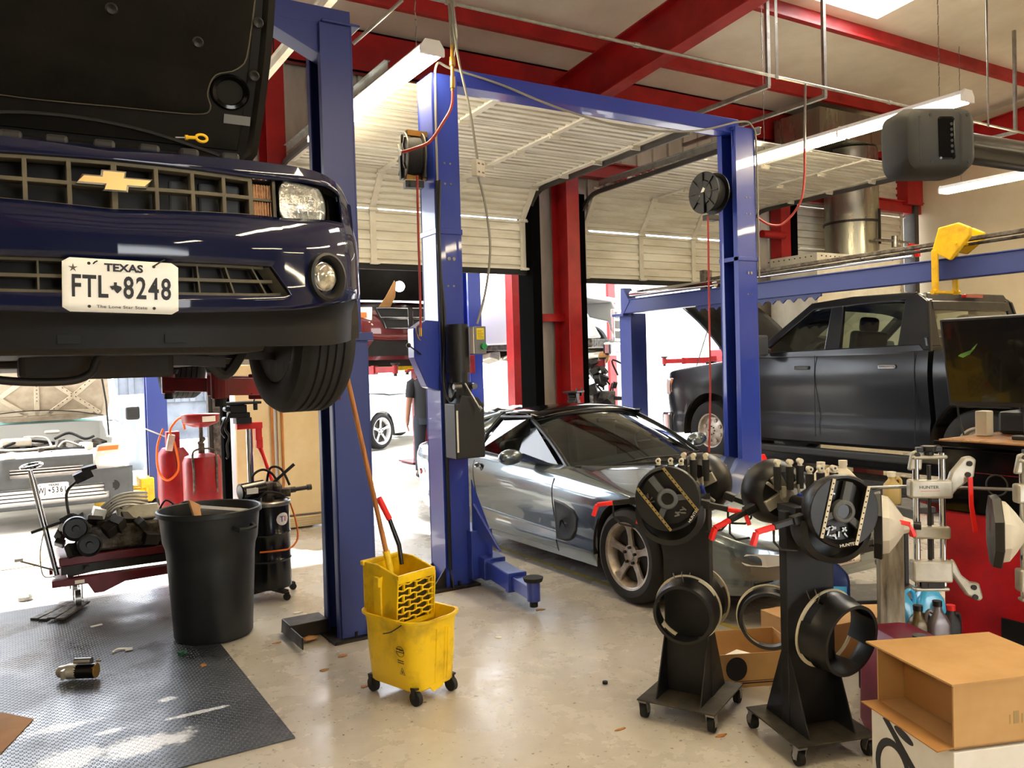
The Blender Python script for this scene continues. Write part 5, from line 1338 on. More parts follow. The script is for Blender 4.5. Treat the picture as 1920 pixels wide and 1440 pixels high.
tag(MB().ball((8.5, 11.0, 1.72), .10, 10, (1, 1, 1.1)).build('paper_wad', 'card', None), 'crumpled tan cloth on top of the stripped engine outside', 'cloth')
# people (standing outside)
def person(label, loc, rz, shirt, skin_c, armdown=.2, hair='151010', cap=True, prof=0):
    t = thing('person', label, 'person', loc, rz)
    k = 'skin_' + skin_c
    if k not in MT: M_(k, skin_c, .55)
    if 'shirt_' + shirt not in MT: M_('shirt_' + shirt, shirt, .85)
    if 'jeans' not in MT: M_('jeans', '20242E', .85)
    if 'hair_' + hair not in MT: M_('hair_' + hair, hair, .7)
    J = {'pel': (0, 0, .95), 'sp': (0, .0, 1.2), 'ch': (0, -.01, 1.40), 'nk': (0, -.015, 1.50), 'hd': (0, -.03, 1.60), 'ht': (0, -.03, 1.72)}
    vs = []; ed = []; rad = []
    def add(p, r_, par=None):
        vs.append(p); rad.append(r_)
        if par is not None: ed.append((par, len(vs) - 1))
        return len(vs) - 1
    pel = add(J['pel'], (.155, .11)); sp = add(J['sp'], (.145, .105), pel); ch = add(J['ch'], (.17, .115), sp); nk = add(J['nk'], (.058, .058), ch); 
    h1 = add((0, -.035, 1.57), (.075, .085), nk); h2 = add((0, -.03, 1.66), (.082, .10), h1); h3 = add((0, -.02, 1.735), (.055, .07), h2)
    add((0, -.135, 1.625), (.014, .018), h2)
    hands = []
    for s in (-1, 1):
        sh = add((s*.19, 0, 1.42), (.062, .062), ch); el = add((s*.25, .03, 1.13), (.046, .046), sh); wr = add((s*.27, -.06*armdown*5, .90), (.030, .034), el)
        pm = add((s*.272, -.07*armdown*5, .83), (.020, .038), wr)
        for i, (dx, L_) in enumerate(((-.028, .07), (-.010, .085), (.010, .08), (.028, .062))):
            a = add((s*.272 + .004*i, -.07*armdown*5 + dx, .775), (.0095, .0095), pm); b = add((s*.268, -.07*armdown*5 + dx - .006, .775 - L_*.55), (.009, .009), a); add((s*.255, -.07*armdown*5 + dx - .01, .775 - L_), (.008, .008), b)
        a = add((s*.262, -.07*armdown*5 - .05, .82), (.010, .010), pm); add((s*.252, -.07*armdown*5 - .062, .785), (.009, .009), a)
        hp_ = add((s*.095, 0, .88), (.095, .10), pel); kn = add((s*.11, -.015, .50), (.062, .066), hp_); an = add((s*.115, .03, .10), (.042, .05), kn); add((s*.125, -.10, .045), (.045, .035), an)
    me = bpy.data.meshes.new('body'); me.from_pydata(vs, ed, []); o = bpy.data.objects.new('body', me); COL.objects.link(o); o.parent = t
    o.modifiers.new('k', 'SKIN'); sv = me.skin_vertices[0].data
    for i, r_ in enumerate(rad): sv[i].radius = r_
    sv[0].use_root = True
    md = o.modifiers.new('s', 'SUBSURF'); md.levels = 2; md.render_levels = 2
    me.materials.append(MT[k])
    # clothes as shells round the body
    mb = MB(); mb.lathe([(.172, .90), (.176, 1.05), (.176, 1.2), (.188, 1.35), (.195, 1.43), (.12, 1.485), (.068, 1.505)], n=24, sy=.88)
    for s in (-1, 1): mb.tube([(s*.15, 0, 1.43), (s*.20, .005, 1.40), (s*.225, .02, 1.28), (s*.235, .025, 1.20)], [.07, .078, .07, .066], n=14)
    mb.build('shirt', 'shirt_' + shirt, t, smooth=60)
    mb = MB(); mb.lathe([(.162, .80), (.168, .9), (.165, .98)], n=24, sy=.85)
    for s in (-1, 1): mb.tube([(s*.085, 0, .92), (s*.095, 0, .8), (s*.108, -.01, .5), (s*.114, .02, .12)], [.10, .098, .078, .066], n=14)
    mb.build('trousers', 'jeans', t, smooth=60)
    mb = MB()
    for s in (-1, 1): mb.tube([(s*.115, .06, .05), (s*.12, -.03, .055), (s*.125, -.13, .04), (s*.125, -.17, .03)], [.04, .05, .045, .025], n=12)
    mb.build('shoes', 'black', t, smooth=60)
    mb = MB(); mb.ball((0, -.012, 1.685), 1, 18, (.094, .112, .088)); mb.build('cap' if cap else 'hair', 'hair_' + hair, t, smooth=60)
    if cap: MB().prism([(-.06, -.10, 1.70), (.06, -.10, 1.70), (.04, -.19, 1.69), (-.04, -.19, 1.69)], (0, 0, .008)).build('cap_brim', 'hair_' + hair, t)
    mb = MB()
    for s in (-1, 1): mb.ball((s*.032, -.124, 1.648), .009, 8)
    mb.build('eyes', 'black', t)
    MB().prism([(-.025, -.128, 1.583), (.025, -.128, 1.583), (.02, -.128, 1.589), (-.02, -.128, 1.589)], (0, .01, 0)).build('mouth', 'red_dk', t)
    mb = MB()
    for s in (-1, 1): mb.ball((s*.092, -.01, 1.63), 1, 8, (.012, .02, .03))
    mb.build('ears', k, t)
    return t
person('person in black t-shirt standing outside under the raised red minivan, arm hanging', (5.27, 11.15, 0), radians(160), '15151A', '8A5E48')
person('dark-haired person outside mostly hidden behind the nearest blue lift post', (3.98, 10.65, 0), radians(-100), '1C1E26', '9A6A50', cap=False)

# unseen canopy roof shading the outside lifts, extent cut to let sun in
mb = MB(); mb.box(2.6, 14.5, 9.35, 13.6, 5.15, 5.25)
for x in (2.7, 6.5, 14.1): mb.box(x - .1, x + .1, 9.35, 13.6, 4.85, 5.15)
o = mb.build('unseen_canopy_roof', 'white_pt', None); o['kind'] = 'structure'

M_('tarp', '4A4B4E', .6); M_('cloth_w', 'E6E6E4', .8)
t = thing('workbench', 'grey bench with white cloths on top outside, seen over the roof of the sports car', 'bench', (5.95, 10.0, 0))
mb = MB(); mb.box(-.45, .45, -.3, .3, .92, .98)
for x in (-.42, .38):
    for y in (-.28, .24): mb.box(x, x + .04, y, y + .04, 0, .92)
mb.build('bench_top', 'tarp', t, bevel=.005)
rnd = random.Random(9)
o = MB().grid([[(.8*u - .4, .4*v - .2, .985 + .05*abs(sin(u*7 + v*3)) + rnd.uniform(0, .02)) for u in rng(0, 1, 14)] for v in rng(0, 1, 8)]).build('cloth', 'cloth_w', None, smooth=60, solid=.008); o.location = (5.95, 10.0, .012); tag(o, 'rumpled white cloth heaped on the grey bench outside', 'cloth')
# ================================================================ things on the shop floor
# diamond-plate rubber mat
def matmat():
    m = bpy.data.materials.new('mat_rubber'); m.use_nodes = True; MT['mat_rubber'] = m
    nt = m.node_tree; N = nt.nodes; L = nt.links; b = N['Principled BSDF']
    tc = N.new('ShaderNodeTexCoord')
    br = N.new('ShaderNodeTexVoronoi'); br.inputs['Scale'].default_value = 1.0; br.inputs['Randomness'].default_value = 0.
    mp = N.new('ShaderNodeMapping'); mp.inputs['Scale'].default_value = (46, 34, 1); mp.inputs['Rotation'].default_value = (0, 0, radians(45))
    L.new(tc.outputs['Object'], mp.inputs[0]); L.new(mp.outputs[0], br.inputs['Vector'])
    rp = N.new('ShaderNodeMapRange'); rp.inputs[1].default_value = .18; rp.inputs[2].default_value = .36; rp.inputs[3].default_value = 1; rp.inputs[4].default_value = 0
    L.new(br.outputs['Distance'], rp.inputs[0])
    bp = N.new('ShaderNodeBump'); bp.inputs['Strength'].default_value = .8; bp.inputs['Distance'].default_value = .003
    L.new(rp.outputs[0], bp.inputs['Height']); L.new(bp.outputs[0], b.inputs['Normal'])
    n = N.new('ShaderNodeTexNoise'); n.inputs['Scale'].default_value = 2.3; n.inputs['Detail'].default_value = 5; L.new(tc.outputs['Object'], n.inputs['Vector'])
    cr = N.new('ShaderNodeValToRGB'); cr.color_ramp.elements[0].color = lin('2A2C30'); cr.color_ramp.elements[1].color = lin('4A4D52'); cr.color_ramp.elements[0].position = .35; cr.color_ramp.elements[1].position = .7
    L.new(n.outputs[0], cr.inputs[0])
    n3 = N.new('ShaderNodeTexNoise'); n3.inputs['Scale'].default_value = 7.; n3.inputs['Detail'].default_value = 7; n3.inputs['Roughness'].default_value = .7; L.new(tc.outputs['Object'], n3.inputs['Vector'])
    def math_(op, a, c):
        q = N.new('ShaderNodeMath'); q.operation = op
        for i, x in enumerate((a, c)):
            if isinstance(x, (int, float)): q.inputs[i].default_value = x
            else: L.new(x, q.inputs[i])
        return q.outputs[0]
    acc = None      # sky glare on the mat, painted in as white patches
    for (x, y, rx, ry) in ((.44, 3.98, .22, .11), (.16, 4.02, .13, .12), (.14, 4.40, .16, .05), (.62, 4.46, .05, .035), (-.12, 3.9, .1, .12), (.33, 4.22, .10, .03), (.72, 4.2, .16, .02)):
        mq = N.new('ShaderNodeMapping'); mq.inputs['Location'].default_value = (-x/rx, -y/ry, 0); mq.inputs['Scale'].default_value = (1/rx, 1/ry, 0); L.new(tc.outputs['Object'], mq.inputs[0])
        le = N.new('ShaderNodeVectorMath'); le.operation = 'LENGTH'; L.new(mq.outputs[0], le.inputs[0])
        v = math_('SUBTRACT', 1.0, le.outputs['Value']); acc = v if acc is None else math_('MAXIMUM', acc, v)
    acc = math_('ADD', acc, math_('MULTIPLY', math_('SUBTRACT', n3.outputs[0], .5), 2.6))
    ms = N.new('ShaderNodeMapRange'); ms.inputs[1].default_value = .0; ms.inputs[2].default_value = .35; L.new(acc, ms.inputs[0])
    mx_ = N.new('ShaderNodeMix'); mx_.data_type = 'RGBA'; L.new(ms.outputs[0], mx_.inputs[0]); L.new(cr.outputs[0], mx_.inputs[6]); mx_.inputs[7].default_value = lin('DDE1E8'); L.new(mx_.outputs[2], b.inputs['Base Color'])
    n2 = N.new('ShaderNodeTexNoise'); n2.inputs['Scale'].default_value = 1.7; n2.inputs['Detail'].default_value = 6; L.new(tc.outputs['Object'], n2.inputs['Vector'])
    mr = N.new('ShaderNodeMapRange'); mr.inputs[1].default_value = .42; mr.inputs[2].default_value = .60; mr.inputs[3].default_value = .42; mr.inputs[4].default_value = .20
    L.new(n2.outputs[0], mr.inputs[0]); L.new(mr.outputs[0], b.inputs['Roughness'])
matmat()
# floor outline of the mat; its pale patches are glare painted into the colour
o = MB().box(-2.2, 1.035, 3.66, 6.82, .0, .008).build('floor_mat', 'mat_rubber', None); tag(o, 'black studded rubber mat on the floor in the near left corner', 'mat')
M_('mat_glare', 'C9CCD2', .3, col2='DADCE0', ns=12)  # pale tone for painted glare on the mat
def blob(cx, cy, rx, ry, seed, n=26):
    r_ = random.Random(seed); P = []
    k = [r_.uniform(.55, 1.15) for _ in range(9)]
    pts = spl([(cx + rx*k[i]*cos(2*pi*i/9), cy + ry*k[i]*sin(2*pi*i/9)) for i in range(9)], 4, closed=True)
    return pts
def film(name, m, P, z, lab, cat, h=.0012):
    o = MB().prism([(x, y, z) for x, y in P], (0, 0, h)).build(name, m, None); return tag(o, lab, cat)
# trash can
t = thing('trash_can', 'large round black plastic trash can standing at the edge of the mat', 'trash can', (1.045, 5.42, .0085))
mb = MB(); mb.lathe([(.0, .0), (.228, 0), (.236, .012), (.262, .50), (.268, .56), (.282, .60), (.296, .74), (.300, .765), (.314, .768), (.314, .795), (.305, .80), (.297, .795), (.288, .74), (.254, .55), (.228, .02), (.0, .02)], n=56)
M_('bin', '16181A', .5, col2='1F2123', ns=8, rv=.08)
mb.build('bin_body', 'bin', t, smooth=35)
for s in (-1, 1):
    mb = MB(); mb.tube([(s*.295, -.07, .70), (s*.335, -.06, .69), (s*.34, 0, .685), (s*.335, .06, .69), (s*.295, .07, .70)], .014, n=8); o = mb.build('handle', 'bin', t, smooth=1); o.rotation_euler = (0, 0, radians(118))
c1 = tag(MB().cb((1.14, 5.38, .74), (.30, .02, .24), (radians(55), radians(8), radians(-20))).build('cardboard_sheet', 'paper', None), 'white cardboard sheet poking out of the black trash can', 'cardboard')
c1 = tag(MB().cb((1.03, 5.50, .72), (.20, .012, .26), (radians(-50), radians(30), radians(25))).build('cardboard_sheet', 'card', None), 'brown cardboard scrap inside the black trash can behind the white sheet', 'cardboard')
# black drum with grease pump
t = thing('oil_drum', 'small black ribbed drum with a pump motor on top, on a wheeled dolly', 'drum', (1.58, 6.10, 0))
M_('drum', '0D0D0E', .22, col2='141414', ns=5, rv=.06)
P = [(0, .075), (.150, .075), (.156, .08), (.156, .27)] + [(.156, .272), (.163, .285), (.156, .298), (.156, .46), (.163, .473), (.156, .486), (.156, .67), (.163, .675), (.163, .70), (.155, .70), (.150, .69), (0, .69)]
mb = MB(); mb.lathe(P, n=44); mb.build('drum_body', 'drum', t, smooth=35)
MB().lathe([(.158, .672), (.168, .68), (.168, .70), (.158, .708)], n=44).build('lid_ring', 'steel', t, smooth=1)
lb = MB(); lb.grid([[(.1575*cos(a), .1575*sin(a), .58 + .045*sqrt(max(0, 1 - ((a - a0)/.36)**2))*k) for a in rng(a0 - .36, a0 + .36, 16)] for a0 in (radians(-62),) for k in (-1, 0, 1)])
lb = lb.build('oval_label', 'white', t)
text('T', .06, (.159*cos(radians(-66)), .159*sin(radians(-66)), .578), (pi/2, 0, radians(24)), 'blue', lb, ext=.0008); text('I', .055, (.1595*cos(radians(-56)), .1595*sin(radians(-56)), .578), (pi/2, 0, radians(34)), 'red_hot', lb, ext=.0008)
mb = MB()
for k in range(4):
    a = radians(20 + 90*k); mb.bar((0, 0, .06), (.19*cos(a), .19*sin(a), .06), .05, .02); 
dl = mb.build('dolly', 'dark_metal', t)
for k in range(4):
    a = radians(20 + 90*k); x, y = .20*cos(a), .20*sin(a); mb = MB(); mb.cyl((x, y - .012, .025), (x, y + .012, .025), .025, n=14); mb.box(x - .015, x + .015, y - .018, y + .018, .03, .06); mb.build('caster', 'rubber', dl, smooth=35)
mb = MB(); mb.cyl((-.20, -.06, .79), (-.03, -.02, .80), .062, n=24); mb.cyl((-.205, -.061, .79), (-.2, -.06, .79), .05, n=20); pm = mb.build('pump_motor', 'drum', t, smooth=35)
MB().cyl((-.16, -.108, .80), (-.10, -.10, .81), .012, n=8).box(-.17, -.09, -.118, -.112, .78, .82).build('motor_label', 'paper', pm)
mb = MB(); mb.cb((.03, -.02, .79), (.10, .10, .10)); mb.cyl((.0, -.02, .70), (.0, -.02, .76), .05, n=16); mb.cb((.10, -.03, .755), (.12, .07, .06)); mb.ball((.06, -.06, .80), .04, 10); mb.build('pump_head', 'cast', t, bevel=.006)
mb = MB(); mb.tube([(-.04, -.03, .75), (.05, -.03, .84), (.20, -.03, .955)], [.010, .011, .013], n=8); mb.build('pump_lever', 'dark_metal', t, smooth=1)
mb = MB(); mb.cyl((.10, -.04, .765), (.20, -.04, .77), .022, n=14); mb.cyl((.20, -.04, .77), (.30, -.04, .775), .016, n=14); mb.cyl((.29, -.04, .775), (.32, -.04, .776), .022, n=14); mb.build('grease_nozzle', 'dark_metal', t, smooth=1)
for k, P in enumerate(([(-.05, .02, .74), (-.10, .0, .88), (-.02, .02, .93), (.06, .02, .88), (.1, 0, .76)], [(0, .02, .78), (.04, .04, .93), (.12, .03, .92), (.17, .0, .80)], [(-.12, -.10, .70), (-.05, -.14, .78), (.04, -.12, .77), (.1, -.09, .74)])):
    MB().tube(spl(P, 6), .009, n=8).build('hose', 'rubber', t, smooth=1)
MB().tube(spl([(.16, -.02, .68), (.19, -.05, .55), (.19, -.09, .42), (.12, -.135, .36), (.02, -.165, .36), (-.1, -.14, .36)], 6), .0065, n=8).build('orange_hose', 'hose_or', t, smooth=1)
# transmission jack
t = thing('transmission_jack', 'red transmission jack with black cradle head beside the black drum', 'jack', (1.62, 6.72, 0))
mb = MB()
for a in (20, 110, 200, 290):
    a = radians(a); mb.bar((0, 0, .14), (.30*cos(a), .30*sin(a), .12), .05, .05)
mb.cyl((0, 0, .10), (0, 0, .62), .045, n=18); bs = mb.build('base', 'red', t, bevel=.006)
for a in (20, 110, 200, 290):
    a = radians(a); x, y = .30*cos(a), .30*sin(a)
    mb = MB(); mb.cyl((x - .014, y, .045), (x + .014, y, .045), .045, n=18); mb.box(x - .022, x + .022, y - .02, y + .02, .05, .10); mb.build('caster', 'dark_metal', bs, smooth=35)
MB().cyl((0, 0, .6), (0, 0, 1.20), .026, n=16).build('ram', 'chrome', t, smooth=1)
mb = MB(); mb.cb((-.0, -.0, 1.22), (.20, .06, .05)); mb.cb((.07, 0, 1.17), (.05, .05, .14)); mb.cb((.075, 0, 1.08), (.05, .045, .09)); mb.tube([(.075, 0, 1.05), (.10, 0, .98), (.17, .02, .76)], [.022, .016, .014], n=10); mb.build('tilt_arm', 'red_hot', t, bevel=.006)
mb = MB(); mb.cb((-.08, 0, 1.405), (.32, .20, .02)); mb.cb((-.09, 0, 1.36), (.13, .12, .06)); mb.cb((-.08, 0, 1.31), (.16, .10, .04)); mb.cb((-.05, 0, 1.265), (.12, .12, .05)); mb.cyl((-.17, -.05, 1.36), (-.17, .05, 1.36), .02, n=12); mb.cyl((-.18, -.05, 1.28), (-.18, .05, 1.28), .02, n=12)
for x in (-.20, .02): mb.bar((x, -.08, 1.41), (x + .02, -.08, 1.46), .02, .012)
mb.cb((.04, -.06, 1.37), (.03, .03, .05)); mb.build('cradle', 'black', t, bevel=.004)
mb = MB(); mb.tube(spl([(-.16, -.06, 1.33), (-.20, -.07, 1.22), (-.17, -.07, 1.15), (-.19, -.07, 1.08), (-.185, -.07, 1.0), (-.20, -.07, .98)], 5), .010, n=7); mb.tube(spl([(-.20, -.06, 1.28), (-.23, -.06, 1.2), (-.20, -.06, 1.14)], 5), .007, n=6); mb.build('strap_chain', 'dark_metal', t, smooth=1)
j2 = copy_tree(t, None, location=V((6.02, 8.38, 0)), rotation_euler=Euler((0, 0, radians(35))), scale=V((.92, .92, .915)))
j2['label'] = 'transmission jack with black cradle standing before the red column behind the sports car'
# waste oil drainer
t = thing('oil_drainer', 'red waste oil drainer tank with a raised round pan, behind the trash can', 'oil drainer', (1.50, 8.05, 0))
mb = MB(); mb.lathe([(0, .12), (.15, .12), (.17, .15), (.17, .83), (.15, .88), (.08, .905), (.0, .91)], n=36); mb.build('tank', 'red', t, smooth=40)
mb = MB(); mb.cyl((0, 0, .9), (0, 0, 1.16), .018, n=12); mb.cyl((0, 0, .9), (0, 0, 1.0), .03, n=12); mb.cyl((-.02, -.02, 1.0), (.03, .03, 1.04), .02, n=8); mb.build('drain_pipe', 'cast', t, smooth=35)
mb = MB(); mb.lathe([(.02, 1.145), (.06, 1.15), (.155, 1.19), (.162, 1.20), (.165, 1.265), (.172, 1.268), (.160, 1.262), (.156, 1.205), (.05, 1.165), (0, 1.16)], n=40); pn = mb.build('drain_pan', 'red', t, smooth=35)
MB().grid([[(.169*cos(a), .169*sin(a), z) for a in rng(radians(-95), radians(-50), 6)] for z in (1.205, 1.255)]).build('label', 'paper', pn)
mb = MB()
for s in (-1, 1): mb.tube(spl([(s*.10, -.13, .55), (s*.10, -.15, .75), (s*.10, -.12, .92), (s*.04, -.10, .955), (0, -.10, .955)], 5), .010, n=8)
mb.build('lift_handle', 'cast', t, smooth=1)
mb = MB(); mb.box(-.2, .2, -.2, .2, .08, .12); 
for x, y in ((-.18, -.18), (.18, -.18), (.18, .18), (-.18, .18)): mb.cyl((x - .01, y, .04), (x + .01, y, .04), .04, n=14)
mb.build('wheeled_base', 'dark_metal', t)
MB().tube(spl([(-.02, -.18, .20), (-.01, -.21, .38), (.10, -.19, .40), (.19, -.05, .30), (.2, .0, .12)], 6), .012, n=8).build('hose', 'hose_or', t, smooth=1)
t = thing('oil_drainer', 'second red oil drainer with a coiled orange hose, left of the panned one', 'oil drainer', (1.36, 8.75, 0))
mb = MB(); mb.lathe([(0, .12), (.14, .12), (.15, .15), (.15, .85), (.10, .92), (0, .93)], n=30); mb.cb((.0, 0, 1.0), (.12, .1, .16)); mb.build('tank', 'red', t, smooth=40)
mb = MB(); mb.cyl((0, 0, .0), (0, 0, .12), .2, n=20); mb.build('base', 'dark_metal', t)
MB().tube(spl([(-.1, -.13, 1.12), (-.16, -.14, .95), (-.16, -.15, .72), (-.08, -.16, .62), (.02, -.16, .72), (.0, -.15, .95), (-.04, -.14, 1.1), (.06, -.14, 1.22), (.1, -.12, 1.1)], 6), .011, n=8).build('hose', 'hose_or', t, smooth=1)
mb = MB(); mb.bar((-.26, -.13, 1.13), (-.08, -.13, 1.04), .05, .012); mb.cb((-.04, -.13, .98), (.06, .06, .16), (0, .2, 0)); mb.build('dispenser_nozzle', 'alum', t, bevel=.006)
t = thing('hoist_mast', 'dark grimy steel mast standing behind the red drainer pan', 'mast', (1.80, 8.95, 0))
MB().box(-.06, .06, -.05, .05, 0, 2.1).box(-.2, .2, -.15, .15, 0, .03).build('mast', 'dark_metal', t, bevel=.005); MB().box(-.02, .05, -.07, -.05, .2, 1.9).build('rack', 'cast', t)
# refrigerator
t = thing('refrigerator', 'old cream two-door refrigerator standing against the red wall column', 'refrigerator', (2.39, 8.50, 0))
M_('fridge', 'DCC79C', .38, col2='CDB588', ns=2, rv=.08); M_('fridge_side', 'D8D8D8', .22, .1)
mb = MB(); mb.box(-.47, .42, .06, .25, .02, 1.72); mb.build('cabinet', 'fridge_side', t, bevel=.008)
for nm, a, b in (('left', -.47, -.09), ('right', -.05, .42)):
    mb = MB(); mb.box(a, b, -.0, .055, .15, 1.72); d_ = mb.build('door', 'fridge', t, bevel=.01)
    x = (b - .03) if nm == 'left' else (a + .03)
    mb = MB(); mb.tube(spl([(x, -.005, .45), (x, -.04, .55), (x, -.045, .9), (x, -.04, 1.3), (x, -.005, 1.4)], 5), .014, n=8); mb.build('handle', 'wood', d_, smooth=1)
mb = MB(); mb.box(-.46, .41, .0, .04, .02, .13)
for z in (.04, .065, .09, .11): mb.box(-.44, .40, -.006, .0, z, z + .008)
mb.build('kick_grille', 'cream', t)
# wheeled lift table with an engine
t = thing('lift_table', 'dark red wheeled lift table with chrome push handle, left of the trash can', 'lift table', (.62, 6.75, 0))
M_('maroon', '6A1520', .4, col2='50101A', ns=6, rv=.1)
mb = MB(); mb.box(.25, 1.12, 6.55, 7.02, .335, .385); mb.box(.25, 1.12, 6.54, 6.56, .33, .39); mb.build('table_top', 'maroon', t, W=True, bevel=.006)
mb = MB(); mb.box(.20, 1.14, 6.53, 6.60, .19, .24); mb.box(.20, 1.14, 6.98, 7.05, .19, .24); mb.prism([(.20, 6.52, .24), (.20, 6.52, .21), (.28, 6.52, .19), (.42, 6.52, .19), (.46, 6.52, .115), (.52, 6.52, .115), (.66, 6.52, .17), (1.14, 6.52, .18), (1.14, 6.52, .24)], (0, .02, 0)); mb.box(.22, .3, 6.55, 7.05, .19, .23)
mb.build('base_frame', 'maroon', t, W=True, bevel=.005)
mb = MB(); mb.bar((.3, 6.64, .25), (1.0, 6.64, .33), .03, .04); mb.bar((.3, 6.94, .25), (1.0, 6.94, .33), .03, .04); mb.bar((.3, 6.9, .33), (1.0, 6.9, .25), .03, .04); mb.cyl((.42, 6.50, .30), (.42, 6.56, .30), .018, n=12); mb.box(.26, 1.1, 6.58, 6.62, .26, .32); mb.build('scissor_leg', 'dark_metal', t, W=True)
for x, y in ((.36, 6.62), (.36, 6.98), (1.05, 6.62), (1.05, 6.98)):
    mb = MB(); mb.cyl((x - .018, y, .075), (x + .018, y, .075), .062, n=20); mb.bar((x - .028, y, .07), (x - .028, y, .19), .03, .008); mb.bar((x + .028, y, .07), (x + .028, y, .19), .03, .008); mb.build('caster', 'steel', t, W=True, smooth=35)
mb = MB(); mb.tube([(.235, 6.62, .26), (.16, 6.62, .68), (.115, 6.62, .94), (.10, 6.62, 1.01)], [.018, .018, .019, .014], n=14); mb.tube([(.11 + .065*cos(a), 6.70 + .13*sin(a), 1.035 + .01*cos(a)) for a in rng(0, 2*pi, 24)[:-1]], .011, n=8, closed=True)
mb.build('push_handle', 'chrome', t, W=True, smooth=1)
mb = MB(); mb.tube(spl([(.22, 6.6, .30), (.10, 6.58, .36), (.02, 6.56, .40)], 5), .007, n=6); mb.cb((.01, 6.56, .41), (.05, .02, .02)); mb.tube(spl([(.18, 6.6, .62), (.14, 6.58, .45), (.15, 6.58, .28), (.22, 6.58, .26)], 5), .004, n=6); mb.build('foot_pedal', 'alum', t, W=True, smooth=1)
MB().box(.34, .40, 6.517, 6.52, .20, .225).build('white_label', 'paper', t, W=True)
# the engine on it
e = thing('engine', 'dark greasy car engine with silver intake pipes lying on the red lift table', 'engine', (.62, 6.75, .386))
rnd = random.Random(21)
mb = MB(); mb.cb((0.08, 0, .10), (.62, .34, .18)); mb.cb((.10, .04, .20), (.34, .26, .12)); mb.build('block', 'cast', e, bevel=.02, seg=2)
mb = MB()
for i in range(60): mb.cb((rnd.uniform(-.36, .44), rnd.uniform(-.2, .2), rnd.uniform(.02, .24)), (rnd.uniform(.03, .12), rnd.uniform(.03, .12), rnd.uniform(.02, .09)), (rnd.uniform(-1, 1), rnd.uniform(-1, 1), rnd.uniform(0, 3)))
mb.build('brackets', 'dark_metal', e, bevel=.005)
mb = MB()
for i in range(5):
    o_ = i * .028
    mb.tube(spl([(-.08 + o_*.3, -.02 - o_*.6, .30 - o_*.5), (.02, -.02 - o_*.8, .37 - o_*.6), (.12, .0 - o_*.6, .385 - o_*.7), (.24, .04 - o_*.3, .37 - o_)], 5), .011, n=8)
mb.cb((-.10, -.06, .27), (.08, .14, .07), (0, .3, 0)); mb.build('intake_runners', 'alum', e, smooth=1)
mb = MB(); mb.cb((.16, -.10, .25), (.30, .14, .03), (radians(40), 0, .05)); mb.build('cover_plate', 'alum', e, bevel=.02)
for c, r_ in (((-.26, -.20, .20), .085), ((-.18, -.22, .08), .08)):
    mb = MB(); mb.lathe([(0, .0), (r_, .0), (r_, -.05), (r_*.85, -.055), (r_*.8, -.02), (r_*.3, -.02), (r_*.25, -.05), (0, -.05)], c, ax='y', n=30); mb.build('pulley', 'black', e, smooth=35)
mb = MB(); mb.lathe([(0, 0), (.05, 0), (.05, -.06), (.03, -.07), (0, -.07)], (.40, -.2, .12), ax='y', n=6); mb.build('flange', 'alum', e)
mb = MB()
for i in range(12):
    p = V((rnd.uniform(-.35, .4), rnd.uniform(-.15, .15), rnd.uniform(.12, .24))); mb.tube(spl([p, p + V((rnd.uniform(-.12, .12), rnd.uniform(-.1, .05), rnd.uniform(.03, .12))), p + V((rnd.uniform(-.2, .2), rnd.uniform(-.15, .05), rnd.uniform(-.06, .04)))], 5), rnd.uniform(.005, .012), n=6)
mb.build('hoses_and_wires', 'rubber', e, smooth=1)
mb = MB(); mb.tube(spl([(-.28, -.02, .2), (-.30, -.02, .42), (-.24, -.03, .50), (-.2, -.03, .52)], 5), .010, n=7); mb.cb((-.19, -.03, .55), (.12, .05, .07), (.2, -.4, 0)); mb.cb((-.15, -.03, .60), (.1, .04, .03), (.2, -.2, 0)); mb.build('oxygen_pipe', 'dark_metal', e, smooth=1)
mb = MB(); mb.tube([(.50 + .07*cos(a), -.05, .18 + .1*sin(a)) for a in rng(0, 2*pi, 24)[:-1]], .012, n=8, closed=True); mb.build('belt', 'rubber', e, smooth=1)
# stack of flat bars under the wheel
for k in range(4):
    o = MB().cb((0, 0, 0), (.40, .055, .014)).build('metal_strip', 'cast', None, bevel=.003); o.location = (.20 + .04*k, 6.62 - .05*k + .0, .0165 + .0145*(k // 2)); o.rotation_euler = (0, 0, radians(54 + 3*k))
    tag(o, 'flat grey metal strip by the lift table wheel, %s of the four' % ('leftmost', 'second from left', 'third from left', 'rightmost')[k], 'metal strip')
# starter motor
t = thing('starter_motor', 'greasy starter motor lying alone on the black mat', 'starter motor', (.26, 5.04, .01), rz=radians(-30))
mb = MB(); mb.cyl((-.01, 0, .045), (.095, 0, .045), .040, n=24); mb.build('motor_body', 'black_gloss', t, smooth=35)
mb = MB(); mb.lathe([(0, -.11), (.02, -.11), (.03, -.10), (.035, -.07), (.042, -.05), (.040, .0), (0, 0)], (0, 0, .045), ax='x', n=20); mb.cb((-.055, .0, .045), (.012, .13, .05)); mb.build('nose_housing', 'alum', t, smooth=30)
mb = MB(); mb.cyl((-.03, .03, .085), (.06, .03, .085), .022, n=16); mb.build('solenoid', 'steel', t, smooth=35)
mb = MB(); mb.cyl((.095, 0, .045), (.101, 0, .045), .038, n=20); mb.cyl((.09, .02, .09), (.115, .02, .09), .005, n=6); mb.cyl((.09, -.03, .07), (.11, -.03, .07), .004, n=6); mb.build('end_cap', 'brass', t, smooth=35)
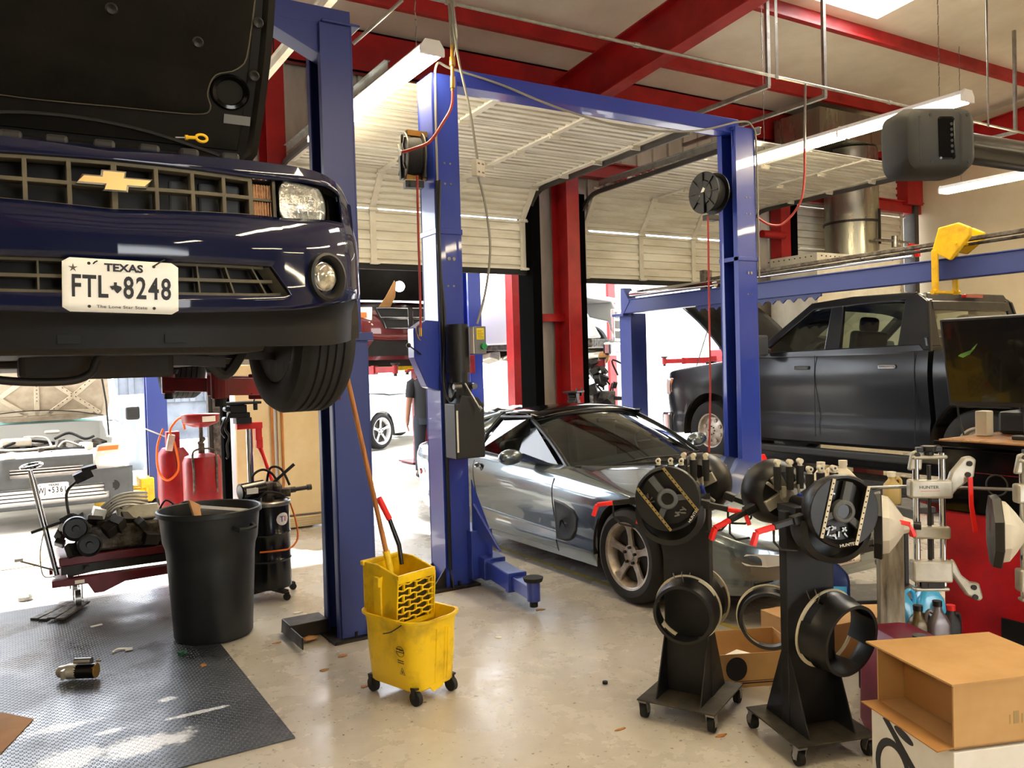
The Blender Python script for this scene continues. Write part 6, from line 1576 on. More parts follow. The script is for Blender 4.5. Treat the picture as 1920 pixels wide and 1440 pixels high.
# cardboard bits
film('cardboard_sheet', 'card', [(-.35, 4.2), (-.09, 4.25), (.04, 4.58), (-.09, 4.76), (-.4, 4.6)], .0085, 'torn flat cardboard lying on the mat at the left frame edge', 'cardboard', .004)
M_('card_dirty', 'A98C66', .8, col2='5E4A34', ns=3)
film('cardboard_sheet', 'card_dirty', [(-1.4, 8.3), (.15, 8.35), (.36, 9.1), (-.3, 9.15), (-1.3, 9.05)], .001, 'large dirty cardboard sheet spread under the front of the van', 'cardboard', .004)
def bit(name, lab, cat, x, y, mb, m, z=.0): o = mb.build(name, m, None); o.location = (x, y, z); return tag(o, lab, cat)
bit('hose_clamp', 'open ring clamp lying on the sunny floor left of the lift table', 'clamp', .04, 7.13, MB().grid([[(.05*cos(a), .05*sin(a), z) for a in rng(radians(200), radians(420), 12)] for z in (.0, .03)]), 'steel')
bit('tape_scrap', 'white plastic scrap with a dark tail on the mat behind the starter motor', 'scrap', .46, 5.39, MB().tube(spl([(0, 0, .008), (.03, .03, .012), (.07, .03, .008), (.09, .0, .012)], 4), .006, n=6).cb((.09, .0, .01), (.04, .02, .01)), 'paper', .008)
bit('tape_scrap', 'thin white scrap on the mat under the lift table', 'scrap', .43, 6.05, MB().cb((0, 0, .004), (.07, .02, .006), (0, 0, .3)), 'paper', .008)
bit('plastic_clip', 'dark green plastic clip at the foot of the trash can', 'clip', .80, 5.12, MB().cb((0, 0, .01), (.04, .02, .02), (0, 0, .8)).cb((.02, .01, .012), (.02, .02, .02)), mat('clipgreen', '1B4A34'), .008)
bit('wood_chip', 'small tan chip on the mat in front of the trash can', 'chip', .87, 4.85, MB().cb((0, 0, .005), (.03, .02, .008), (.2, 0, .4)), 'card', .008)
for x, y, s in ((1.33, 5.02, .5), (1.45, 5.10, .3), (2.25, 2.85, .9), (2.33, 3.62, .3), (1.78, 5.02, .5), (2.0, 3.1, .6), (2.05, 4.8, .7), (2.6, 3.9, .4), (1.7, 6.3, .8), (2.1, 6.9, .6), (1.62, 4.62, .6), (2.45, 2.4, .5)):
    k = int(x*100 + y*10)
film('paper_scrap', 'paper', blob(2.47, 4.30, .03, .018, 31), .001, 'small white paper scrap on the floor in front of the lift arm pad', 'scrap', .003)
film('paper_scrap', 'card', blob(2.98, 4.62, .04, .02, 32), .001, 'brown cardboard scrap beside the lift arm pad', 'scrap', .003)
film('paper_scrap', 'paper', blob(2.36, 5.95, .04, .02, 33), .001, 'white paper scrap on the floor behind the yellow mop bucket', 'scrap', .003)
film('paper_scrap', 'paper', blob(3.30, 5.40, .03, .02, 36), .001, 'crumpled foil scrap on the floor under the sports car door', 'scrap', .012)
film('paper_scrap', 'paper', blob(1.62, 5.55, .035, .02, 37), .001, 'white scrap on the floor beside the black drum', 'scrap', .004)
film('leaf', 'card', blob(1.42, 4.40, .028, .014, 34), .001, 'dry brown leaf on the floor near the blue post base', 'leaf', .004)
film('leaf', 'card', blob(1.58, 4.56, .03, .02, 35), .001, 'crisp brown leaf by the base rail of the nearest blue post', 'leaf', .004)
film('leaf', 'card', blob(1.50, 4.92, .06, .05, 38), .019, 'large dry leaf lying on the dark base plate of the nearest blue post', 'leaf', .006)
o = MB().cyl((0, 0, 0), (0, 0, .012), .014, n=8).build('rubber_plug', 'rubber', None); o.location = (2.55, 3.36, .001); tag(o, 'small black rubber plug on the floor between bucket and wheel clamp stands', 'plug')
o = MB().cb((0, 0, .012), (.05, .03, .022), (0, 0, .4)).build('red_stopper', 'red_hot', None); o.location = (2.12, 2.33, .001); tag(o, 'small red plastic cap on the floor at the bottom edge', 'stopper')
# ---------------------------------------------------------------- mop bucket
t = thing('mop_bucket', 'dirty yellow mop bucket on casters with a wringer', 'mop bucket', (1.70, 3.86, 0), rz=radians(18))
M_('ybucket', 'F0C814', .38, col2='94731A', ns=5, amt=(.50, .82), rv=.12, bump=.06, bs=25)
M_('ydirt', '3A2E14', .6, col2='57441A', ns=8)
def rr(hx, hy, r, z, n=8):
    out = []
    for cx, cy, a0 in ((hx-r, hy-r, 0), (-hx+r, hy-r, pi/2), (-hx+r, -hy+r, pi), (hx-r, -hy+r, 3*pi/2)):
        for i in range(n + 1): a = a0 + pi/2*i/n; out.append((cx + r*cos(a), cy + r*sin(a), z))
    return out
def dip(P, k=.035): return [(x, y, z - k*math.exp(-((y + .0)/.09)**2) * (1 if abs(x) > .1 else 0) - (.02*math.exp(-(x/.06)**2) if y < -.15 else 0)) for x, y, z in P]
mb = MB(); mb.grid([rr(.134, .178, .06, .066), rr(.142, .188, .07, .075), rr(.152, .202, .08, .22), rr(.158, .212, .09, .36), dip(rr(.164, .218, .09, .405)), dip(rr(.174, .228, .09, .408)), dip(rr(.174, .228, .09, .42)), dip(rr(.160, .214, .085, .42)), rr(.142, .196, .08, .34), rr(.124, .168, .07, .12)], cv=True)
mb.add(rr(.134, .178, .06, .066), [tuple(range(36))])
bk = mb.build('bucket', 'ybucket', t, smooth=40)
mb = MB(); mb.add(rr(.136, .186, .075, .27), [tuple(range(36))]); mb.build('dirty_water', 'ydirt', bk)
mb = MB()
for x in (-.02, .04, .06): mb.tube([(x, -.188, .09), (x, -.203, .22), (x, -.213, .36)], .004, n=6)
mb.prism([(-.06, -.182, .085), (-.03, -.182, .050), (.03, -.182, .060), (.05, -.182, .085)], (0, -.008, 0))
mb.build('moulded_rib', 'ybucket', bk, smooth=40)
for x, y in ((-.12, -.16), (.12, -.16), (-.12, .16), (.12, .16)):
    mb = MB(); mb.cyl((x - .012, y, .036), (x + .012, y, .036), .036, n=22); mb.build('caster', 'rubber', t, smooth=35)
    mb = MB(); mb.bar((x - .018, y, .036), (x - .016, y + .01, .09), .004, .025, (0, 1, 0)); mb.bar((x + .018, y, .036), (x + .016, y + .01, .09), .004, .025, (0, 1, 0)); mb.box(x - .02, x + .02, y - .015, y + .02, .08, .09); mb.build('caster_fork', 'dark_metal', t)
# wringer
mb = MB(); W0, D0 = .126, .085
zb, zt = .36, .62
# side plates, back plate
yb_ = .16
mb.prism([(-W0, yb_ + .05, .66), (-W0, yb_ + .05, .40), (-W0, -.035, .36), (-W0, -.055, .62), (-W0, yb_ - .06, .66)], (.012, 0, 0)); mb.prism([(W0 - .012, yb_ + .05, .66), (W0 - .012, yb_ + .05, .40), (W0 - .012, -.035, .36), (W0 - .012, -.055, .62), (W0 - .012, yb_ - .06, .66)], (.012, 0, 0))
mb.box(-W0, W0, yb_ + .04, yb_ + .052, .40, .66); mb.box(-W0 - .01, W0 + .01, yb_ + .035, yb_ + .06, .64, .665)
for s in (-1, 1): mb.box(*sorted((s*W0, s*(W0 + .025))), .06, .10, .55, .60); mb.box(*sorted((s*W0, s*(W0 + .012))), .06, .12, .40, .60)
wr = mb.build('wringer', 'ybucket', t, bevel=.006)
# perforated front with brick pattern openings
mb = MB(); z0, z1 = .365, .60; H_ = z1 - z0; tl = lambda z: -.036 - .02*(z - z0)/H_
mb.bar((-W0, tl(z0), z0), (W0, tl(z0), z0), .012, .022); mb.bar((-W0, tl(z1), z1), (W0, tl(z1), z1), .014, .04)
nr = 8
for k in range(nr + 1):
    z = z0 + H_*k/nr; pts = [(x, tl(z), z + .004*sin(x*90 + k*pi)) for x in rng(-W0 + .005, W0 - .005, 18)]; mb.tube(pts, .0045, n=6)
for k in range(nr):
    za, zb_ = z0 + H_*k/nr, z0 + H_*(k + 1)/nr
    for x in ((-.126, -.042, .042, .126) if k % 2 else (-.126, -.084, .0, .084, .126)): mb.bar((x, tl(za), za), (x, tl(zb_), zb_), .008, .012)
mb.build('press_grid', 'ybucket', wr, smooth=40)
mb = MB(); mb.prism([(-W0 + .012, -.02, .37), (W0 - .012, -.02, .37), (W0 - .012, -.035, .6), (-W0 + .012, -.035, .6)], (0, .006, 0)); mb.build('press_plate', 'ydirt', wr)
mb = MB(); mb.tube([(.06, .12, .62), (.055, .13, .72), (.02, .16, .86)], .012, n=10); mb.build('wringer_lever', 'drum', wr, smooth=1)
mb = MB(); mb.tube([(.02, .16, .86), (-.03, .18, .975)], .016, n=12); mb.build('red_grip', 'red_hot', wr, smooth=1)
mb = MB(); mb.tube(spl([(-.165, -.12, .40), (-.18, -.06, .36), (-.18, .0, .34)], 4), .003, n=6); mb.build('bail_wire', 'black', t)
# printed mark on the side
lx = -.156
mb = MB(); mb.grid([[(lx + .001 - (z - .24)*.08, y, z) for y in (-.12, -.065)] for z in (.258, .276)]); mb.grid([[(lx + .001 - (z - .24)*.08, y, z) for y in (-.115, -.07)] for z in (.214, .219)]); mb.grid([[(lx + .001 - (z - .24)*.08, y, z) for y in (-.115, -.07)] for z in (.203, .208)])
mk = mb.build('printed_mark', 'ink', bk)
MB().tube([(lx - (.025*sin(a))*.08, -.0925 + .028*cos(a), .262 + .026*sin(a)) for a in rng(0, 2*pi, 20)[:-1]], .0012, n=5, closed=True).build('oval_outline', 'ink', mk)
text('Rubbermaid', .0105, (lx - .003, -.0925, .267), (pi/2, 0, -pi/2), 'ybucket', mk, ext=.001)
MB().tube([(lx + .004, -.12, .15), (lx + .004, -.085, .15), (lx + .001, -.1025, .185)], .0013, n=5, closed=True).build('warning_triangle', 'ink', mk)
text('X', .02, (lx + .002, -.1025, .161), (pi/2, 0, -pi/2), 'ink', mk, ext=.001)
# mop
t = thing('mop', 'mop with a long wooden handle standing in the yellow wringer', 'mop', (1.655, 3.95, .45))
a, b = V((1.655, 3.95, .52)), V((1.462, 4.06, 1.70))
MB().tube([a + (b - a)*f for f in (0.1, .5, 1)], .0125, n=12).build('handle', 'wood', t, W=True, smooth=1)
mb = MB(); mb.cyl(a, a + (b - a)*.16, .018, n=12); mb.cb(a + V((0, 0, -.0)), (.09, .04, .05), (0, 0, .4)); mb.build('mop_head_clamp', 'ybucket', t, W=True, smooth=30)
mb = MB(); rnd = random.Random(2)
for i in range(26):
    x, y = rnd.uniform(-.05, .05), rnd.uniform(-.03, .03); mb.tube([(a.x + x*.5, a.y + y*.5, .50), (a.x + x, a.y + y, .44), (a.x + x*1.2, a.y + y*1.3, .40)], .006, n=5)
mb.build('mop_strings', 'ydirt', t, W=True)
# ---------------------------------------------------------------- reels, drops, cord
def reel(label, c, r, rz, m, hose_m, hose_pts, open_=False):
    t = thing('hose_reel', label, 'hose reel', c, rz=rz)
    mb = MB(); mb.lathe([(.05, -.07), (r, -.07), (r, -.06), (r*.5, -.055), (r*.5, .055), (r, .06), (r, .07), (.05, .07)], ax='x', n=40); dr = mb.build('drum', m, t, smooth=35)
    mb = MB(); mb.lathe([(0, -.085), (r*.55, -.08), (r*.6, -.07)], ax='x', n=30)
    for k in range(8): mb.bar((-.074, r*.3*cos(k*pi/4), r*.3*sin(k*pi/4)), (-.074, r*.95*cos(k*pi/4), r*.95*sin(k*pi/4)), .008, .02, (1, 0, 0))
    mb.build('side_plate', m, dr, smooth=35)
    mb = MB(); mb.lathe([(r*.5, -.055), (r*.82, -.05), (r*.84, 0), (r*.82, .05), (r*.5, .055)], ax='x', n=30); mb.build('coiled_hose', hose_m, dr, smooth=35)
    mb = MB(); mb.bar((.09, 0, -r*.9), (.09, 0, r*.9), .02, .06, (0, 1, 0)); mb.cb((.0, -.02, -r - .04), (.14, .08, .05)); mb.bar((-.09, 0, -r), (-.09, 0, .0), .012, .05, (0, 1, 0)); mb.build('bracket', 'black', t, bevel=.004)
    MB().cb((-.0875, -.0, .0), (.003, .03, .09), (radians(35), 0, 0)).build('label', 'paper', t)
    MB().tube(hose_pts, .009, n=8).build('hanging_hose', 'hose_red', t, W=True, smooth=1)
    return t
h1 = spl([(2.55, 5.42, 3.02), (2.545, 5.42, 2.6), (2.54, 5.41, 2.2), (2.535, 5.41, 1.93)], 4)
r1 = reel('round hose reel on the left side of the near bright blue post, red hose hanging', (2.60, 5.60, 3.20), .17, radians(-12), 'slat', 'rubber', h1)
mb = MB(); mb.cyl((2.535, 5.41, 1.93), (2.535, 5.41, 1.87), .012, n=10); mb.tube(spl([(2.535, 5.41, 1.96), (2.50, 5.41, 1.93), (2.515, 5.41, 1.86), (2.535, 5.41, 1.84)], 5), .004, n=6); mb.build('brass_coupling', 'brass', r1, W=True, smooth=1)
MB().cb((2.62, 5.56, 3.36), (.16, .04, .04)).cb((2.62, 5.6, 3.05), (.16, .04, .04)).build('wall_bracket', 'brass', r1, W=True)
h2 = spl([(5.48, 5.50, 2.94), (5.47, 5.50, 2.2), (5.46, 5.5, 1.4), (5.43, 5.5, .85), (5.40, 5.50, .55)], 4)
r2 = reel('round black hose reel on the far bright blue post, red hose hanging', (5.56, 5.56, 3.17), .19, radians(0), 'black', 'rubber', h2)
MB().cb((5.72, 5.56, 3.17), (.24, .04, .05)).build('wall_bracket', 'black', r2, W=True)
# drops from the air pipe
t = thing('air_drop', 'vertical air pipe with brass coupling and red hose looping to the near reel', 'air line', (2.84, 5.38, 3.4))
MB().cyl((2.84, 5.40, 4.29), (2.80, 5.30, 3.95), .011, n=10).build('pipe', 'galv', t, W=True, smooth=1)
mb = MB(); mb.cyl((2.80, 5.30, 3.95), (2.79, 5.29, 3.62), .013, n=10); mb.cyl((2.797, 5.295, 3.86), (2.795, 5.292, 3.80), .022, n=8); mb.cyl((2.793, 5.29, 3.72), (2.79, 5.29, 3.64), .019, n=8); mb.build('coupling', 'brass', t, W=True, smooth=35)
MB().tube(spl([(2.79, 5.29, 3.62), (2.77, 5.28, 3.50), (2.70, 5.28, 3.38), (2.60, 5.30, 3.24), (2.50, 5.34, 3.19), (2.43, 5.40, 3.17)], 6), .011, n=8).build('red_hose', 'hose_red', t, W=True, smooth=1)
t = thing('air_drop', 'vertical air pipe and red hose hanging between the far blue post and the long light', 'air line', (6.72, 5.40, 3.3))
MB().cyl((6.72, 5.40, 4.29), (6.69, 5.40, 3.66), .012, n=10).build('pipe', 'galv', t, W=True, smooth=1)
MB().tube(spl([(6.69, 5.40, 3.66), (6.68, 5.40, 3.4), (6.64, 5.42, 3.15), (6.50, 5.5, 2.95), (6.35, 5.55, 2.93), (6.2, 5.58, 3.0)], 6), .011, n=8).build('red_hose', 'hose_red', t, W=True, smooth=1)
t = thing('power_cord', 'grey power cord hanging from the roof pipe to the near lift power unit', 'cord', (2.95, 5.25, 3.05))
MB().tube(spl([(2.845, 5.38, 4.30), (2.86, 5.33, 3.9), (2.90, 5.25, 3.5), (2.925, 5.20, 3.13)], 5), .009, n=8).tube(spl([(2.93, 5.2, 3.0), (2.98, 5.2, 2.8), (3.01, 5.2, 2.5), (2.97, 5.21, 2.2), (2.90, 5.23, 1.95)], 6), .009, n=8).tube(spl([(2.85, 5.36, 4.30), (2.95, 5.5, 4.1), (3.3, 6.2, 4.05), (4.2, 6.9, 4.25)], 6), .006, n=6).build('cord', 'cord', t, W=True, smooth=1)
mb = MB(); mb.cb((2.93, 5.20, 3.06), (.095, .05, .12), (0, 0, radians(20))); bx_ = mb.build('outlet_box', 'plastic_gr' if False else 'white_pt', t, W=True, bevel=.006)
mb = MB(); R20 = Matrix.Rotation(radians(20), 3, 'Z')
for x, z in ((-.022, .03), (.022, .03), (-.022, -.03), (.022, -.03)):
    for dx in (-.006, .006): p = V((2.93, 5.20, 3.06)) + R20 @ V((x + dx, -.0265, z)); mb.cb(p, (.004, .003, .012), (0, 0, radians(20)))
mb.build('socket_slot', 'black', bx_, W=True)
# blue beam of the alignment rack over the pickup
t = thing('alignment_rack', 'long dark blue raised rack beam with hydraulic ram, crossing in front of the black pickup', 'vehicle rack', (7.67, 6.5, 0))
mb = MB(); mb.box(7.60, 7.74, 3.5, 9.36, 2.335, 2.52); mb.box(7.59, 7.75, 3.5, 9.36, 2.52, 2.535); mb.build('beam', 'blue_dk', t, W=True, bevel=.006)
P = [(7.655, 6.0, 2.34), (7.655, 6.0, 2.30)]; y = 6.0
while y < 7.9: P += [(7.655, y + .03, 2.30), (7.655, y + .08, 2.26), (7.655, y + .12, 2.30)]; y += .15
P += [(7.655, y, 2.34)]
MB().prism(P, (.02, 0, 0)).build('locking_ladder', 'blue_dk', t, W=True)
mb = MB(); mb.cyl((7.63, 9.2, 2.60), (7.63, 7.6, 2.60), .045, n=18); mb.cyl((7.63, 7.6, 2.60), (7.63, 4.9, 2.60), .016, n=12); mb.cyl((7.63, 7.66, 2.60), (7.63, 7.56, 2.60), .052, n=18); mb.build('hydraulic_ram', 'chrome', t, W=True, smooth=35)
mb = MB(); mb.bar((7.66, 7.75, 2.66), (7.66, 3.5, 2.70), .05, .04); mb.bar((7.72, 7.75, 2.62), (7.72, 3.5, 2.66), .03, .03); mb.box(7.6, 7.74, 7.72, 7.8, 2.52, 2.78); mb.build('slide_rail', 'cast', t, W=True, bevel=.006)
mb = MB(); mb.box(7.74, 8.03, 9.36, 9.62, 0, 2.34); mb.box(7.6, 7.8, 9.36, 9.62, 2.30, 2.34); mb.box(7.64, 8.13, 9.34, 9.72, 0, .02); mb.build('post', 'blue_dk', t, W=True, bevel=.006)
mb = MB(); mb.box(7.55, 7.80, 3.24, 3.5, .02, 2.54); mb.build('post', 'blue_dk', t, W=True, bevel=.006)
mb = MB(); mb.prism([(7.59, 9.33, 2.34), (7.59, 9.40, 2.34), (7.59, 9.40, 2.70), (7.59, 9.34, 2.70), (7.59, 9.20, 2.5)], (.16, 0, 0)); mb.build('end_bracket', 'blue_dk', t, W=True, bevel=.006)
t = thing('rolling_jack', 'yellow rolling bracket hooked over the dark blue rack beam', 'rack jack', (7.6, 4.5, 2.5))
mb = MB(); mb.prism([(7.52, 4.64, 2.60), (7.52, 4.46, 2.50), (7.52, 4.27, 2.70), (7.52, 4.27, 2.78), (7.52, 4.38, 2.84), (7.52, 4.57, 2.82)], (.05, 0, 0)); mb.prism([(7.72, 4.60, 2.62), (7.72, 4.42, 2.56), (7.72, 4.25, 2.68), (7.72, 4.25, 2.74), (7.72, 4.36, 2.80), (7.72, 4.53, 2.79)], (.04, 0, 0)); mb.box(7.51, 7.55, 4.58, 4.64, 2.22, 2.62); mb.box(7.78, 7.81, 4.54, 4.60, 2.22, 2.62)
mb.build('bracket', 'yellow', t, W=True, bevel=.012)
mb = MB(); mb.cyl((7.48, 4.61, 2.22), (7.56, 4.61, 2.22), .024, n=14); mb.cyl((7.76, 4.57, 2.22), (7.84, 4.57, 2.22), .024, n=14); mb.box(7.5, 7.82, 4.57, 4.62, 2.205, 2.23); mb.cyl((7.5, 4.40, 2.65), (7.76, 4.40, 2.65), .014, n=12); mb.build('roller', 'yellow', t, W=True, smooth=35)
# furnace cabinet and duct
t = thing('paint_booth_cabinet', 'tall white metal cabinet behind the black pickup, feeding the round duct', 'cabinet', (11.2, 8.6, 0))
MB().box(10.2, 12.2, 8.05, 8.93, 0, 3.17).build('casing', 'white_pt', t, W=True, bevel=.01)
mb = MB()
for i in range(9): mb.cyl((10.19, 8.15 + i*.1, 3.12), (10.2, 8.15 + i*.1, 3.12), .010, n=6)
for i in range(18): mb.cyl((10.3 + i*.1, 8.04, 3.12), (10.3 + i*.1, 8.05, 3.12), .010, n=6)
mb.build('screws', 'dark_metal', t, W=True)
t = thing('exhaust_duct', 'wide round galvanised duct rising from the white cabinet to the roof', 'duct', (11.65, 8.52, 3.175))
M_('duct', 'A9A899', .3, .85, col2='8C8B7E', ns=1.6, rv=.1, stretch=(3, 3, .4))
mb = MB(); mb.cyl((0, 0, 0), (0, 0, 1.72), .41, n=44); mb.cyl((0, 0, .62), (0, 0, .66), .416, n=44); mb.cyl((0, 0, 1.25), (0, 0, 1.29), .416, n=44); mb.build('pipe', 'duct', t, smooth=35)
mb = MB(); mb.box(-1.3, .5, -.45, .4, 1.74, 2.15); mb.build('plenum', 'duct', t)
MB().lathe([(.418, .55), (.432, .55), (.432, .585), (.418, .585)], n=44).bar((.1, -.43, .2), (.1, -.43, .75), .03, .03).build('clamp_band', 'dark_metal', t)
t = thing('pipe_valve', 'small steel pipe with red valve handle beside the round duct', 'valve', (12.1, 7.95, 3.3)); mb = MB(); mb.tube([(-.55, .1, .12), (-.1, .05, .12), (.2, 0, .1), (.2, 0, -.1)], .022, n=8); mb.cyl((-.1, .05, .02), (-.1, .05, .2), .05, n=12); mb.build('pipe', 'steel', t, smooth=35); MB().cb((.25, -.04, .05), (.22, .06, .05)).cb((.35, -.04, -.05), (.06, .06, .14)).build('red_handle', 'red_hot', t)
o = MB().cyl((10.0, 8.9, 3.55), (10.5, 8.9, 3.55), .06, n=16).build('pipe_stub', 'red_steel', None, smooth=35); tag(o, 'short red horizontal pipe at the red column beside the second doorway', 'pipe')

M_('yellow_line', 'C9B23A', .6, col2='8F8460', ns=9)
film('floor_line', 'yellow_line', [(3.70, 3.2), (3.75, 3.2), (3.75, 7.2), (3.70, 7.2)], .001, 'worn yellow line painted on the floor along the sports car', 'floor line', .0006)
for i, (x0, y0, lab) in enumerate(((1.33, 5.02, 'rust chip on the floor right of the trash can'), (1.52, 4.05, 'rust chip on the floor left of the yellow mop bucket'), (2.3, 4.62, 'brown chip on the floor between bucket and lift arm'), (2.28, 2.9, 'brown twig on the floor toward the bottom centre'), (2.6, 2.6, 'brown chip beside the nearer wheel clamp stand'))):
    film('rust_chip', 'wood', blob(x0, y0, .03, .008 if 'twig' in lab else .014, 50 + i), .001, lab, 'chip', .003)
# ================================================================ wheel-alignment corner at the right
M_('stand_blk', '0E0F11', .5, col2='17181B', ns=6, rv=.1); M_('plate_dirty', '4A4438', .6, .3, col2='2E2A24', ns=8, rv=.1)
M_('head_blk', '0B0B0C', .42, col2='151515', ns=8, rv=.08); M_('bone', 'CFC7AE', .5); M_('rail_gold', 'A08C58', .35, .6)
def clamp_stand(label, loc, rz, H=1.0, ang=0):
    t = thing('clamp_stand', label, 'stand', loc, rz)
    mb = MB(); mb.box(-.185, .185, -.205, .205, .085, .092); bp = mb.build('base_plate', 'plate_dirty', t, bevel=.002)
    for x, y in ((-.16, -.18), (.16, -.18), (-.16, .18), (.16, .18)):
        mb = MB(); mb.cyl((x - .013, y + .012, .032), (x + .013, y + .012, .032), .032, n=22); c_ = mb.build('caster', 'rubber', bp, smooth=35)
        mb = MB(); mb.box(x - .02, x + .02, y - .022, y + .022, .076, .085); mb.bar((x - .019, y + .012, .03), (x - .019, y, .078), .003, .03, (0, 1, 0)); mb.bar((x + .019, y + .012, .03), (x + .019, y, .078), .003, .03, (0, 1, 0)); mb.cyl((x - .022, y + .012, .032), (x + .022, y + .012, .032), .007, n=8); mb.build('caster_fork', 'steel', bp)
    mb = MB(); mb.box(-.112, .112, -.028, .028, .092, H); mb.build('column', 'stand_blk', t, bevel=.004)
    for s in (-1, 1):
        mb = MB(); mb.prism([(s*.108, -.165, .092), (s*.108, .165, .092), (s*.108, .03, .40), (s*.108, -.03, .40)], (s*-.006, 0, 0)); mb.build('gusset', 'stand_blk', t)
    mb = MB(); mb.cyl((0, -.14, H + .02), (0, .14, H + .02), .028, n=16); mb.box(-.09, .09, -.07, .07, H - .01, H + .02); mb.build('cross_tube', 'stand_blk', t, smooth=35)
    mb = MB()
    for x in (-.02, .02):
        mb.tube([(x, -.028, .66), (x, -.05, .63), (x, -.11, .63), (x, -.12, .655), (x - .004, -.125, .675)], .0025, n=6)
        mb.tube([(x, .028, .66), (x, .05, .63), (x, .11, .63), (x, .12, .655)], .0025, n=6)
    mb.build('wire_hook', 'steel', t)
    return t
def clamp_head(label, loc, rz, roll, arms=((200, .0), (-20, .0)), weights=True, word=True, tilt=0):
    t = thing('wheel_clamp', label, 'wheel clamp', loc, rot=(tilt, 0, rz))
    R_ = Matrix.Rotation(roll, 3, 'Y')
    def tr(mb): mb.m = R_.to_4x4(); return mb
    mb = tr(MB()); mb.lathe([(0, .07), (.10, .07), (.125, .05), (.140, .0), (.146, -.04), (.142, -.055), (.132, -.058), (.124, -.045), (.118, -.02), (0, -.018)], ax='y', n=44); hs = mb.build('housing', 'head_blk', t, smooth=35)
    mb = tr(MB())
    # side wings beyond the rails
    for s in (-1, 1):
        P = [(s*.074, -.06, -.118), (s*.074, -.06, .118)] + [(s*.143*cos(a), -.06, .143*sin(a)) for a in rng(radians(56), radians(-56), 10)]
        mb.prism(P, (0, .03, 0))
    mb.build('side_wing', 'head_blk', hs, bevel=.004)
    mb = tr(MB())
    for a in (90, 210, 330):
        a = radians(a); mb.bar((.03*cos(a), -.040, .03*sin(a)), (.118*cos(a), -.040, .118*sin(a)), .026 if a != radians(90) else .03, .022, (0, 1, 0))
    mb.lathe([(.026, -.03), (.046, -.03), (.046, -.058), (.040, -.064), (.030, -.064), (.026, -.05)], ax='y', n=32); mb.build('spoke_ring', 'plastic_gr', hs, smooth=35)
    MB().cyl((0, -.03, 0), (0, -.052, 0), .027, n=24).build('centre_cap', 'black_gloss', hs, smooth=35)
    for s in (-1, 1):
        mb = tr(MB()); mb.bar((s*.074, -.066, -.118), (s*.074, -.066, .118), .012, .004, (0, 1, 0)); rl = mb.build('rail', 'bone' if not weights == 'gold' else 'rail_gold', hs)
        mb = tr(MB())
        for k in range(10): mb.cyl((s*.074, -.069, -.10 + k*.0222), (s*.074, -.0655, -.10 + k*.0222), .0034, n=8)
        mb.build('rail_hole', 'black', rl)
    rnd = random.Random(int(loc[0]*100)); mb = tr(MB())
    for k in range(18):
        a = radians(rnd.choice((150, 270)) + rnd.uniform(-26, 26)); r_ = rnd.uniform(.07, .108); mb.cb((r_*cos(a), -.026, r_*sin(a)), (.006, .008, .022), (0, rnd.uniform(0, 3), 0))
    mb.build('weight_slug', 'steel', hs)
    if word: text('HUNTER', .017, (.055*cos(0)+.02, -.0475, -.13) if False else (.0, -.060, -.1275), (pi/2, 0, 0), 'paper', hs, ext=.0006, sx=1.1).matrix_basis = R_.to_4x4() @ Matrix.LocRotScale(V((.045, -.0595, -.123)), Euler((pi/2, radians(-20), 0)), V((1.1, 1, 1)))
    if not word:
        mb = MB(); mb.cb((0, .08, 0), (.20, .02, .05), (0, .5, 0)); mb.cb((0, .085, .0), (.05, .02, .20), (0, .5, 0)); mb.cyl((0, .07, 0), (0, .11, 0), .03, n=14); mb.bar((-.09, .09, -.07), (.09, .09, .06), .014, .014, (0, 1, 0)); mb.build('back_bracket', 'alum', hs, bevel=.004)
    mb = MB() if not word else MB(); mb.lathe([(0, .10), (.10, .10), (.14, .08), (.15, .03), (.145, -.02), (.12, -.03)], (0, .025, -.075), ax='y', n=36, a0=radians(165), a1=radians(375), sx=1.05)
    if word: mb.build('guard_skirt', 'head_blk', hs, smooth=35)
    for ang, bend in arms:
        a = radians(ang); d = V((cos(a), 0, sin(a))); 
        mb = MB(); mb.bar(d*.12 + V((0, .03, 0)), d*.26 + V((0, .03, 0)), .024, .028, (0, 1, 0)); mb.cb(d*.155 + V((0, .03, .0)), (.05, .045, .035), (0, -a, 0)); ar = mb.build('arm', 'head_blk', t, bevel=.003)
        mb = MB(); p0 = d*.26 + V((0, .03, 0)); p1 = p0 + d*.075; dn = V((cos(a) * .35, -.1, -1)).normalized()
        mb.bar(p0, p1, .018, .032, (0, 1, 0)); mb.bar(p1, p1 + dn*.055, .018, .030, (0, 1, 0)); mb.build('red_tip', 'red_hot', ar, bevel=.003)
        mb = MB(); mb.tube([p0 + V((0, 0, -.01)), p0 + V((0, 0, -.06)), p0 - d*.03 + V((0, 0, -.10)), p0 - d*.10 + V((0, 0, -.125))], .005, n=6); mb.build('bent_hook', 'dark_metal', ar, smooth=1)
    for k, x in enumerate((-.055, .0, .05)):
        y = .11 + .015*(k % 2)
        mb = MB(); mb.tube([(x, y, .03), (x, y, .13)], [.015, .018], n=12); hd_ = mb.build('grip', 'rubber', t, smooth=1)
        mb = MB(); mb.cyl((x, y, .13), (x, y, .142), .010, n=10); mb.cyl((x - .001, y - .014, .150), (x - .001, y + .012, .150), .0115, n=12); mb.build('grip_cap', 'bone', hd_, smooth=35)
        MB().cyl((x - .001, y - .0146, .150), (x - .001, y - .0142, .150), .005, n=10).build('cap_hole', 'black', hd_)
    mb = MB(); mb.tube([(-.04, .12, .05), (-.045, .13, -.05), (-.04, .13, -.10)], .006, n=6); mb.cb((.03, .12, .02), (.02, .02, .05)); mb.build('lever_rod', 'alum', t, smooth=1)
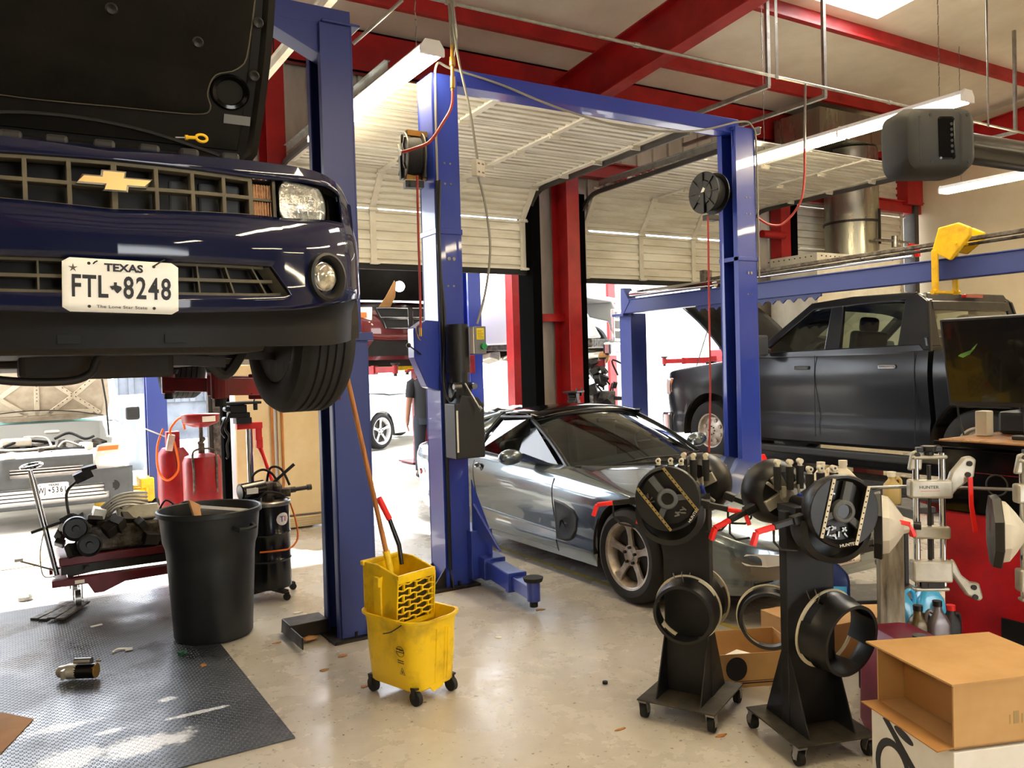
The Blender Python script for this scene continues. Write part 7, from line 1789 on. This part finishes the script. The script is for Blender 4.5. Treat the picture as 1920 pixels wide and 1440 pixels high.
    MB().cb((-.045, .135, -.01), (.018, .02, .05), (0, .3, 0)).build('blue_tab', 'blue', t, bevel=.005)
    return t
def ring(label, loc, rz, r=.152, w=.11, grp=None, tilt=0.):
    t = thing('clamp_ring', label, 'ring', loc, rot=(tilt, 0, rz))
    mb = MB(); N_ = 48
    prof = [(r - .004, 0), (r - .004, w*.38), (r - .016, w*.55), (r - .016, w), (r - .030, w), (r - .030, w*.5), (r - .014, .0)]
    rows = []
    for i in range(N_):
        a = 2*pi*i/N_; rows.append([(rr_*cos(a), -h, rr_*sin(a)) for rr_, h in prof])
    def sk(i, j):
        a = (i + .5)*360/N_ % 360
        slot = any(abs((a - c + 180) % 360 - 180) < 17 for c in (50, 140, 230, 320))
        return slot and j in (0, 4, 5)
    mb.grid(rows, cu=True, cv=True, skip=sk); mb.build('ring_body', 'head_blk', t, smooth=35)
    MB().lathe([(r - .004, .004), (r + .003, .0), (r + .003, -.008), (r - .012, -.008), (r - .012, .0)], ax='y', n=48).build('pale_rim', 'bone', t, smooth=35)
    return t
S1 = (2.68, 2.87, 0); S2 = (2.867, 2.348, 0); r1_, r2_ = radians(-64), radians(-18)
clamp_stand('black wheel clamp stand on casters, the one nearer the sports car wheel', S1, r1_)
clamp_stand('black wheel clamp stand on casters, the one next to the cardboard box', S2, r2_)
def loc2(S, rz, x, y, z): return (S[0] + x*cos(rz) - y*sin(rz), S[1] + x*sin(rz) + y*cos(rz), z)
clamp_head('black round wheel clamp with HUNTER lettering, on the stand nearer the sports car', loc2(S1, r1_, -.01, -.19, 1.035), radians(-48), radians(-38), arms=((188, 0), (-12, 0)), weights='gold')
clamp_head('black wheel clamp seen from behind, on the far side of the first stand', loc2(S1, r1_, .0, .19, 1.045), radians(122), radians(-20), arms=((200, 0), (-28, 0)), word=False)
clamp_head('black round wheel clamp with two pale perforated rails, above the front of second stand', loc2(S2, r2_, .0, -.22, 1.035), radians(-24), radians(14), arms=((194, 0), (-14, 0)))
clamp_head('black wheel clamp seen from behind, between the two round clamp faces', loc2(S2, r2_, -.02, .19, 1.045), radians(158), radians(10), arms=((170, 0), (-24, 0)), word=False)
ring('black slotted ring hanging on the front of the first clamp stand', loc2(S1, r1_, .015, -.045, .502), r1_ + radians(6), tilt=radians(4))
ring('black slotted ring hanging on the back of the first clamp stand', loc2(S1, r1_, .01, .155, .502), r1_ + radians(-10), w=.10, r=.145)
ring('large black slotted ring hanging on the front of the second clamp stand', loc2(S2, r2_, .05, -.05, .502), r2_ + radians(14), r=.168, w=.14, tilt=radians(8))
ring('black slotted ring hanging on the back of the second clamp stand', loc2(S2, r2_, -.09, .15, .505), r2_ - radians(34), r=.14, w=.08)
# grimy post with grey plate
t = thing('support_post', 'grimy off-white post standing between the bottles and the clamp stands', 'post', (3.435, 2.345, 0), rz=radians(-31))
M_('grimy', 'A9A08C', .7, col2='5F5442', ns=3.5, stretch=(6, 6, 1), rv=.1)
mb = MB(); mb.box(-.03, .055, -.03, .03, 0, .86); mb.box(-.058, -.03, -.03, .01, 0, .86); mb.box(-.1, .1, -.1, .1, 0, .01); mb.build('post', 'grimy', t, bevel=.003)
mb = MB(); mb.prism([(-.10, -.04, .86), (.11, -.04, .86), (.12, -.04, .93), (-.06, -.04, .97)], (0, .09, 0)); mb.build('grey_plate', 'plastic_gr', t, bevel=.004)
# aluminium four-point wheel clamps
def alu_clamp(label, loc, rz, strap=True, target=-.20):
    t = thing('wheel_clamp', label, 'wheel clamp', loc, rz)
    mb = MB()
    for x in (-.052, .052): mb.cyl((x, 0, -.28), (x, 0, .27), .013, n=16)
    rods = mb.build('guide_rod', 'chrome', t, smooth=35)
    MB().cyl((0, 0, -.26), (0, 0, .22), .008, n=12).build('lead_screw', 'dark_metal', t)
    mb = MB()
    def plate(z, h, w=.085): 
        mb.prism([(x, -.028, zz_) for x, zz_ in ((-w, z - h), (w, z - h*1.1), (w, z + h*.9), (-w, z + h))], (0, .05, 0))
    plate(.125, .038); plate(-.055, .026, .075); plate(-.215, .045, .08); mb.box(-.07, .07, -.02, .02, .245, .262); mb.box(-.07, .07, -.02, .02, -.30, -.285)
    cr = mb.each('crosshead', 'alum', t, bevel=.010, seg=3)[0]
    mb = MB(); mb.prism([(.06, -.012, .11), (.085, -.012, .19), (.135, -.012, .25), (.165, -.012, .255), (.185, -.012, .24), (.175, -.012, .17), (.150, -.012, .15), (.11, -.012, .12), (.08, -.012, .085)], (0, .03, 0))
    mb.prism([(.06, -.012, -.19), (.08, -.012, -.23), (.14, -.012, -.32), (.19, -.012, -.345), (.205, -.012, -.33), (.19, -.012, -.27), (.155, -.012, -.265), (.12, -.012, -.235), (.09, -.012, -.17)], (0, .03, 0))
    mb.prism([(-.085, -.01, .20), (-.07, -.01, .275), (-.04, -.01, .285), (-.025, -.01, .27), (-.03, -.01, .2)], (0, .025, 0))
    mb.each('claw_arm', 'alum', t, bevel=.008, seg=2)
    mb = MB()
    for x, z in ((.155, .225), (.148, .18), (.17, -.325), (.165, -.285), (.03, -.055), (-.05, .265)): mb.cyl((x, -.018, z), (x, .03, z), .011, n=10)
    mb.build('pin', 'dark_metal', t, smooth=35)
    mb = MB(); mb.cyl((0, 0, .262), (0, 0, .278), .02, n=12); mb.cyl((0, 0, .278), (0, 0, .30), .032, n=6); mb.box(-.05, .05, -.014, .014, .275, .295); mb.build('turn_knob', 'black', t, bevel=.003)
    mb = MB(); mb.box(-.045, .045, -.025, .025, -.285, -.255); mb.box(-.02, .02, -.027, .0, -.28, -.265); mb.build('lock_block', 'dark_metal', t)
    text('HUNTER', .018, (-.012, -.0285, .132), (pi/2, 0, 0), 'ink', cr, ext=.0005, sx=1.1); MB().box(-.045, .03, -.0288, -.028, .116, .1175).build('underline', 'red_hot', cr)
    mb = MB(); mb.cyl((-.09, -.01, .12), (-.075, -.01, .12), .004, n=6); 
    if strap: MB().prism([(.142, -.03, .17), (.160, -.03, .17), (.162, -.03, .06), (.178, -.03, -.05), (.160, -.03, -.055), (.146, -.03, .05)], (0, .006, 0)).build('red_strap', 'red_hot', t)
    if target:
        mb = MB(); c = V((-.15, -.02, -.02))
        N_ = 8
        def og(r_, y, k=1.): return [(c.x + r_*.62*cos(2*pi*(i+.5)/N_)*1, c.y + y, c.z + r_*sin(2*pi*(i+.5)/N_)) for i in range(N_)]
        mb.grid([og(.02, -.01), og(.115, -.01), og(.115, .0)], cv=True)
        R2 = Matrix.Rotation(radians(38), 4, 'Z'); 
        tg = thing('camera_target', None, None, (target, -.01, -.02)); tg.parent = t; tg.rotation_euler = (0, 0, radians(72))
        def o8(r_, y): return [(r_*cos(2*pi*(i+.5)/8), y, r_*1.05*sin(2*pi*(i+.5)/8)) for i in range(8)]
        MB().grid([o8(.001, .028), o8(.135, .028), o8(.14, .0), o8(.135, -.004), o8(.001, -.004)], cv=True).build('target_frame', 'black', tg)
        mb = MB(); mb.grid([o8(.118, -.004), o8(.112, -.03), o8(.08, -.055), o8(.035, -.085), o8(.024, -.12), o8(.001, -.125)], cv=True); mb.build('white_hub', 'bone' if False else 'white_pt', tg, smooth=25)
        MB().cyl((0, -.12, 0), (0, -.15, 0), .017, n=12).build('stub', 'black', tg, smooth=35)
    return t
alu_clamp('silver four-point wheel clamp with white target hub, hanging before the red console', (3.225, 2.015, .965), radians(-36))
alu_clamp('second silver wheel clamp with black target disc, cut by the right frame edge', (3.405, 1.685, .965), radians(-36), strap=False, target=-.15)
mb = MB(); mb.tube([(3.02, 2.20, 1.09), (3.25, 2.06, 1.09), (3.50, 1.86, 1.075), (3.8, 1.62, 1.06)], .007, n=8)
tag(mb.build('hanging_rod', 'steel', None, smooth=1), 'thin steel rod running behind the silver wheel clamps in front of the console', 'rod')
# console: red cabinet with black top box
t = thing('alignment_console', 'red and black wheel alignment console cabinet at the right edge', 'console', (4.5, 2.0, 0))
M_('red_cab', 'B3121A', .4, col2='8F0E15', ns=4, rv=.05, bump=.12, bs=90)
mb = MB(); mb.box(4.05, 4.75, 1.35, 2.46, .06, .845); mb.build('red_cabinet', 'red_cab', t, W=True, bevel=.012)
mb = MB(); mb.box(4.04, 4.76, 1.34, 2.47, .845, 1.165); mb.build('black_drawer_box', 'black_gloss', t, W=True, bevel=.008)
mb = MB(); mb.box(4.02, 4.78, 1.32, 2.49, 1.175, 1.20); mb.build('work_top', 'black_gloss', t, W=True, bevel=.006)
M_('top_wood', 'B98A5A', .3, col2='7A4A28', ns=2.2, amt=(.3, .7), rv=.1)
mb = MB(); mb.box(4.045, 4.77, 1.34, 2.47, 1.20, 1.206); mb.build('worn_top_mat', 'top_wood', t, W=True)
mb = MB(); mb.box(4.042, 4.05, 1.4, 2.17, .0 + .06, .36); mb.build('vent_opening', 'black', t, W=True)
mb = MB(); mb.lathe([(.045, 0), (.05, -.002), (.055, 0)], (4.038, 2.18, 1.0), ax='x', n=30); mb.build('lock_ring', 'dark_metal', t, W=True)
mb = MB(); mb.box(4.038, 4.045, 1.4, 2.3, 1.05, 1.052); mb.build('drawer_gap', 'red', t, W=True)
for x in (4.15, 4.65):
    for y in (1.45, 2.35): mb = MB(); mb.cyl((x - .015, y, .03), (x + .015, y, .03), .03, n=14); mb.build('caster', 'rubber', t, W=True)
# monitor
t = thing('monitor', 'large black monitor switched off with a green scrap stuck on it, on the console', 'monitor', (4.18, 2.1, 1.207), rot=(0, radians(0), 0))
M_('screen', '0B0A09', .18, coat=.6)
A_ = Matrix.Rotation(radians(-8), 4, 'Y')
def mm(mb): mb.m = Matrix.Translation((.0, 0, .38)) @ Matrix.Rotation(radians(-10), 4, 'Y'); return mb
mb = mm(MB()); mb.box(-.02, .03, -.50, .405, -.22, .235); cs = mb.build('casing', 'plastic', t, bevel=.006)
mb = mm(MB()); mb.box(-.0225, -.02, -.485, .39, -.195, .225); mb.build('screen', 'screen', cs)
mb = mm(MB()); mb.prism([(-.024, .325, .045), (-.024, .30, .035), (-.024, .27, .05), (-.024, .235, .08), (-.024, .22, .105), (-.024, .25, .08), (-.024, .265, .05), (-.024, .285, .055), (-.024, .31, .055)], (-.001, 0, 0)); mb.build('green_sticker', mat('leafgreen', '5E8A3E', .4), cs)
mb = mm(MB()); mb.box(-.023, -.02, -.0, .03, -.212, -.206); mb.build('badge', 'steel', cs)
mb = MB(); mb.box(.03, .10, -.08, .10, .0, .02); mb.bar((.06, 0, .02), (.045, 0, .30), .10, .03, (1, 0, 0)); mb.build('neck', 'plastic', t, bevel=.005)
mb = MB(); mb.tube(spl([(.02, .36, .16), (.03, .36, .10), (.02, .33, .01)], 4), .005, n=6); mb.build('cable', 'black', t)
o = MB().box(-.02, .05, -.03, .03, 0, .13).build('bracket', 'bone', None, bevel=.006); o.location = (4.32, 2.40, 1.207); o['label'] = 'beige bracket block standing on the console behind the monitor'; o['category'] = 'bracket'; o.name = 'holder_block'
mb = MB(); 
for k in range(4): mb.tube([(.03*cos(a)*(1 + .15*k), .05*sin(a)*(1 + .1*k), .008 + .006*k) for a in rng(0, 2*pi, 16)[:-1]], .003, n=5, closed=True)
o = mb.build('cable_coil', 'cord', None); o.location = (4.2, 2.02, 1.207); tag(o, 'coiled thin grey cable lying on the console top', 'cable')
o = MB().cb((0, 0, .06), (.25, .5, .12)).cb((.02, .1, .15), (.2, .2, .08), (.2, 0, .5)).build('printer', 'plastic', None, bevel=.02); o.location = (4.60, 2.16, 1.207); tag(o, 'black printer on the console behind the monitor', 'printer')
# camera pod and beam
t = thing('alignment_camera_beam', 'dark horizontal camera beam with a black camera pod high at the right edge', 'camera beam', (3.55, 1.72, 0))
rz_ = radians(-22)
pod = thing('camera_pod', None, None, (2.975 - 3.55, 1.84 - 1.72, 2.43)); pod.parent = t; pod.rotation_euler = (0, radians(-1), rz_)
M_('pod', '1D1D1C', .65, col2='262523', ns=10, rv=.06)
def sq(hx, hz, y, r=.05, n=5): return [(x, y, z) for x, z, _ in [(p[0], p[1], 0) for p in rr(hx, hz, r, 0, n)]]
mb = MB(); mb.grid([sq(.001, .001, .10, .0005), sq(.125, .105, .10), sq(.142, .122, .07), sq(.145, .125, -.02), sq(.135, .112, -.07), sq(.115, .095, -.085), sq(.001, .001, -.085, .0005)], cv=True); pc = mb.build('pod_shell', 'pod', pod, smooth=40)
mb = MB(); mb.grid([sq(.034, .078, -.0862, .012), sq(.028, .072, -.088, .01), sq(.001, .001, -.088, .0004)], cv=True); mb.m = None; w_ = mb.build('window', 'black_gloss', pc); w_.location = (.012, 0, 0)
mb = MB()
for k in range(6): mb.cyl((.018, -.0905, -.05 + k*.02), (.018, -.088, -.05 + k*.02), .006, n=8)
mb.build('infrared_led', 'black', w_)
mb = MB()
for x, z in ((-.05, .085), (.10, .085), (-.05, -.085), (.10, -.085)): mb.cyl((x, -.0865, z), (x, -.084, z), .006, n=8)
mb.build('screw', 'black', pc)
mb = MB(); mb.prism([(.065, -.087, -.1), (.065, -.087, .1), (.08, -.092, .09), (.08, -.092, -.09)], (0, .02, 0)); mb.prism([(-.13, -.07, -.08), (-.09, -.09, -.09), (-.09, -.09, .09), (-.13, -.07, .08)], (0, .02, 0)); mb.build('moulded_ridge', 'pod', pc, bevel=.008)
M_('beam_blk', '1B1A19', .25, .3, col2='2A2826', ns=5)
p0 = V((3.08, 1.815, 2.43)); p1 = V((4.9, 1.70, 2.43))
MB().cyl(p0, p1, .058, n=28).build('beam_tube', 'beam_blk', t, W=True, smooth=35)
MB().box(4.35, 4.47, 1.66, 1.80, 1.207, 2.43).build('mast', 'beam_blk', t, W=True, bevel=.01)
# shelf crate with bottles
t = thing('low_shelf', 'low black crate holding the bottles beside the red console', 'crate', (3.68, 2.32, 0))
mb = MB(); mb.box(-.155, .28, -.13, .27, .0, .20); mb.box(-.155, .28, .25, .27, .2, .24); mb.build('crate_body', 'plastic', t, bevel=.01)
def bottle(label, x, y, z, m, cap, h=.26, w=.055, d=.038, rz=0., kind='gallon'):
    t = thing('bottle', label, 'bottle', (x, y, z), rz)
    def rc(hx, hy, zz_, r=.02): return rr(hx, hy, min(r, hx*.9, hy*.9), zz_, 4)
    if kind == 'jug':
        rows = [rc(w*.9, d*.9, 0), rc(w, d, .01), rc(w, d, h*.55), rc(w*.9, d*.9, h*.70), rc(w*.45, d*.5, h*.88), rc(.018, .018, h*.92, .016), rc(.018, .018, h, .016)]
    else:
        rows = [rc(w*.9, d*.9, 0), rc(w, d, .01), rc(w, d, h*.72), rc(w*.7, d*.85, h*.84), rc(.020, .020, h*.92, .018), rc(.018, .018, h, .016)]
    mb = MB(); mb.grid(rows, cv=True); mb.add(rows[0], [tuple(range(len(rows[0])))]); mb.add(rows[-1], [tuple(range(len(rows[-1])))])
    b = mb.build('bottle_body', m, t, smooth=40)
    mb = MB(); mb.cyl((0, 0, h - .002), (0, 0, h + .022), .021, n=16); mb.build('cap', cap, t, smooth=35)
    mb = MB(); mb.tube(spl([(w*.35, 0, h*.86), (w*.75, 0, h*.92), (w*1.05, 0, h*.82), (w*1.0, 0, h*.58)], 5), .009, n=8); mb.build('handle', m, t, smooth=1)
    return t
M_('jug_white', 'DDD6C0', .45); M_('fluid_blue', '3FA8D8', .25, col2='66C3E8', ns=6, coat=.3); M_('btl_gold', '4A3C22', .3, .3, col2='6A5730', ns=8); M_('btl_silver', '6F6868', .35, .5); M_('btl_blue', '1D2E66', .3); M_('cap_blk', '101010', .5)
bottle('dark gold oil bottle nearest the grimy post', 3.545, 2.28, .202, 'btl_gold', 'cap_blk', h=.26, w=.045, rz=radians(-30))
bottle('grey oil bottle between the dark gold one and the black one', 3.60, 2.22, .202, 'btl_silver', 'cap_blk', h=.285, w=.05, rz=radians(150))
bottle('black bottle with red cap touching the red console', 3.79, 2.27, .202, 'plastic', 'red_hot', h=.22, w=.04, rz=radians(-30))
bottle('left one of the two clear jugs of bright blue washer fluid', 3.66, 2.45, .202, 'fluid_blue', 'white', h=.32, w=.07, d=.05, rz=radians(-30), kind='jug')
bottle('right one of the two clear jugs of bright blue washer fluid', 3.82, 2.40, .202, 'fluid_blue', 'white', h=.34, w=.07, d=.05, rz=radians(150), kind='jug')
t = bottle('dark blue oil jug with a pale label behind the maroon tank', 3.36, 2.60, .445, 'btl_blue', 'btl_blue', h=.22, w=.075, d=.045, rz=radians(140), kind='jug')
MB().box(-.055, .055, -.0465, -.045, .02, .10).box(-.055, .055, .045, .0465, .02, .10).build('label', 'fluid_blue', t)
# maroon plastic tank and white jugs on a dark cart behind the clamps
t = thing('portable_drain_tank', 'maroon plastic drain tank on the floor behind the second clamp stand', 'drain tank', (3.24, 2.13, 0), rz=radians(67))
M_('maroon_pl', '7E1A38', .45, col2='6A152E', ns=5)
def rt(hx, hy, z, cx=0, cy=0): return [(x + cx, y + cy, z) for x, y, _ in rr(hx, hy, .05, 0, 4)]
mb = MB(); rows = [rt(.19, .12, .0), rt(.20, .13, .03), rt(.195, .125, .36), rt(.17, .11, .42), rt(.15, .09, .45), rt(.12, .06, .44)]; mb.grid(rows, cv=True); mb.add(rows[0], [tuple(range(len(rows[0])))]); mb.add(rows[-1], [tuple(range(len(rows[-1])))]); mb.build('tank_body', 'maroon_pl', t, smooth=40)
MB().cyl((-.08, 0, .43), (-.08, 0, .47), .03, n=16).build('filler_cap', 'black', t, smooth=35)
t = thing('tool_cart', 'dark grimy shop cart behind the wheel clamps, carrying white jugs', 'cart', (3.62, 2.68, 0), rz=radians(-31))
mb = MB(); mb.box(-.30, .36, -.14, .16, .86, .89)
for x in (-.28, .34):
    for y in (-.12, .14): mb.box(x - .012, x + .012, y - .012, y + .012, .06, .86)
mb.box(-.30, .36, -.14, .16, .42, .44); mb.build('frame', 'dark_metal', t, bevel=.004)
for x in (-.28, .34):
    for y in (-.12, .14): mb = MB(); mb.cyl((x - .01, y, .03), (x + .01, y, .03), .03, n=14); mb.build('caster', 'rubber', t)
bottle('white plastic jug on the shop cart, farther of the two', 3.47, 2.74, .892, 'jug_white', 'jug_white', h=.20, w=.05, d=.045, rz=radians(-40), kind='jug')
bottle('white plastic jug with big handle on the shop cart, nearer of the two', 3.535, 2.66, .892, 'jug_white', 'jug_white', h=.21, w=.065, d=.05, rz=radians(150), kind='jug')
bottle('small yellowed jug on the shop cart beside the silver wheel clamp', 3.78, 2.56, .892, mat('jug_y', 'B59B5E', .4), 'jug_white', h=.14, w=.04, d=.035, rz=radians(-40), kind='jug')
# cardboard cartons
t = thing('cardboard_box', 'open brown cardboard box lying on its side on a white box at the right', 'box', (2.486, 1.485, .402), rz=radians(-20.5))
M_('card_lt', 'C19A68', .8, col2='B08956', ns=3, bump=.06, bs=20); M_('card_in', 'A87A44', .85, col2='966A38', ns=2)
mb = MB(); L_, Wd, h = .46, .385, .205; e = .006
mb.box(0, L_, 0, e, 0, h); mb.box(0, L_, Wd - e, Wd, 0, h); mb.box(L_ - e, L_, 0, Wd, 0, h); mb.box(0, L_, 0, Wd, 0, e); mb.prism([(-.012, -.01, h), (L_, -.004, h + .002), (L_, Wd, h), (-.03, Wd + .02, h + .004)], (0, 0, e))
mb.build('carton', 'card_lt', t)
mb = MB(); mb.box(.10, .105, .01, Wd - .01, .01, h - .005); mb.build('inner_flap', 'card_in', t)
mb = MB(); mb.prism([(-.06, .0, -.002), (.0, .0, .004), (.0, Wd, .004), (-.06, Wd + .01, -.0)], (0, 0, .004)); mb.build('bottom_flap', 'card_in', t)
mb = MB(); mb.box(.20, .205, -.0008, 0, .06, .09); mb.box(.215, .235, -.0008, 0, .06, .10); mb.box(.245, .25, -.0008, 0, .06, .09); mb.build('faint_print', mat('print_br', '9C8358', .8), t)
t = thing('white_box', 'white cardboard box printed with a black wheel and jack handle, bottom right corner', 'box', (2.478, 1.482, 0), rz=radians(-20.5))
M_('white_card', 'E4E2DC', .6, col2='D6D2C8', ns=3)
mb = MB(); mb.box(0, .50, 0, .42, 0, .395); bx2_ = mb.build('carton', 'white_card', t, bevel=.003)
mb = MB(); mb.tube([(-.0035, .30 + .085*cos(a), .19 + .10*sin(a)) for a in rng(0, 2*pi, 30)[:-1]], .014, n=6, closed=True); mb.m = None; wr_ = mb.build('printed_wheel', 'ink', bx2_)
for v in wr_.data.vertices: v.co.x = -.0012 if v.co.x < -.0035 else -.0003
mb = MB(); mb.prism([(-.0012, .355, .36), (-.0012, .325, .37), (-.0012, .13, .22), (-.0012, .10, .10), (-.0012, .14, .10), (-.0012, .165, .21)], (.0009, 0, 0)); mb.prism([(-.0012, .16, .13), (-.0012, .07, .14), (-.0012, .06, .06), (-.0012, .15, .05)], (.0009, 0, 0)); mb.build('printed_handle', 'plastic', bx2_)
mb = MB(); mb.prism([(-.0012, .24 + .05*cos(a), .345 + .016*sin(a) - .02*cos(a)*-.5) for a in rng(0, 2*pi, 20)[:-1]], (.0009, 0, 0)); mb.build('grip_hole', 'black', bx2_)
t = thing('cardboard_box', 'open low cardboard carton on the floor between the two clamp stands', 'box', (3.20, 3.02, 0), rz=radians(-25))
mb = MB(); mb.box(-.20, .25, -.14, -.135, 0, .17); mb.box(-.20, .25, .22, .225, 0, .17); mb.box(-.20, -.195, -.14, .22, 0, .17); mb.box(.245, .25, -.14, .22, 0, .17); mb.box(-.2, .25, -.14, .22, 0, .005); bc = mb.build('carton', 'card_lt', t)
mb = MB(); mb.prism([(-.10 + .055*cos(a), -.1412, .095 + .06*sin(a)) for a in rng(0, 2*pi, 24)[:-1]], (0, .001, 0)); mb.box(-.2, .25, -.1412, -.14, .018, .024); mb.box(-.2, .25, -.1412, -.14, .03, .033); mb.build('printed_disc', 'plastic_gr' if False else 'ink', bc)
o = MB().cb((0, 0, .05), (.2, .14, .08), (0, 0, .2)).build('parts_packet', 'paper', None, bevel=.005); o.location = (3.18, 3.05, .006); tag(o, 'white packet lying in the open carton between the clamp stands', 'packet')
o = MB().box(-.35, .35, -.2, .2, 0, .20).build('cardboard_box', 'card_lt', None, bevel=.003); o.location = (3.95, 3.05, 0); o.rotation_euler = (0, 0, radians(-10)); tag(o, 'closed brown carton on the floor behind the maroon tank', 'box')
# ---------------------------------------------------------------- camera, light
def make_camera():
    A, P, R = radians(58.7), radians(1.37), radians(1.64)
    f = V((cos(A), sin(A), 0)); r = V((sin(A), -cos(A), 0)); z = V((0, 0, 1))
    fw = f*cos(P) - z*sin(P); up = z*cos(P) + f*sin(P)
    rt = r*cos(R) - up*sin(R); up = up*cos(R) + r*sin(R)
    m = Matrix((rt, up, -fw)).transposed().to_4x4(); m.translation = (0, 0, 1.65)
    cd = bpy.data.cameras.new('camera'); cd.sensor_width = 36; cd.lens = 1549 / 1920 * 36; cd.clip_start = .05; cd.clip_end = 300
    c = bpy.data.objects.new('camera', cd); COL.objects.link(c); c.matrix_world = m
    bpy.context.scene.camera = c
make_camera()
sc = bpy.context.scene
w = bpy.data.worlds.new('sky'); sc.world = w; w.use_nodes = True
nt = w.node_tree; bg = nt.nodes['Background']
sky = nt.nodes.new('ShaderNodeTexSky'); sky.sky_type = 'NISHITA' if hasattr(sky, 'sky_type') else sky.sky_type
sky.sun_disc = False; sky.sun_elevation = radians(55); sky.sun_rotation = radians(200); sky.dust_density = 3
mx = nt.nodes.new('ShaderNodeMix'); mx.data_type = 'RGBA'; mx.inputs[0].default_value = .75
mx.inputs[7].default_value = (1.0, 1.0, 1.0, 1)
sc_ = nt.nodes.new('ShaderNodeVectorMath'); sc_.operation = 'SCALE'; sc_.inputs['Scale'].default_value = .25
nt.links.new(sky.outputs[0], sc_.inputs[0]); nt.links.new(sc_.outputs[0], mx.inputs[6]); nt.links.new(mx.outputs[2], bg.inputs[0])
bg.inputs[1].default_value = 6.0
def sun():
    l = bpy.data.lights.new('sun', 'SUN'); l.energy = 14; l.angle = radians(1.5); l.color = (1, .97, .92)
    o = bpy.data.objects.new('sun', l); COL.objects.link(o)
    d = V((.25, -.75, -1.1)).normalized()
    o.rotation_euler = (-d).to_track_quat('Z', 'Y').to_euler()
sun()
sc.view_settings.view_transform = 'Standard'; sc.view_settings.look = 'None'; sc.view_settings.gamma = 1
sc.view_settings.use_curve_mapping = False; sc.view_settings.exposure = 0.85
sc.cycles.max_bounces = 8; sc.cycles.diffuse_bounces = 5; sc.cycles.glossy_bounces = 4; sc.cycles.transmission_bounces = 8
sc.cycles.transparent_max_bounces = 12; sc.cycles.sample_clamp_indirect = 6; sc.cycles.caustics_reflective = False; sc.cycles.caustics_refractive = False
sc.cycles.use_denoising = True
